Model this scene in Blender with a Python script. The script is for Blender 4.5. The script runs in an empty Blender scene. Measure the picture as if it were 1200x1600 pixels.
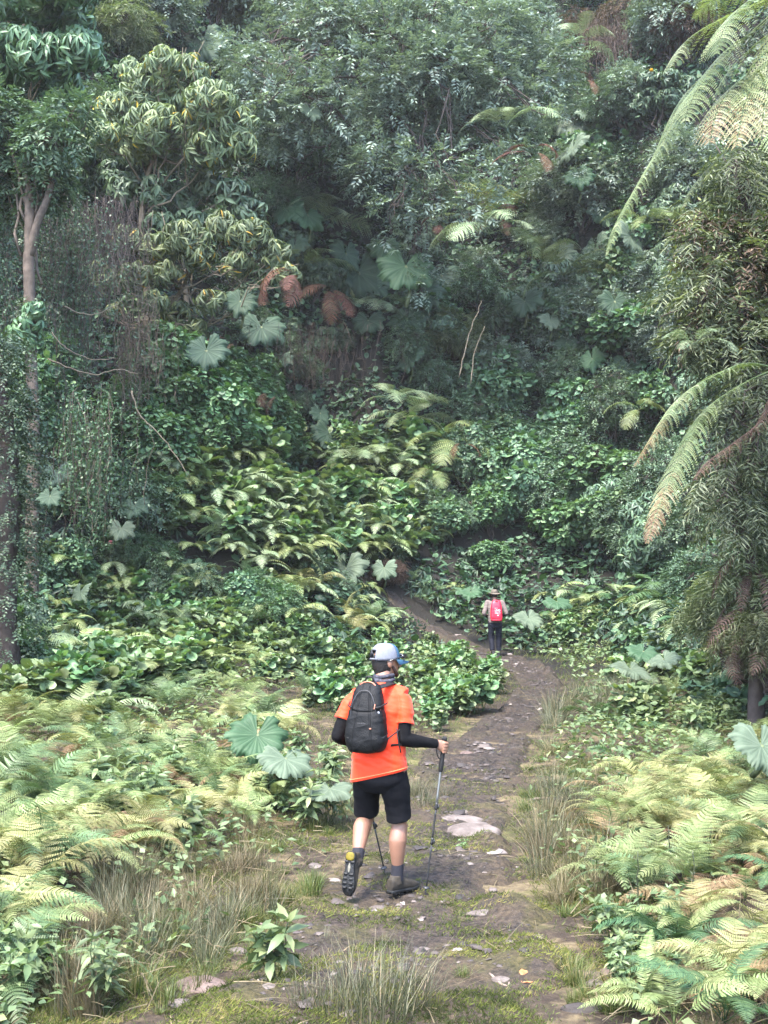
import bpy, math, random
import numpy as np
from mathutils import Vector, Matrix

rng = np.random.default_rng(11)
random.seed(11)
scene = bpy.context.scene
COL = scene.collection
PI = math.pi

# ------------------------------------------------------------------ camera numbers
FPX = 1800.0                       # focal length in pixels of a 1200 x 1600 frame
PITCH = math.atan(150.0 / FPX)     # camera looks slightly upward
CAM = np.array([0.0, 0.0, 2.01])
CP, SP = math.cos(PITCH), math.sin(PITCH)


def ray(u, v):
    a = (np.asarray(u, float) - 600.0) / FPX
    b = (800.0 - np.asarray(v, float)) / FPX
    return np.stack([a, CP - SP * b, SP + CP * b], axis=-1)


def at(u, v, y):
    d = ray(u, v)
    return CAM + d * (np.asarray(y, float) / d[..., 1])[..., None]


def pix(p):
    p = np.asarray(p, float) - CAM
    f = CP * p[..., 1] + SP * p[..., 2]
    up = -SP * p[..., 1] + CP * p[..., 2]
    f = np.maximum(f, 1e-3)
    return 600 + FPX * p[..., 0] / f, 800 - FPX * up / f


# ------------------------------------------------------------------ noise
def _hash(xi, yi, seed):
    m = np.uint64(0xffffffff)
    h = (xi.astype(np.int64).astype(np.uint64) * np.uint64(374761393)
         + yi.astype(np.int64).astype(np.uint64) * np.uint64(668265263) + np.uint64(seed * 1442695041 % (1 << 31))) & m
    h = ((h ^ (h >> np.uint64(13))) * np.uint64(1274126177)) & m
    h = h ^ (h >> np.uint64(16))
    return h.astype(float) / 4294967295.0


def vnoise(x, y, seed=0):
    x = np.asarray(x, float); y = np.asarray(y, float)
    xi = np.floor(x); yi = np.floor(y)
    fx = x - xi; fy = y - yi
    fx = fx * fx * (3 - 2 * fx); fy = fy * fy * (3 - 2 * fy)
    a = _hash(xi, yi, seed); b = _hash(xi + 1, yi, seed)
    c = _hash(xi, yi + 1, seed); d = _hash(xi + 1, yi + 1, seed)
    return (a * (1 - fx) + b * fx) * (1 - fy) + (c * (1 - fx) + d * fx) * fy - 0.5


def fbm(x, y, seed=0, octv=4):
    s = 0.0; amp = 1.0; f = 1.0
    for k in range(octv):
        s = s + amp * vnoise(x * f, y * f, seed + 17 * k)
        amp *= 0.5; f *= 2.03
    return s


def smooth(a, b, t):
    t = np.clip((t - a) / (b - a), 0, 1)
    return t * t * (3 - 2 * t)


# ------------------------------------------------------------------ path and terrain
PATH_UV = [(1600, 570, 1.08), (1500, 640, 1.0), (1410, 652, .82), (1300, 690, .64), (1230, 725, .60),
           (1190, 735, .68), (1150, 778, .54), (1100, 832, .48), (1062, 838, .48), (1032, 790, .62)]
G0, GS = 10.0, 0.038


def _flat_hit(u, v):
    d = ray(u, v)
    tanr = d[2] / d[1]
    # z = GS*(y-G0) for y>G0 else 0
    y = -CAM[2] / tanr
    if y > G0:
        y = (CAM[2] + GS * G0) / (GS - tanr)
    return d[0] / d[1] * y, y


PATH = [(-0.35, 2.0, 1.3), (-0.3, 4.4, 1.3)]
for _v, _u, _w in PATH_UV:
    _x, _y = _flat_hit(_u, _v)
    PATH.append((_x, _y, _w))
PATH += [(2.2, 31.0, .5), (1.0, 32.6, .35), (.2, 33.4, .2)]
PATH = np.array(PATH)
# smooth resample (Catmull-Rom)


def catmull(P, n):
    P = np.asarray(P, float)
    Q = np.vstack([2 * P[0] - P[1], P, 2 * P[-1] - P[-2]])
    out = []
    for i in range(1, len(Q) - 2):
        t = np.linspace(0, 1, n, endpoint=False)[:, None]
        p0, p1, p2, p3 = Q[i - 1], Q[i], Q[i + 1], Q[i + 2]
        out.append(0.5 * ((2 * p1) + (-p0 + p2) * t + (2 * p0 - 5 * p1 + 4 * p2 - p3) * t ** 2
                          + (-p0 + 3 * p1 - 3 * p2 + p3) * t ** 3))
    out.append(P[-1][None])
    return np.vstack(out)


PATHC = catmull(PATH, 14)


def pathdist(x, y):
    """signed distance to the path's edge (negative on the path)"""
    x = np.asarray(x, float); y = np.asarray(y, float)
    best = np.full(np.broadcast(x, y).shape, 1e9)
    for i in range(len(PATHC) - 1):
        a = PATHC[i]; b = PATHC[i + 1]
        dx, dy = b[0] - a[0], b[1] - a[1]
        t = np.clip(((x - a[0]) * dx + (y - a[1]) * dy) / (dx * dx + dy * dy + 1e-9), 0, 1)
        d = np.hypot(x - (a[0] + dx * t), y - (a[1] + dy * t)) - (a[2] + (b[2] - a[2]) * t)
        best = np.minimum(best, d)
    return best


_ps = [-50, 0, 3, 6, 9, 12, 14, 16, 20, 26, 34, 60]
_pz = [0, 0, .7, 2.2, 4.4, 7.4, 10.8, 14.2, 21.0, 30.0, 42.0, 47.0]


def onset(x):
    return np.interp(x, [-40, -14, -9, -6, -2, 1, 4, 7, 10, 40], [8, 15, 20.5, 24, 26, 29.5, 31, 30.5, 27, 15])


def height(x, y, fine=True):
    x = np.asarray(x, float); y = np.asarray(y, float)
    base = GS * (np.logaddexp(0, (y - G0) * 2) / 2)
    s = y - onset(x)
    s = s + 2.2 * fbm(x / 6.0, y / 9.0, 3, 3) * smooth(2, 10, s)
    cav = 1.5 * np.exp(-((x + 2.6) / 1.7) ** 2) * smooth(8.5, 10.5, s) * (1 - smooth(15, 19, s))
    s = s - 3.2 * cav
    prof = np.interp(s, _ps, _pz)
    # right-hand bank, left-hand rise
    e = x - (5.0 + 0.045 * (y - 14))
    right = np.where(e > 0, 1.1 * e, 0) * smooth(9, 14, y) + 0.22 * np.maximum(0, x - 2.3) * (1 - smooth(9, 16, y))
    right = np.minimum(right, 14)
    el = -x - (5.2 + 0.1 * (y - 14))
    left = np.where(el > 0, .8 * el, 0) * smooth(9, 16, y) + 0.08 * np.maximum(0, -x - 1.8)
    left = np.minimum(left, 12)
    z = base + np.maximum(prof, np.maximum(right, left)) + 0.25 * np.minimum(prof, np.maximum(right, left))
    mound = np.exp(-((y - 31.5) / 3.2) ** 2) * (3.9 * np.exp(-((x + 6.4) / 2.5) ** 2) + 1.5 * np.exp(-((x + 3.2) / 1.6) ** 2) + 1.2 * np.exp(-((x + 9.5) / 2.0) ** 2))
    z = z + mound * (1 - .6 * smooth(8, 14, s))
    z = z + 0.5 * fbm(x / 3.0, y / 3.0, 9, 3) * smooth(1, 6, s)
    if fine:
        off = smooth(-.2, 1.2, pathdist(x, y))
        z = z + off * (0.10 * fbm(x / 1.3, y / 1.3, 21, 3) + 0.05) + 0.022 * fbm(x / .35, y / .35, 31, 3)
    return z


def hit(u, v, y0=4.0, y1=75.0):
    """where the ray through a photo pixel meets the ground"""
    d = ray(u, v)
    ys = np.concatenate([np.arange(y0, 16, .05), np.arange(16, y1, .12)])
    P = CAM + d[None] * (ys / d[1])[:, None]
    h = height(P[:, 0], P[:, 1], fine=False)
    k = np.argmax(P[:, 2] < h)
    if P[k, 2] >= h[k]:
        k = len(ys) - 1
    return P[k]


def gz(x, y):
    return float(height(np.array([x]), np.array([y]))[0])


# ------------------------------------------------------------------ mesh builder
class MB:
    def __init__(self):
        self.V = []; self.F = []; self.T = []; self.n = 0

    def add(self, V, F, tint=0.5):
        V = np.asarray(V, float).reshape(-1, 3)
        t = np.broadcast_to(np.asarray(tint, float), (len(V),)).copy()
        fs = F if isinstance(F, list) else [F]
        for f in fs:
            f = np.asarray(f, np.int64)
            if f.size:
                self.F.append(f.reshape(-1, f.shape[-1]) + self.n)
        self.V.append(V); self.T.append(t)
        self.n += len(V)

    def mesh(self, name, mat, smooth_=True):
        V = np.concatenate(self.V); T = np.concatenate(self.T)
        me = bpy.data.meshes.new(name)
        me.vertices.add(len(V)); me.vertices.foreach_set('co', V.astype(np.float32).ravel())
        nl = sum(f.size for f in self.F); nf = sum(len(f) for f in self.F)
        li = np.concatenate([f.ravel() for f in self.F]).astype(np.int32)
        sizes = np.concatenate([np.full(len(f), f.shape[1]) for f in self.F])
        starts = np.concatenate([[0], np.cumsum(sizes)[:-1]]).astype(np.int32)
        me.loops.add(nl); me.loops.foreach_set('vertex_index', li)
        me.polygons.add(nf); me.polygons.foreach_set('loop_start', starts)
        a = me.attributes.new('tint', 'FLOAT', 'POINT')
        a.data.foreach_set('value', T.astype(np.float32))
        me.update(calc_edges=True)
        if smooth_:
            me.polygons.foreach_set('use_smooth', np.ones(nf, bool))
        me.materials.append(mat)
        return me

    def build(self, name, mat, parent=None, smooth_=True, loc=None):
        """link as ONE object; with loc given the vertices are taken as world and re-centred there"""
        if loc is not None:
            loc = np.asarray(loc, float)
            self.V = [v - loc for v in self.V]
        me = self.mesh(name, mat, smooth_)
        o = bpy.data.objects.new(name, me); COL.objects.link(o)
        if parent is not None:
            o.parent = parent
        elif loc is not None:
            o.location = loc
        return o


def obj(name, me, parent=None, loc=(0, 0, 0), rot=(0, 0, 0), sc=1.0):
    o = bpy.data.objects.new(name, me); COL.objects.link(o)
    o.location = loc; o.rotation_euler = rot
    o.scale = (sc, sc, sc) if np.isscalar(sc) else sc
    if parent is not None:
        o.parent = parent
    return o


def empty(name, loc=(0, 0, 0), rz=0.0, sc=1.0):
    o = bpy.data.objects.new(name, None); COL.objects.link(o)
    o.empty_display_size = .1
    o.location = loc; o.rotation_euler = (0, 0, rz); o.scale = (sc, sc, sc)
    return o


REG = []   # things whose label is written from the look and the nearest landmark


def tag(o, label, cat, group=None):
    o['label'] = label; o['category'] = cat
    if group: o['group'] = group
    return o


def setting(o, kind='structure'):
    o['kind'] = kind
    return o


def reg(o, noun, plural, cat, group, p=None):
    """label written later: noun (look) + place by landmark"""
    o['category'] = cat; o['group'] = group
    REG.append((o, noun, plural, np.array(p if p is not None else o.location, float)))
    return o


def norm(v):
    return v / np.maximum(np.linalg.norm(v, axis=-1, keepdims=True), 1e-9)


def frames(D, N):
    D = norm(D)
    X = norm(np.cross(D, N))
    Z = np.cross(X, D)
    return X, D, Z


def inst(mb, tv, tf, P, D, N, L, W, tint):
    """copies of a leaf template: x across (W), y along D (L), z along the normal (L)"""
    X, Y, Z = frames(D, N)
    n = len(P); k = len(tv)
    L = np.broadcast_to(np.asarray(L, float), (n,)); W = np.broadcast_to(np.asarray(W, float), (n,))
    V = (P[:, None, :] + tv[None, :, 0:1] * W[:, None, None] * X[:, None, :]
         + tv[None, :, 1:2] * L[:, None, None] * Y[:, None, :]
         + tv[None, :, 2:3] * L[:, None, None] * Z[:, None, :])
    off = (np.arange(n) * k)[:, None, None]
    tt = np.repeat(np.broadcast_to(np.asarray(tint, float), (n,)), k)
    fs = [(np.asarray(f)[None] + off).reshape(-1, np.asarray(f).shape[-1]) for f in tf]
    mb.add(V.reshape(-1, 3), fs, tt)


# leaf templates -----------------------------------------------------------------
T_LEAF = (np.array([[0, 0, 0], [.5, .42, .07], [0, 1, -.08], [-.5, .42, .07]]), [np.array([[0, 1, 2], [0, 2, 3]])])
T_LANCE = (np.array([[0, 0, 0], [.42, .28, .05], [.46, .6, -.02], [0, 1, -.26], [-.46, .6, -.02], [-.42, .28, .05],
                     [0, .3, .0], [0, .62, -.07]]),
           [np.array([[0, 1, 6], [0, 6, 5], [7, 2, 3], [7, 3, 4]]), np.array([[6, 1, 2, 7], [6, 7, 4, 5]])])
_ha = np.linspace(0, 2 * PI, 11, endpoint=False)


def heart_template():
    v = [[0, .18, .0]]
    for a in np.linspace(-PI, PI, 13):
        r = .5 * (1 - .42 * math.exp(-((abs(a) - PI) / .35) ** 2) + .12 * math.exp(-(a / .3) ** 2))
        x = r * math.sin(a); y = .5 + r * math.cos(a)
        v.append([x, y, .10 - .55 * (x * x + (y - .45) ** 2) + .05 * math.cos(5 * a)])
    f = [[0, i, i + 1] for i in range(1, 13)]
    return np.array(v), [np.array(f)]


T_HEART = heart_template()
T_STRIP = (np.array([[-.5, 0, 0], [.5, 0, 0], [.4, .5, .0], [-.4, .5, .0], [0, 1, -.12]]),
           [np.array([[0, 1, 2, 3]]), np.array([[3, 2, 4]])])
T_DIA = (np.array([[0, 0, 0], [.5, .3, 0], [0, 1, -.04], [-.5, .3, 0]]), [np.array([[0, 1, 2, 3]])])


def tube(mb, P, R, sides=6, tint=.5, rough=0.0, seed=0, cap=True):
    P = np.asarray(P, float); n = len(P)
    R = np.broadcast_to(np.asarray(R, float), (n,))
    T = norm(np.gradient(P, axis=0))
    ref = np.array([0, 0, 1.0]) if abs(T[0][2]) < .9 else np.array([1.0, 0, 0])
    U = np.zeros_like(P); u = norm(np.cross(T[0], ref))
    for i in range(n):
        u = norm(u - T[i] * np.dot(u, T[i])); U[i] = u
    W = np.cross(T, U)
    a = np.linspace(0, 2 * PI, sides, endpoint=False)
    r = R[:, None] * np.ones((1, sides))
    if rough:
        r = r * (1 + rough * fbm(np.arange(n)[:, None] * .7 + 0 * a, a[None] * 1.2 + seed * 7, seed, 2))
    V = P[:, None] + r[..., None] * (np.cos(a)[None, :, None] * U[:, None] + np.sin(a)[None, :, None] * W[:, None])
    i = np.arange(n - 1)[:, None]; j = np.arange(sides)[None]; j2 = (j + 1) % sides
    F = np.stack([i * sides + j, i * sides + j2, (i + 1) * sides + j2, (i + 1) * sides + j], -1).reshape(-1, 4)
    fs = [F]
    if cap:
        fs.append(np.array([list(range(sides))[::-1]])); fs.append(np.array([[(n - 1) * sides + k for k in range(sides)]]))
    tt = np.repeat(np.broadcast_to(np.asarray(tint, float), (n,)), sides)
    mb.add(V.reshape(-1, 3), fs, tt)


def wiggle(P0, P1, n, amp, sag=0.0, r=None):
    r = r or rng
    P0 = np.asarray(P0, float); P1 = np.asarray(P1, float)
    t = np.linspace(0, 1, n)[:, None]
    L = np.linalg.norm(P1 - P0)
    w = np.cumsum(r.normal(0, 1, (n, 3)), 0) / math.sqrt(n)
    w = w - t * w[-1]
    P = P0 + (P1 - P0) * t + w * amp * L
    P[:, 2] -= sag * L * (4 * t * (1 - t))[:, 0]
    return P


# ------------------------------------------------------------------ materials
def new_mat(name):
    m = bpy.data.materials.new(name); m.use_nodes = True
    nt = m.node_tree
    for n in list(nt.nodes):
        nt.nodes.remove(n)
    out = nt.nodes.new('ShaderNodeOutputMaterial')
    return m, nt, out


def ramp(nt, stops, fac=None, interp='LINEAR'):
    r = nt.nodes.new('ShaderNodeValToRGB'); cr = r.color_ramp; cr.interpolation = interp
    while len(cr.elements) < len(stops):
        cr.elements.new(.5)
    for e, (p, c) in zip(cr.elements, stops):
        e.position = p; e.color = (*c, 1) if len(c) == 3 else c
    if fac is not None:
        nt.links.new(fac, r.inputs[0])
    return r


def noise(nt, scale, detail=4, rough=.55, vec=None, dist=0.0):
    n = nt.nodes.new('ShaderNodeTexNoise')
    n.inputs['Scale'].default_value = scale; n.inputs['Detail'].default_value = detail
    n.inputs['Roughness'].default_value = rough; n.inputs['Distortion'].default_value = dist
    if vec is not None:
        nt.links.new(vec, n.inputs['Vector'])
    return n


def mth(nt, op, a, b=None, clamp=False):
    n = nt.nodes.new('ShaderNodeMath'); n.operation = op; n.use_clamp = clamp
    for k, x in enumerate((a, b)):
        if x is None: continue
        if isinstance(x, (int, float)): n.inputs[k].default_value = x
        else: nt.links.new(x, n.inputs[k])
    return n.outputs[0]


def mixc(nt, fac, a, b, mode='MIX'):
    n = nt.nodes.new('ShaderNodeMix'); n.data_type = 'RGBA'; n.blend_type = mode
    for k, x in ((0, fac), (6, a), (7, b)):
        if isinstance(x, (int, float)): n.inputs[k].default_value = x
        elif isinstance(x, tuple): n.inputs[k].default_value = (*x, 1)
        else: nt.links.new(x, n.inputs[k])
    return n.outputs[2]


def leaf_mat(name, stops, rough=.48, trans=.22, spec=.26, var=.36, nscale=.9, tcol=(1.1, 1.25, .55)):
    """leaf colour by the leaf's own tint, patchy between plants, some light through the blade"""
    m, nt, out = new_mat(name)
    at_ = nt.nodes.new('ShaderNodeAttribute'); at_.attribute_name = 'tint'
    oi = nt.nodes.new('ShaderNodeObjectInfo')
    geo = nt.nodes.new('ShaderNodeNewGeometry')
    nz = noise(nt, nscale, 3, .6, geo.outputs['Position'])
    c = ramp(nt, stops, at_.outputs['Fac']).outputs[0]
    val = mth(nt, 'ADD', mth(nt, 'MULTIPLY', nz.outputs[0], 2 * var), 1 - var)
    val = mth(nt, 'MULTIPLY', val, mth(nt, 'ADD', mth(nt, 'MULTIPLY', oi.outputs['Random'], .3), .85))
    hs = nt.nodes.new('ShaderNodeHueSaturation')
    nt.links.new(val, hs.inputs['Value']); nt.links.new(c, hs.inputs['Color'])
    hue = mth(nt, 'ADD', mth(nt, 'MULTIPLY', oi.outputs['Random'], .03), .485)
    nt.links.new(hue, hs.inputs['Hue'])
    p = nt.nodes.new('ShaderNodeBsdfPrincipled')
    nt.links.new(hs.outputs[0], p.inputs['Base Color'])
    p.inputs['Roughness'].default_value = rough
    p.inputs['Specular IOR Level'].default_value = spec
    t = nt.nodes.new('ShaderNodeBsdfTranslucent')
    nt.links.new(mixc(nt, 1.0, hs.outputs[0], tcol, 'MULTIPLY'), t.inputs['Color'])
    mx = nt.nodes.new('ShaderNodeMixShader'); mx.inputs[0].default_value = trans
    nt.links.new(p.outputs[0], mx.inputs[1]); nt.links.new(t.outputs[0], mx.inputs[2])
    nt.links.new(mx.outputs[0], out.inputs[0])
    return m


def plain_mat(name, col, rough=.7, spec=.4, nscale=0, namp=.25, bump=0, metal=0.0, col2=None, bscale=None, coat=0.0, sheen=0.0):
    m, nt, out = new_mat(name)
    p = nt.nodes.new('ShaderNodeBsdfPrincipled')
    p.inputs['Roughness'].default_value = rough; p.inputs['Specular IOR Level'].default_value = spec
    p.inputs['Metallic'].default_value = metal
    if coat: p.inputs['Coat Weight'].default_value = coat
    if sheen: p.inputs['Sheen Weight'].default_value = sheen
    tc = nt.nodes.new('ShaderNodeTexCoord')
    if nscale:
        nz = noise(nt, nscale, 5, .6, tc.outputs['Object'])
        c2 = col2 or tuple(x * (1 - namp) for x in col)
        r = ramp(nt, [(.3, c2), (.68, col)], nz.outputs[0])
        nt.links.new(r.outputs[0], p.inputs['Base Color'])
    else:
        p.inputs['Base Color'].default_value = (*col, 1)
    if bump:
        bz = noise(nt, bscale or (nscale or 10) * 2, 6, .65, tc.outputs['Object'])
        b = nt.nodes.new('ShaderNodeBump'); b.inputs['Strength'].default_value = bump; b.inputs['Distance'].default_value = .02
        nt.links.new(bz.outputs[0], b.inputs['Height']); nt.links.new(b.outputs[0], p.inputs['Normal'])
    nt.links.new(p.outputs[0], out.inputs[0])
    return m
# ================================================================== camera, light, sky
cam_d = bpy.data.cameras.new('camera'); cam = bpy.data.objects.new('camera', cam_d); COL.objects.link(cam)
cam.location = CAM; cam.rotation_euler = (PI / 2 + PITCH, 0, 0)
cam_d.sensor_width = 36; cam_d.sensor_fit = 'AUTO'; cam_d.lens = 36 * FPX / 1600
cam_d.clip_start = .05; cam_d.clip_end = 500
scene.camera = cam

SUN_EL, SUN_AZ = math.radians(62), math.radians(-150)     # azimuth from +Y towards +X: behind the camera, to the left
w = bpy.data.worlds.new('World'); scene.world = w; w.use_nodes = True
nt = w.node_tree
bg = nt.nodes['Background']
sky = nt.nodes.new('ShaderNodeTexSky'); sky.sky_type = 'NISHITA'; sky.sun_disc = False
sky.sun_elevation = SUN_EL; sky.sun_rotation = SUN_AZ
sky.air_density = 1.0; sky.dust_density = 4.5; sky.ozone_density = .6; sky.altitude = 1200
nt.links.new(sky.outputs[0], bg.inputs[0]); bg.inputs[1].default_value = .15
sl = bpy.data.lights.new('sun', 'SUN'); sun = bpy.data.objects.new('sun', sl); COL.objects.link(sun)
sl.energy = 1.5; sl.angle = math.radians(16); sl.color = (1.0, .95, .87)
sd = Vector((math.sin(SUN_AZ) * math.cos(SUN_EL), math.cos(SUN_AZ) * math.cos(SUN_EL), math.sin(SUN_EL)))
sun.rotation_euler = sd.to_track_quat('Z', 'Y').to_euler(); sun.location = (-20, -20, 40)

scene.view_settings.view_transform = 'Standard'; scene.view_settings.look = 'None'
scene.view_settings.exposure = 3.4; scene.view_settings.gamma = 1.0
scene.render.film_transparent = False
cy = scene.cycles
cy.max_bounces = 6; cy.diffuse_bounces = 3; cy.glossy_bounces = 2; cy.transmission_bounces = 4
cy.transparent_max_bounces = 4; cy.volume_bounces = 1
cy.caustics_reflective = False; cy.caustics_refractive = False
cy.use_denoising = True; cy.denoising_prefilter = 'NONE'; cy.use_adaptive_sampling = True; cy.adaptive_threshold = .01
cy.sample_clamp_indirect = 4


# ================================================================== ground
def ground_mat():
    m, nt, out = new_mat('ground_soil')
    p = nt.nodes.new('ShaderNodeBsdfPrincipled')
    g = nt.nodes.new('ShaderNodeNewGeometry')
    n1 = noise(nt, 1.1, 5, .6, g.outputs['Position']); n2 = noise(nt, 14, 6, .7, g.outputs['Position'])
    n3 = noise(nt, 2.3, 4, .6, g.outputs['Position'])
    soil = ramp(nt, [(.3, (0.0165, 0.012, 0.009)), (.55, (0.0375, 0.0277, 0.0195)), (.75, (0.0825, 0.0638, 0.0413))], n2.outputs[0]).outputs[0]
    moss = ramp(nt, [(.3, (0.0375, 0.045, 0.0105)), (.55, (0.0638, 0.0713, 0.0165)), (.75, (0.0975, 0.09, 0.03))], n2.outputs[0]).outputs[0]
    dead = ramp(nt, [(.3, (0.0525, 0.0375, 0.0225)), (.7, (0.15, 0.12, 0.0675))], n2.outputs[0]).outputs[0]
    f1 = ramp(nt, [(.52, (0, 0, 0)), (.62, (1, 1, 1))], n1.outputs[0]).outputs[0]
    f2 = ramp(nt, [(.5, (0, 0, 0)), (.62, (1, 1, 1))], n3.outputs[0]).outputs[0]
    sep = nt.nodes.new('ShaderNodeSeparateXYZ'); nt.links.new(g.outputs['Position'], sep.inputs[0])
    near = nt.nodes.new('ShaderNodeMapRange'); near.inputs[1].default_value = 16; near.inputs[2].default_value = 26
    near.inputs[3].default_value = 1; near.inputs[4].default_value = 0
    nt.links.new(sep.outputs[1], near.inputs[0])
    soil = mixc(nt, mth(nt, 'MULTIPLY', mth(nt, 'SUBTRACT', 1.0, near.outputs[0]), .95), soil, (0.00825, 0.0075, 0.006))  # dark hillside humus taken near black: the hollow's shade put into the colour
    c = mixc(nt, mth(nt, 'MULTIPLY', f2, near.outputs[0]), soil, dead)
    c = mixc(nt, mth(nt, 'MULTIPLY', f1, mth(nt, 'MULTIPLY', near.outputs[0], .55)), c, moss)
    nt.links.new(c, p.inputs['Base Color'])
    p.inputs['Roughness'].default_value = .9; p.inputs['Specular IOR Level'].default_value = .2
    b = nt.nodes.new('ShaderNodeBump'); b.inputs['Strength'].default_value = .7; b.inputs['Distance'].default_value = .04
    nt.links.new(n2.outputs[0], b.inputs['Height']); nt.links.new(b.outputs[0], p.inputs['Normal'])
    nt.links.new(p.outputs[0], out.inputs[0])
    return m


def grid(xs, ys, zf):
    X, Y = np.meshgrid(xs, ys)
    Z = zf(X, Y)
    nx, ny = len(xs), len(ys)
    i = np.arange(ny - 1)[:, None]; j = np.arange(nx - 1)[None]
    F = np.stack([i * nx + j, i * nx + j + 1, (i + 1) * nx + j + 1, (i + 1) * nx + j], -1).reshape(-1, 4)
    return np.stack([X, Y, Z], -1).reshape(-1, 3), F


xs = np.concatenate([np.arange(-60, -14, 2.5), np.arange(-14, -4.5, .25), np.arange(-4.5, 5, .07), np.arange(5, 15, .25), np.arange(15, 61, 2.5)])
ys = np.concatenate([np.arange(-30, 2, 2), np.arange(2, 14, .07), np.arange(14, 34, .2), np.arange(34, 60, .4), np.arange(60, 91, 3)])
gV, gF = grid(xs, ys, lambda X, Y: height(X, Y))
mb = MB(); mb.add(gV, gF)
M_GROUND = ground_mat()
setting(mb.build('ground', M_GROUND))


# ================================================================== muddy path
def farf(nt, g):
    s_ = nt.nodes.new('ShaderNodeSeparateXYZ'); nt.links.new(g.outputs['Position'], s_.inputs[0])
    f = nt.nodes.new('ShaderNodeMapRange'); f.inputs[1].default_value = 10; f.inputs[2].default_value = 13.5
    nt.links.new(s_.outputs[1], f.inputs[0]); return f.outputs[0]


def path_mat():
    m, nt, out = new_mat('path_mud')
    p = nt.nodes.new('ShaderNodeBsdfPrincipled')
    g = nt.nodes.new('ShaderNodeNewGeometry')
    att = nt.nodes.new('ShaderNodeAttribute'); att.attribute_name = 'tint'      # 1 near the edge of the path
    n1 = noise(nt, 1.7, 6, .65, g.outputs['Position'], .4); n2 = noise(nt, 22, 6, .7, g.outputs['Position'])
    n3 = noise(nt, 5.5, 5, .65, g.outputs['Position']); n4 = noise(nt, 1.2, 5, .7, g.outputs['Position'])
    mud = ramp(nt, [(.30, (0.00558, 0.00434, 0.00372)), (.5, (0.0211, 0.0155, 0.013)), (.70, (0.0558, 0.0434, 0.0372))], n3.outputs[0]).outputs[0]
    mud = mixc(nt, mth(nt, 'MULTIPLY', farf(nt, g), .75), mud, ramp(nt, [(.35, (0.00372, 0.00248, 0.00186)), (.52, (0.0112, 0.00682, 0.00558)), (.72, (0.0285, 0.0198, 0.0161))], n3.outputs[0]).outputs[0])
    mud = mixc(nt, .4, mud, ramp(nt, [(.38, (0.00744, 0.00558, 0.00496)), (.64, (0.0744, 0.0608, 0.0527))], n2.outputs[0]).outputs[0])
    moss = ramp(nt, [(.3, (0.0186, 0.0198, 0.0062)), (.5, (0.0527, 0.0558, 0.0136)), (.75, (0.0992, 0.0899, 0.031))], n2.outputs[0]).outputs[0]
    straw = ramp(nt, [(.35, (0.0248, 0.0186, 0.0118)), (.7, (0.093, 0.0713, 0.0434))], n2.outputs[0]).outputs[0]
    sep = nt.nodes.new('ShaderNodeSeparateXYZ'); nt.links.new(g.outputs['Position'], sep.inputs[0])
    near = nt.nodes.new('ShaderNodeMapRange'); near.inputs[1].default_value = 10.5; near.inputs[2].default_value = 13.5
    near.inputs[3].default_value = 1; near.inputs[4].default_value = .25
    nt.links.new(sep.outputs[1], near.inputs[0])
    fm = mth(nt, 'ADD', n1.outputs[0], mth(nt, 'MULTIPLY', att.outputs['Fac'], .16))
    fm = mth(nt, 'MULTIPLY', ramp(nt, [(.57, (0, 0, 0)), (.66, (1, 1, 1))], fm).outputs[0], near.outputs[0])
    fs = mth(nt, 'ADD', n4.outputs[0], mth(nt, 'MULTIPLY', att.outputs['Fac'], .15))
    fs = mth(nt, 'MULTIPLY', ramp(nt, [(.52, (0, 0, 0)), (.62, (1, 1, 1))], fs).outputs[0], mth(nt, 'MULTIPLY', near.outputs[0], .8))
    c = mixc(nt, mth(nt, 'MULTIPLY', fs, .6), mud, straw); c = mixc(nt, mth(nt, 'MULTIPLY', fm, .45), c, moss); c = mixc(nt, 1.0, c, (.92, .86, .74), 'MULTIPLY')
    nt.links.new(c, p.inputs['Base Color'])
    wet = ramp(nt, [(.36, (.4, .4, .4)), (.55, (.85, .85, .85))], n3.outputs[0]).outputs[0]
    ro = mixc(nt, mth(nt, 'MAXIMUM', fm, fs), wet, (.95, .95, .95))
    nt.links.new(ro, p.inputs['Roughness'])
    p.inputs['Specular IOR Level'].default_value = .3
    b = nt.nodes.new('ShaderNodeBump'); b.inputs['Strength'].default_value = .8; b.inputs['Distance'].default_value = .03
    h = mth(nt, 'ADD', n2.outputs[0], mth(nt, 'MULTIPLY', n3.outputs[0], 1.5))
    nt.links.new(h, b.inputs['Height']); nt.links.new(b.outputs[0], p.inputs['Normal'])
    nt.links.new(p.outputs[0], out.inputs[0])
    return m


def path_z(x, y, tt):
    lump = .06 * fbm(x / .5, y / .5, 41, 5) + .03 * np.abs(fbm(x / .17, y / .17, 43, 3)) - .01
    far = smooth(11, 14, y)
    lump = lump * (1 + .9 * far)
    edge = .045 * (1 - smooth(.70, 1.0, np.abs(tt))) - .10 * smooth(.8, 1.15, np.abs(tt))
    nz_ = .14 * fbm(x / .6, y / .6, 47, 4) * smooth(.3, .8, np.abs(tt))
    return height(x, y, fine=False) + edge + lump + nz_


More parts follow.
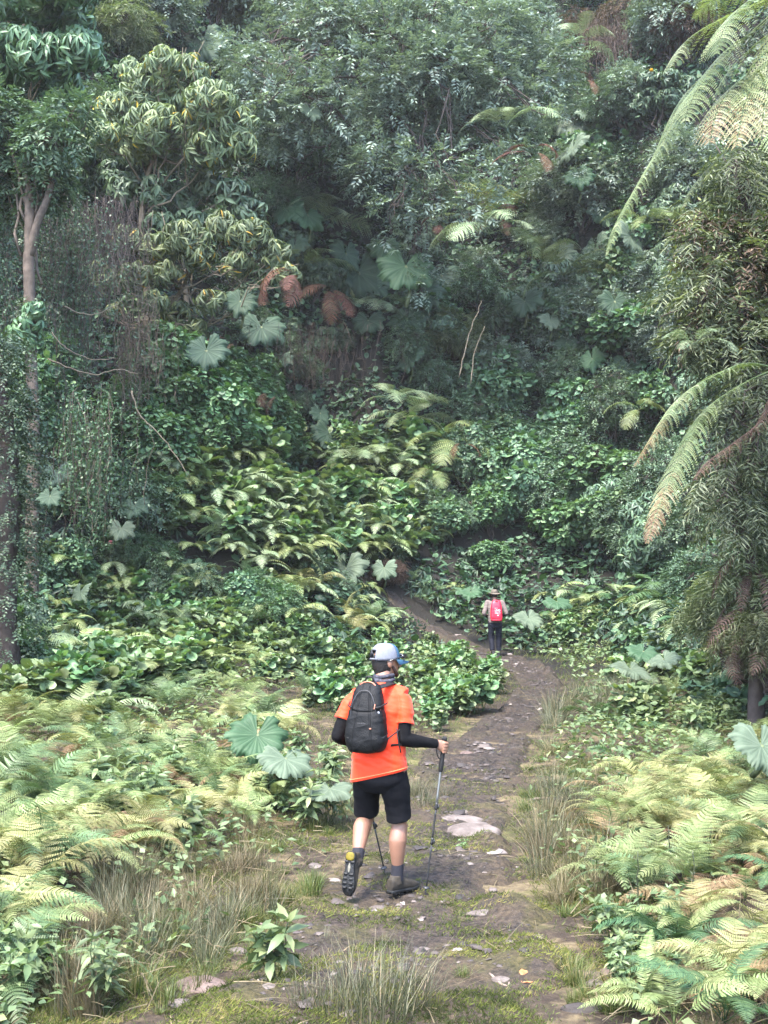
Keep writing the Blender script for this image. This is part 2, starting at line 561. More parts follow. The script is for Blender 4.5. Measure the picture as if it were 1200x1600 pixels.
C = PATHC
seg = np.r_[0, np.cumsum(np.hypot(np.diff(C[:, 0]), np.diff(C[:, 1])))]
st = np.concatenate([np.arange(0, 14, .035), np.arange(14, seg[-1], .08)])
cx, cyy, cw = (np.interp(st, seg, C[:, k]) for k in range(3))
dx, dy = np.gradient(cx), np.gradient(cyy)
k_ = 15
ker = np.ones(k_) / k_
dx = np.convolve(np.pad(dx, k_ // 2, 'edge'), ker, 'valid'); dy = np.convolve(np.pad(dy, k_ // 2, 'edge'), ker, 'valid')
ln = np.hypot(dx, dy); nxp, nyp = dy / ln, -dx / ln
tt = np.linspace(-1.25, 1.25, 84)
PX = cx[:, None] + nxp[:, None] * cw[:, None] * tt; PY = cyy[:, None] + nyp[:, None] * cw[:, None] * tt
PZ = path_z(PX, PY, tt[None] + 0 * PX)
V = np.stack([PX, PY, PZ], -1)
n0, n1_ = V.shape[:2]
i = np.arange(n0 - 1)[:, None]; j = np.arange(n1_ - 1)[None]
F = np.stack([i * n1_ + j, i * n1_ + j + 1, (i + 1) * n1_ + j + 1, (i + 1) * n1_ + j], -1).reshape(-1, 4)
mb = MB(); mb.add(V.reshape(-1, 3), F, np.abs(tt)[None].repeat(n0, 0).ravel())
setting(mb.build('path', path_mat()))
# ================================================================== leaf colours (albedo)
M_FINE = leaf_mat('leaf_blue_green', [(0, (.034, .056, .044)), (.5, (.112, .15, .118)), (.9, (.20, .245, .185)), (1, (.22, .26, .18))], .4, .18)
M_DARK = leaf_mat('leaf_dark_green', [(0, (.026, .045, .028)), (.5, (.058, .095, .056)), (.9, (.112, .165, .092)), (1, (.15, .19, .095))], .42, .18)
M_UNDER = leaf_mat('undergrowth_shade_dark', [(0, (.010, .022, .014)), (.5, (.024, .048, .028)), (.9, (.055, .09, .05)), (1, (.09, .12, .06))], .5, .15, .3)  # darker than the crowns: shade under the canopy put into the leaf colour
M_UNDERH = leaf_mat('undergrowth_round_shade', [(0, (.016, .036, .019)), (.5, (.036, .074, .038)), (.9, (.075, .125, .062)), (1, (.11, .15, .07))], .5, .18, .3)  # darkened mid-green round leaf, canopy shade put into its colour
M_MID = leaf_mat('leaf_mid_green', [(0, (.034, .07, .038)), (.5, (.066, .125, .064)), (.9, (.12, .185, .09)), (1, (.17, .23, .10))], .40, .22)
M_LUSH = leaf_mat('leaf_lush_green', [(0, (0.0322, 0.07544, 0.03312)), (.5, (0.07176, 0.138, 0.0598)), (.9, (0.1288, 0.207, 0.092)), (1, (0.1656, 0.2392, 0.1104))], .42, .25)
M_HERB = leaf_mat('leaf_herb', [(0, (0.042, 0.0672, 0.03024)), (.5, (0.0882, 0.1302, 0.05712)), (.9, (0.1512, 0.1974, 0.0966)), (1, (0.2016, 0.2268, 0.0924))], .42, .25)
M_OLIVE = leaf_mat('leaf_olive', [(0, (0.0396, 0.0616, 0.0308)), (.5, (0.0836, 0.1144, 0.05808)), (.86, (0.1672, 0.2024, 0.0968)), (.93, (0.1672, 0.1848, 0.0616)), (1, (0.3168, 0.2112, 0.0264))], .58, .24, .3)
M_FERN = leaf_mat('fern_green', [(0, (0.0312, 0.0585, 0.0234)), (.5, (0.0702, 0.1131, 0.0468)), (.9, (0.1248, 0.1677, 0.078)), (1, (0.156, 0.1794, 0.0858))], .42, .2, tcol=(1.0, 1.15, .7))
M_FERNB = leaf_mat('fern_bright', [(0, (.058, .084, .026)), (.5, (.132, .168, .062)), (.9, (.215, .245, .108)), (1, (.24, .24, .115))], .45, .2, tcol=(1.05, 1.15, .65))
M_FERNY = leaf_mat('fern_yellowing', [(0, (0.098, 0.105, 0.035)), (.5, (0.182, 0.182, 0.07)), (.9, (0.259, 0.245, 0.119)), (1, (0.266, 0.217, 0.119))], .5, .2)
M_FERNP = leaf_mat('fern_pale', [(0, (.085, .125, .06)), (.5, (.158, .208, .112)), (.9, (.24, .285, .165)), (1, (.26, .28, .17))], .45, .2, tcol=(1.0, 1.1, .75))
M_FERND = leaf_mat('fern_deep', [(0, (.022, .05, .024)), (.5, (.048, .095, .042)), (.9, (.09, .15, .065)), (1, (.14, .18, .08))], .42, .25)
M_TREEF = leaf_mat('tree_fern_frond', [(0, (0.0684, 0.0988, 0.038)), (.45, (0.1292, 0.1672, 0.0722)), (.8, (0.19, 0.2128, 0.114)), (.92, (0.1824, 0.1444, 0.076)), (1, (0.1292, 0.0684, 0.0418))], .45, .35)
M_REDF = leaf_mat('fern_rusty', [(0, (.03, .013, .008)), (.5, (.068, .030, .019)), (1, (.115, .06, .04))], .7, .2, .2, tcol=(1.2, .9, .7))
M_DEADF = leaf_mat('fern_dead', [(0, (.02, .013, .010)), (.5, (.055, .033, .026)), (1, (.11, .068, .052))], .7, .2, .2, tcol=(1.2, .9, .7))
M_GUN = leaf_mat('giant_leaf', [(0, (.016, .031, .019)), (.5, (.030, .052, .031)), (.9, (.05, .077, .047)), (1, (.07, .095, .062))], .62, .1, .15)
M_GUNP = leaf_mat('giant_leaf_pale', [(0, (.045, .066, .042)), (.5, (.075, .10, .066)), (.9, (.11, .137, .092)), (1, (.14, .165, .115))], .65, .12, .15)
M_GUNG = leaf_mat('giant_leaf_green', [(0, (0.0225, 0.0525, 0.02625)), (.5, (0.0375, 0.07875, 0.039)), (.9, (0.06375, 0.1125, 0.0585)), (1, (0.09, 0.135, 0.0675))], .6, .18, .2)
M_BAMB = leaf_mat('bamboo_leaf', [(0, (0.045, 0.0585, 0.0315)), (.5, (0.099, 0.1215, 0.0612)), (.9, (0.18, 0.198, 0.1125)), (1, (0.216, 0.198, 0.099))], .45, .25)
M_BAMBG = leaf_mat('grey_green_narrow_leaf', [(0, (.03, .04, .024)), (.5, (.09, .105, .06)), (.9, (.19, .205, .13)), (1, (.24, .22, .16))], .5, .25)
M_RUSH = leaf_mat('rush_blade', [(0, (0.03375, 0.0375, 0.021)), (.5, (0.0675, 0.075, 0.04125)), (.8, (0.12, 0.1125, 0.06375)), (1, (0.1875, 0.1425, 0.0825))], .5, .15, .3)
M_STRAW = leaf_mat('straw_blade', [(0, (0.0504, 0.0396, 0.0216)), (.5, (0.1152, 0.0972, 0.0504)), (.8, (0.1728, 0.144, 0.0792)), (1, (0.216, 0.1728, 0.1008))], .6, .2, .3)
M_GRASS = leaf_mat('grass_blade', [(0, (0.0312, 0.0468, 0.01404)), (.5, (0.0702, 0.0936, 0.02496)), (.75, (0.117, 0.1326, 0.0429)), (1, (0.1872, 0.156, 0.0702))], .5, .3, .3)
M_DEADLEAF = leaf_mat('dry_foliage', [(0, (.04, .03, .024)), (.5, (.085, .06, .045)), (1, (.16, .11, .08))], .7, .15, .2)
M_VINE = leaf_mat('dry_vine', [(0, (.03, .023, .019)), (.5, (.09, .065, .052)), (1, (.2, .15, .12))], .8, .05, .2)
M_BARK = plain_mat('bark_pale', (.10, .078, .062), .85, .2, 6, .6, .6, bscale=18)
M_BARKD = plain_mat('bark_dark', (.07, .055, .048), .9, .2, 7, .6, .6, bscale=20)
M_TWIG = plain_mat('twig_pale', (0.154, 0.126, 0.091), .8, .2, 9, .5)
M_STALK = plain_mat('leaf_stalk', (.09, .11, .05), .6, .3, 12, .4)


# ================================================================== crowns
def crown_pts(C, R, n, r=rng, inner=.62, up=.25, flat=.75):
    C = np.asarray(C, float); R = np.asarray(R, float)
    k = r.choice(len(C), n, p=R ** 2 / (R ** 2).sum())
    d = norm(r.normal(0, 1, (n, 3)) + np.array([0, 0, up]))
    f = inner + (1 - inner) * np.sqrt(r.random(n))
    P = C[k] + d * (R[k] * f)[:, None] * np.array([1, 1, flat])
    return P, d, k


def sprays(mb, P, A, k, L, W, r=rng, mode='pinnate', TL=.5, droop=.3, tpl=T_LEAF, tint=(.5, .22), accent=0.0):
    """leafy twig ends: 'pinnate' twigs with leaves down both sides, 'rosette' whorls of hanging leaves"""
    n = len(P)
    ti = np.clip(r.normal(tint[0], tint[1] * .6, n), 0.02, .9)
    up = np.array([0, 0, 1.0])
    if mode == 'rosette':
        A = norm(A + up * .7)
        ref = norm(np.cross(A, r.normal(0, 1, (n, 3)))); ref2 = np.cross(A, ref)
        for j in range(k):
            a = 2 * PI * (j / k) * 1.0 + r.normal(0, .3, n) + j * .4
            e = r.normal(-droop, .35, n)
            D = np.cos(a)[:, None] * ref + np.sin(a)[:, None] * ref2
            D = D * np.cos(e)[:, None] + A * np.sin(e)[:, None] - up * droop * .6
            l = L * r.uniform(.65, 1.15, n)
            t = np.clip(ti + r.normal(0, tint[1] * .7, n), 0, .9)
            t = np.where(r.random(n) < accent, 1.0, t)
            inst(mb, *tpl, P, D, A + .4 * D + r.normal(0, .2, (n, 3)), l, l * (W / L), t)
    else:
        D0 = norm(A * np.array([1, 1, .5]) + r.normal(0, .45, (n, 3)) - up * droop)
        S = norm(np.cross(D0, up + r.normal(0, .3, (n, 3)))); N = np.cross(S, D0)
        for j in range(k):
            side = 1 if j % 2 else -1
            t_ = (j + .5) / k
            if j == k - 1:
                D = D0
            else:
                D = S * side * .9 + D0 * .55
            l = L * r.uniform(.7, 1.15, n) * (1 - .3 * t_)
            Q = P + D0 * (TL * t_) - up * (droop * TL * t_ * t_ * .6)
            t = np.clip(ti + r.normal(0, tint[1] * .6, n), 0, .9)
            t = np.where(r.random(n) < accent, 1.0, t)
            inst(mb, *tpl, Q, D + r.normal(0, .18, (n, 3)) - up * droop * .3, N + r.normal(0, .35, (n, 3)), l, l * (W / L), t)


def twigs(mb, P, A, L, rad=.006, r=rng, tint=.3):
    n = len(P)
    T = (np.array([[-1, 0, 0], [1, 0, 0], [0, 1, .0]]), [np.array([[0, 1, 2]])])
    inst(mb, *T, P - A * L, A, r.normal(0, 1, (n, 3)), L, rad * 2, tint)


def branches(mb, root, tips, r0, r1, r=rng, amp=.12, sides=5, sag=0.0, fork=.35):
    """limbs from along a stem to every tip"""
    for tp in tips:
        root = np.asarray(root, float); tp = np.asarray(tp, float)
        P = wiggle(root, tp, 9, amp, sag, r)
        tube(mb, P, np.linspace(r0, r1, 9), sides)


# ================================================================== ferns
def frond_curve(L, a0, a1, n, sway=0.0, r=rng):
    t = np.linspace(0, 1, n)
    ang = a0 + (a1 - a0) * t ** 1.2
    ds = L / (n - 1)
    y = np.r_[0, np.cumsum(np.cos(ang[:-1]) * ds)]; z = np.r_[0, np.cumsum(np.sin(ang[:-1]) * ds)]
    x = sway * L * t ** 2
    return np.stack([x, y, z], -1)


def frond(mb, P, width, npin=22, pinn=10, shape='tri', bare=.18, rr=.006, nhint=None, tint=(.3, .85), tipt=None, dr=.25, r=rng, fwd=.35, pw=.75):
    """fern frond along a curve: rachis, pinnae on both sides, each pinna cut into pinnules (pinn=0: plain pinnae)"""
    P = np.asarray(P, float); n = len(P)
    s = np.r_[0, np.cumsum(np.linalg.norm(np.diff(P, axis=0), axis=1))]; Ls = s[-1]
    T = norm(np.gradient(P, axis=0))
    up = np.array([0, 0, 1.0]) if nhint is None else np.asarray(nhint, float)
    tube(mb, P, np.linspace(rr, rr * .25, n), 3, tint=.25, cap=False)
    tq = bare + (1 - bare) * (np.arange(npin) + .4) / npin
    out = []
    for q, t in enumerate(tq):
        p = np.array([np.interp(t * Ls, s, P[:, c]) for c in range(3)])
        d = norm(np.array([np.interp(t * Ls, s, T[:, c]) for c in range(3)]))
        S = norm(np.cross(d, up)); N = np.cross(S, d)
        u = (t - bare) / (1 - bare)
        if shape == 'tri':
            w = (1 - u) ** .8 * min(1, (u + .12) / .22)
        elif shape == 'lance':
            w = math.sin(PI * min(1, (u * .93 + .07))) ** .7
        else:
            w = min(1, (u + .05) / .12) * (1 - u ** 3) ** .8
        w = max(w, .05) * width * r.uniform(.92, 1.05)
        ti = tint[0] + (tint[1] - tint[0]) * r.random()
        if tipt is not None:
            ti = ti + (tipt - ti) * smooth(.35, .95, u)
        gap = Ls * (1 - bare) / npin
        for side in (-1, 1):
            m = 5
            k = np.linspace(0, 1, m)
            D = norm(S * side + d * (fwd + .1 * r.normal()))
            Q = p + np.outer(k * w, D) + np.outer(k ** 2 * w * .25, d) - np.outer(k ** 2 * w * dr, np.array([0, 0, 1.0])) + N * 0.02 * w
            if pinn == 0:
                # plain tapering pinna with a slight fold
                ww = gap * pw * np.array([.7, 1, .85, .55, .08])
                A_ = Q + np.outer(ww * .5, d); B_ = Q - np.outer(ww * .5, d); M_ = Q - N * gap * .12
                Vv = np.concatenate([A_, M_, B_]); F_ = []
                for i in range(m - 1):
                    F_ += [[i, i + 1, m + i + 1, m + i], [m + i, m + i + 1, 2 * m + i + 1, 2 * m + i]]
                mb.add(Vv, np.array(F_), ti)
            else:
                kk = (np.arange(pinn) + .5) / pinn
                c = np.stack([np.interp(kk, k, Q[:, e]) for e in range(3)], -1)
                g2 = w / pinn
                for sd in (-1, 1):
                    Dp = norm(d * sd + D * .35)[None].repeat(pinn, 0)
                    l = gap * pw * .62 * (1 - kk ** 2 * .85) + .001
                    inst(mb, *T_DIA, c, Dp, (N + r.normal(0, .12, 3))[None].repeat(pinn, 0), l, g2 * .95, ti + r.normal(0, .05, pinn))


def fern_frond_mesh(name, mat, L, width, npin, pinn, shape, a0=1.1, a1=-.7, sway=.0, n=12, **kw):
    mb = MB(); frond(mb, frond_curve(L, a0, a1, n, sway), width, npin, pinn, shape, **kw)
    return mb.mesh(name, mat)


# sets of three fronds each
FR = {}


def fset(key, mat, L, width, npin, pinn, shape, a0, a1, **kw):
    FR[key] = [fern_frond_mesh('frond_' + key, mat, L * q, width, npin, pinn, shape, a0 + da, a1 + db, sway=sw, **kw)
               for q, da, db, sw in ((1, 0, 0, .1), (.9, .15, -.2, -.12), (1.08, -.15, .15, .02))]


fset('bright', M_FERNB, 1.0, .27, 22, 11, 'tri', 1.25, -.75)
fset('green', M_FERN, 1.0, .25, 22, 11, 'tri', 1.25, -.8)
fset('yellow', M_FERNY, 1.0, .27, 22, 11, 'tri', 1.2, -.9)
fset('sword', M_FERND, 1.0, .13, 44, 0, 'sword', 1.0, -.6, pw=.7, dr=.15, fwd=.15)
fset('pale_sword', M_FERNB, 1.0, .12, 40, 0, 'sword', 1.0, -.7, pw=.7, dr=.15, fwd=.15)
fset('far', M_FERNB, 1.0, .32, 17, 0, 'tri', .55, -1.3, pw=.8)
fset('far_bright', M_FERNP, 1.0, .34, 17, 0, 'tri', .5, -1.25, pw=.8)
fset('deep', M_FERND, 1.0, .26, 20, 0, 'lance', .8, -.9, pw=.75)
fset('tree', M_FERNB, 1.0, .25, 24, 8, 'lance', .5, -1.25)
fset('treeb', M_FERNP, 1.0, .25, 24, 8, 'lance', .5, -1.2)
fset('rusty', M_REDF, 1.0, .22, 22, 0, 'lance', .0, -1.6, dr=.4, pw=.7)
M_TAN = leaf_mat('fern_tan', [(0, (0.072, 0.0468, 0.0216)), (.5, (0.1728, 0.1188, 0.0612)), (1, (0.2736, 0.2088, 0.1224))], .65, .25, .2, tcol=(1.1, .95, .6))
fset('tan', M_TAN, 1.0, .22, 20, 9, 'tri', .9, -1.2)
fset('dead', M_DEADF, 1.0, .15, 20, 0, 'lance', -.2, -1.7, dr=.5, pw=.6)


def fern(key, p, size, nfr, noun, plural, group, tilt=0.0, az0=None, azspan=2 * PI, r=rng, frs=.25, cat='fern', name='fern', label=None):
    if name == 'fern': name = {'far': 'lady_fern', 'far_bright': 'lady_fern', 'deep': 'lady_fern', 'sword': 'sword_fern', 'pale_sword': 'sword_fern'}.get(key, 'bracken_fern')
    e = empty(name, p)
    az0 = r.uniform(0, 6.28) if az0 is None else az0
    for j in range(nfr):
        me = FR[key][r.integers(3)]
        az = az0 + azspan * (j + r.uniform(-.25, .25)) / nfr
        s = size * r.uniform(1 - frs, 1 + frs * .5)
        obj('frond', me, e, (0, 0, 0), (r.normal(tilt, .25), r.normal(0, .22), az), s)
    if label: tag(e, label, cat, group)
    else: reg(e, noun, plural, cat, group, p + np.array([0, 0, .3 * size]))
    return e


# ================================================================== big round umbrella leaves
def big_leaf_mesh(name, mat, seed, lobes=9, dish=.28, gap=.5):
    r = np.random.default_rng(seed)
    na, nr = 163, 10
    A = np.linspace(-PI + gap * .5, PI - gap * .5, na)
    fr = np.linspace(0.03, 1, nr)
    ph = (A + PI - gap * .5) / (2 * PI - gap) * lobes
    lob = (1 - .17 * np.abs(np.cos(ph * PI)) ** 4) * np.interp(ph, np.arange(lobes) + .5, r.uniform(.84, 1.06, lobes))
    teeth = 1 - .055 * np.abs(((ph * 5) % 1) - .5) * 2 + .03 * r.normal(0, 1, na)
    lenA = .80 + .2 * np.cos(A * .5)
    V = []; T = []
    for f in fr:
        R = f * (1 + (lob * teeth - 1) * f ** 3) * lenA
        pl = -.032 * np.abs(np.cos(ph * PI)) * f + .012 * np.cos(ph * 6 * PI) * f
        z = dish * f ** 2 * (1 - .65 * f ** 2) * 1.2 + pl + .05 * f * f * np.sin(A * 2 + seed) - .17 * f ** 4 * (1 + .6 * np.sin(A * 3 + seed))
        V.append(np.stack([R * np.sin(A), R * np.cos(A), z], -1))
        vein = np.exp(-(np.minimum(ph % 1, 1 - ph % 1) * 0 + (np.abs((ph % 1) - .5) / .06)) ** 2) * (1 - .5 * f)
        T.append(np.clip(.35 + .3 * fbm(A * 3 + seed, np.full(na, f * 4.0), seed, 2) + .6 * vein, 0, 1))
    V = np.concatenate(V); T = np.concatenate(T)
    i = np.arange(nr - 1)[:, None]; j = np.arange(na - 1)[None]
    F = np.stack([i * na + j, i * na + j + 1, (i + 1) * na + j + 1, (i + 1) * na + j], -1).reshape(-1, 4)
    mb = MB(); mb.add(V, F[:, ::-1], T)
    return mb.mesh(name, mat)


BIG = {k: [big_leaf_mesh('big_leaf_' + k, m, 3 * q + 1, lo, di, ga) for q, (lo, di, ga) in enumerate(((9, .3, .5), (8, .2, .9), (11, .35, .35)))]
       for k, m in (('dark', M_GUN), ('pale', M_GUNP), ('green', M_GUNG))}


def stalk_mesh():
    mb = MB(); P = np.stack([np.zeros(7), np.linspace(0, 1, 7) ** 1.3 * .0, np.linspace(0, 1, 7)], -1)
    P[:, 0] = .08 * np.sin(np.linspace(0, PI, 7))
    tube(mb, P, np.linspace(.045, .03, 7), 6)
    return mb.mesh('leaf_stalk', M_STALK)


ME_STALK = stalk_mesh()


def big_leaf(p, diam, kind, label=None, n=1, face=None, tilt=.75, stalk=.9, r=rng, group='giant round leaves'):
    """umbrella-leaf plant; p is where its (first) leaf is seen, its stalk goes down to the hillside"""
    p = np.asarray(p, float)
    e = empty('umbrella_leaf_plant', p - np.array([0, -.25, stalk * diam * .8]))
    base = np.array(e.location)
    for j in range(n):
        off = np.zeros(3) if j == 0 else np.array([r.uniform(-.8, .8), r.uniform(-.3, .3), r.uniform(-.5, .25)]) * diam
        a = math.atan2(-(CAM[0] - p[0]), CAM[1] - p[1]) if face is None else face     # direction of the leaf's outer edge
        yaw = PI + (0 if face is None else face) + r.normal(0, .35)
        q = p + off - base
        s = diam * .55 * r.uniform(.92, 1.08) * (1 if j == 0 else r.uniform(.6, .95))
        lf = obj('leaf', BIG[kind][r.integers(3)], e, q, (0, 0, 0), s)
        # leaf normal: up, leaning towards the open valley
        nrm = norm(np.array([math.sin(yaw) * -1 * math.sin(tilt + r.normal(0, .12)), math.cos(yaw) * math.sin(tilt), math.cos(tilt)]))
        yv = norm(np.array([-math.sin(yaw) * .3 + r.normal(0, .2), math.cos(yaw), -math.tan(tilt) * 1.0 * 1]))
        yv = norm(yv - nrm * np.dot(nrm, yv)); xv = np.cross(yv, nrm)
        lf.rotation_euler = Matrix((xv, yv, nrm)).transposed().to_euler()
        st_ = obj('stalk', ME_STALK, e, (0, 0, 0), (0, 0, 0))
        L = np.linalg.norm(q); st_.rotation_euler = Vector(q).to_track_quat('Z', 'Y').to_euler(); st_.scale = (diam, diam, L)
    if label: tag(e, label, 'plant', group)
    else: reg(e, {'dark': 'dark blue-green giant round leaf', 'pale': 'pale whitish giant round leaf', 'green': 'bright green giant round leaf'}[kind],
              {'dark': 'dark giant round leaves', 'pale': 'pale giant round leaves', 'green': 'green giant round leaves'}[kind], 'plant', group, p)
    return e


# ================================================================== rush tussocks
def tussock_mesh(name, mat, n, h, spread, lean, seed, wid=.004):
    r = np.random.default_rng(seed); mb = MB()
    a = r.uniform(0, 2 * PI, n); rad = spread * np.sqrt(r.random(n))
    P = np.stack([rad * np.cos(a), rad * np.sin(a), np.full(n, -.03)], -1)
    le = np.abs(r.normal(lean * .6, lean * .5, n)) * (.4 + rad / spread)
    az = a + r.normal(0, .6, n)
    L = h * r.uniform(.45, 1.05, n)
    d = np.stack([np.cos(az), np.sin(az), np.zeros(n)], -1); up = np.array([0, 0, 1.0])
    m = 4; S = np.stack([-np.sin(az + r.normal(0, .8, n)), np.cos(az), np.zeros(n)], -1)
    pts = []
    for q in range(m):
        t = q / (m - 1)
        c = P + up * (L * t * (1 - .25 * le * t))[:, None] + d * (L * le * t ** 1.8)[:, None]
        wv = wid * (1 - .85 * t)
        pts.append(c - S * wv); pts.append(c + S * wv)
    V = np.stack(pts, 1)
    off = (np.arange(n) * 2 * m)[:, None, None]
    F = np.array([[2 * q, 2 * q + 1, 2 * q + 3, 2 * q + 2] for q in range(m - 1)])[None] + off
    mb.add(V.reshape(-1, 3), F.reshape(-1, 4), np.repeat(np.clip(r.normal(.5, .28, n), 0, 1), 2 * m))
    return mb.mesh(name, mat)


RUSH = [tussock_mesh('rush_tussock', M_RUSH, 130, .46, .14, .7, 1, .0032), tussock_mesh('rush_tussock', M_RUSH, 95, .38, .11, .9, 2, .0032),
        tussock_mesh('rush_tussock', M_RUSH, 150, .5, .18, .6, 3, .0032)]
STRAW = [tussock_mesh('dry_tussock', M_STRAW, 200, .4, .16, .8, 4), tussock_mesh('dry_tussock', M_STRAW, 160, .5, .14, .6, 5)]
GRASSY = [tussock_mesh('grass_tuft', M_GRASS, 160, .26, .12, .8, 6, .005), tussock_mesh('grass_tuft', M_GRASS, 120, .2, .1, 1.0, 7, .005)]


# ================================================================== small leafy herbs
def herb_mesh(name, mat, n, h, ll, seed, tpl=T_LANCE, ar=.38):
    r = np.random.default_rng(seed); mb = MB()
    for s_ in range(n):
        a = r.uniform(0, 6.28); top = np.array([math.cos(a) * h * .35, math.sin(a) * h * .35, h * r.uniform(.7, 1.1)]) * (0.5 + .5 * (s_ > 0))
        if s_ == 0: top = np.array([0, 0, h])
        P = wiggle([0, 0, -.03], top, 7, .06, 0, r); tube(mb, P, np.linspace(.006, .003, 7), 4, .2)
        for q in range(3, 7):
            k = 5 if q < 6 else 6
            az = r.uniform(0, 6.28) + np.arange(k) * 2 * PI / k
            e = r.uniform(-.55, .5, k) + (.4 if q == 6 else 0)
            D = np.stack([np.cos(az) * np.cos(e), np.sin(az) * np.cos(e), np.sin(e)], -1)
            l = ll * r.uniform(.7, 1.1, k) * (1 if q < 6 else .75)
            inst(mb, *tpl, np.repeat(P[q][None], k, 0), D, np.tile([0, 0, 1.0], (k, 1)) + .5 * r.normal(0, 1, (k, 3)), l, l * ar, np.clip(r.normal(.55, .25, k), 0, .95))
    return mb.mesh(name, mat)


HERB = [herb_mesh('leafy_herb', M_HERB, 4, .42, .17, 1), herb_mesh('leafy_herb', M_HERB, 3, .34, .14, 2), herb_mesh('leafy_herb', M_HERB, 5, .5, .15, 3, T_LANCE, .3)]
HEARTH = [herb_mesh('broad_herb', M_HERB, 6, .6, .22, 4, T_HEART, .95), herb_mesh('broad_herb', M_HERB, 6, .55, .2, 14, T_HEART, .85), herb_mesh('broad_herb', M_HERB, 7, .5, .17, 5, T_HEART, .8), herb_mesh('broad_herb', M_LUSH, 5, .7, .2, 6, T_HEART, .9)]


# ================================================================== shrubs for the hillside (shared meshes)
def blobs(n, rx, ry, rz, r0, r1, r, zmin=-.3):
    C = []
    while len(C) < n:
        d = norm(r.normal(0, 1, 3)) * r.random() ** .4
        if d[2] > zmin: C.append(d * np.array([rx, ry, rz]))
    return np.array(C), r.uniform(r0, r1, n)


def shrub_meshes(name, mat, seed, kind):
    r = np.random.default_rng(seed); mb = MB(); tw = MB()
    C, R = blobs(26, 1.15, 1.0, 1.05, .32, .58, r)
    C[:, 2] += 1.25
    if kind == 'fine':
        P, A, k = crown_pts(C, R, 800, r); sprays(mb, P, A, 9, .20, .078, r, 'pinnate', .5, .25, T_LEAF, (.5, .25))
    elif kind == 'round':
        P, A, k = crown_pts(C, R, 2900, r); D = norm(A * [1, 1, .3] + r.normal(0, .5, P.shape) - [0, 0, .45])
        inst(mb, *T_HEART, P, D, A + [0, 0, .8] + r.normal(0, .3, P.shape), r.uniform(.14, .27, len(P)), r.uniform(.12, .22, len(P)), np.clip(r.normal(.5, .22, len(P)), 0, .95))
    elif kind == 'rosette':
        P, A, k = crown_pts(C, R, 900, r, .7); sprays(mb, P, A, 11, .26, .07, r, 'rosette', .3, .35, T_LANCE, (.5, .25), .01)
    elif kind == 'narrow':
        P, A, k = crown_pts(C, R, 1000, r); sprays(mb, P, A, 11, .30, .036, r, 'pinnate', .42, .55, T_LEAF, (.5, .28))
    elif kind == 'small':
        P, A, k = crown_pts(C, R, 1050, r); sprays(mb, P, A, 8, .13, .068, r, 'pinnate', .34, .35, T_LEAF, (.5, .28))
    twigs(tw, P[::3], A[::3], .5, .007, r)
    branches(tw, (0, 0, 0), C[::3] - np.array([0, 0, .1]), .045, .01, r, .12)
    return mb.mesh(name + '_foliage', mat, False), tw.mesh(name + '_stems', M_BARKD)


SHRUB = {}
for key, mat, kind, sds in (('fine', M_FINE, 'fine', (1, 2)), ('dark', M_DARK, 'small', (3, 4)), ('round', M_MID, 'round', (5, 6)),
                            ('rosette', M_DARK, 'rosette', (7, 8)), ('olive', M_OLIVE, 'rosette', (9,)), ('narrow', M_BAMB, 'narrow', (10, 11)),
                            ('darknarrow', M_FERND, 'narrow', (12,)), ('lush', M_LUSH, 'round', (13, 14)), ('midfine', M_MID, 'fine', (15,)), ('dry', M_DEADLEAF, 'narrow', (16,))):
    SHRUB[key] = [shrub_meshes('shrub_' + key, mat, s_, kind) for s_ in sds]
NOUN = {'fine': ('blue-green fine-leaved shrub', 'blue-green fine-leaved shrubs'), 'dark': ('dark small-leaved shrub', 'dark small-leaved shrubs'),
        'round': ('green shrub of round leaves', 'green shrubs of round leaves'), 'rosette': ('dark shrub of long drooping leaves', 'dark shrubs of drooping leaves'),
        'olive': ('olive shrub of drooping leaves', 'olive shrubs of drooping leaves'), 'narrow': ('feathery yellowish bamboo clump', 'feathery yellowish bamboo clumps'),
        'darknarrow': ('dark feathery narrow-leaved shrub', 'dark feathery shrubs'), 'lush': ('lush bright green broad-leaved shrub', 'lush green broad-leaved shrubs'),
        'midfine': ('mid green fine-leaved shrub', 'mid green fine-leaved shrubs'), 'dry': ('brown withered shrub', 'brown withered shrubs')}


def shrub(key, p, size, r=rng, squash=1.0, name='shrub', label=None, lean=0.0):
    e = empty(name, p, r.uniform(0, 6.28), size)
    f, s_ = SHRUB[key][r.integers(len(SHRUB[key]))]
    q = r.uniform(.88, 1.15, 3); q[2] *= squash
    obj('foliage', f, e, (0, 0, 0), (lean, 0, 0), tuple(q)); obj('stems', s_, e, (0, 0, 0), (lean, 0, 0), tuple(q))
    cat = 'bamboo' if key == 'narrow' else 'shrub'
    if key == 'narrow': e.name = 'bamboo_clump'
    if label: tag(e, label, cat, 'shrubs on the hillside')
    else: reg(e, *NOUN[key], cat, 'bamboo clumps on the hillside' if key == 'narrow' else 'shrubs on the hillside', np.asarray(p) + [0, 0, 1.2 * size])
    return e
# ================================================================== hillside: undergrowth that nobody could count
def terrain_normal(x, y):
    e = .3
    dx = (height(x + e, y, False) - height(x - e, y, False)) / (2 * e)
    dy = (height(x, y + e, False) - height(x, y - e, False)) / (2 * e)
    return norm(np.stack([-dx, -dy, np.ones_like(dx)], -1))


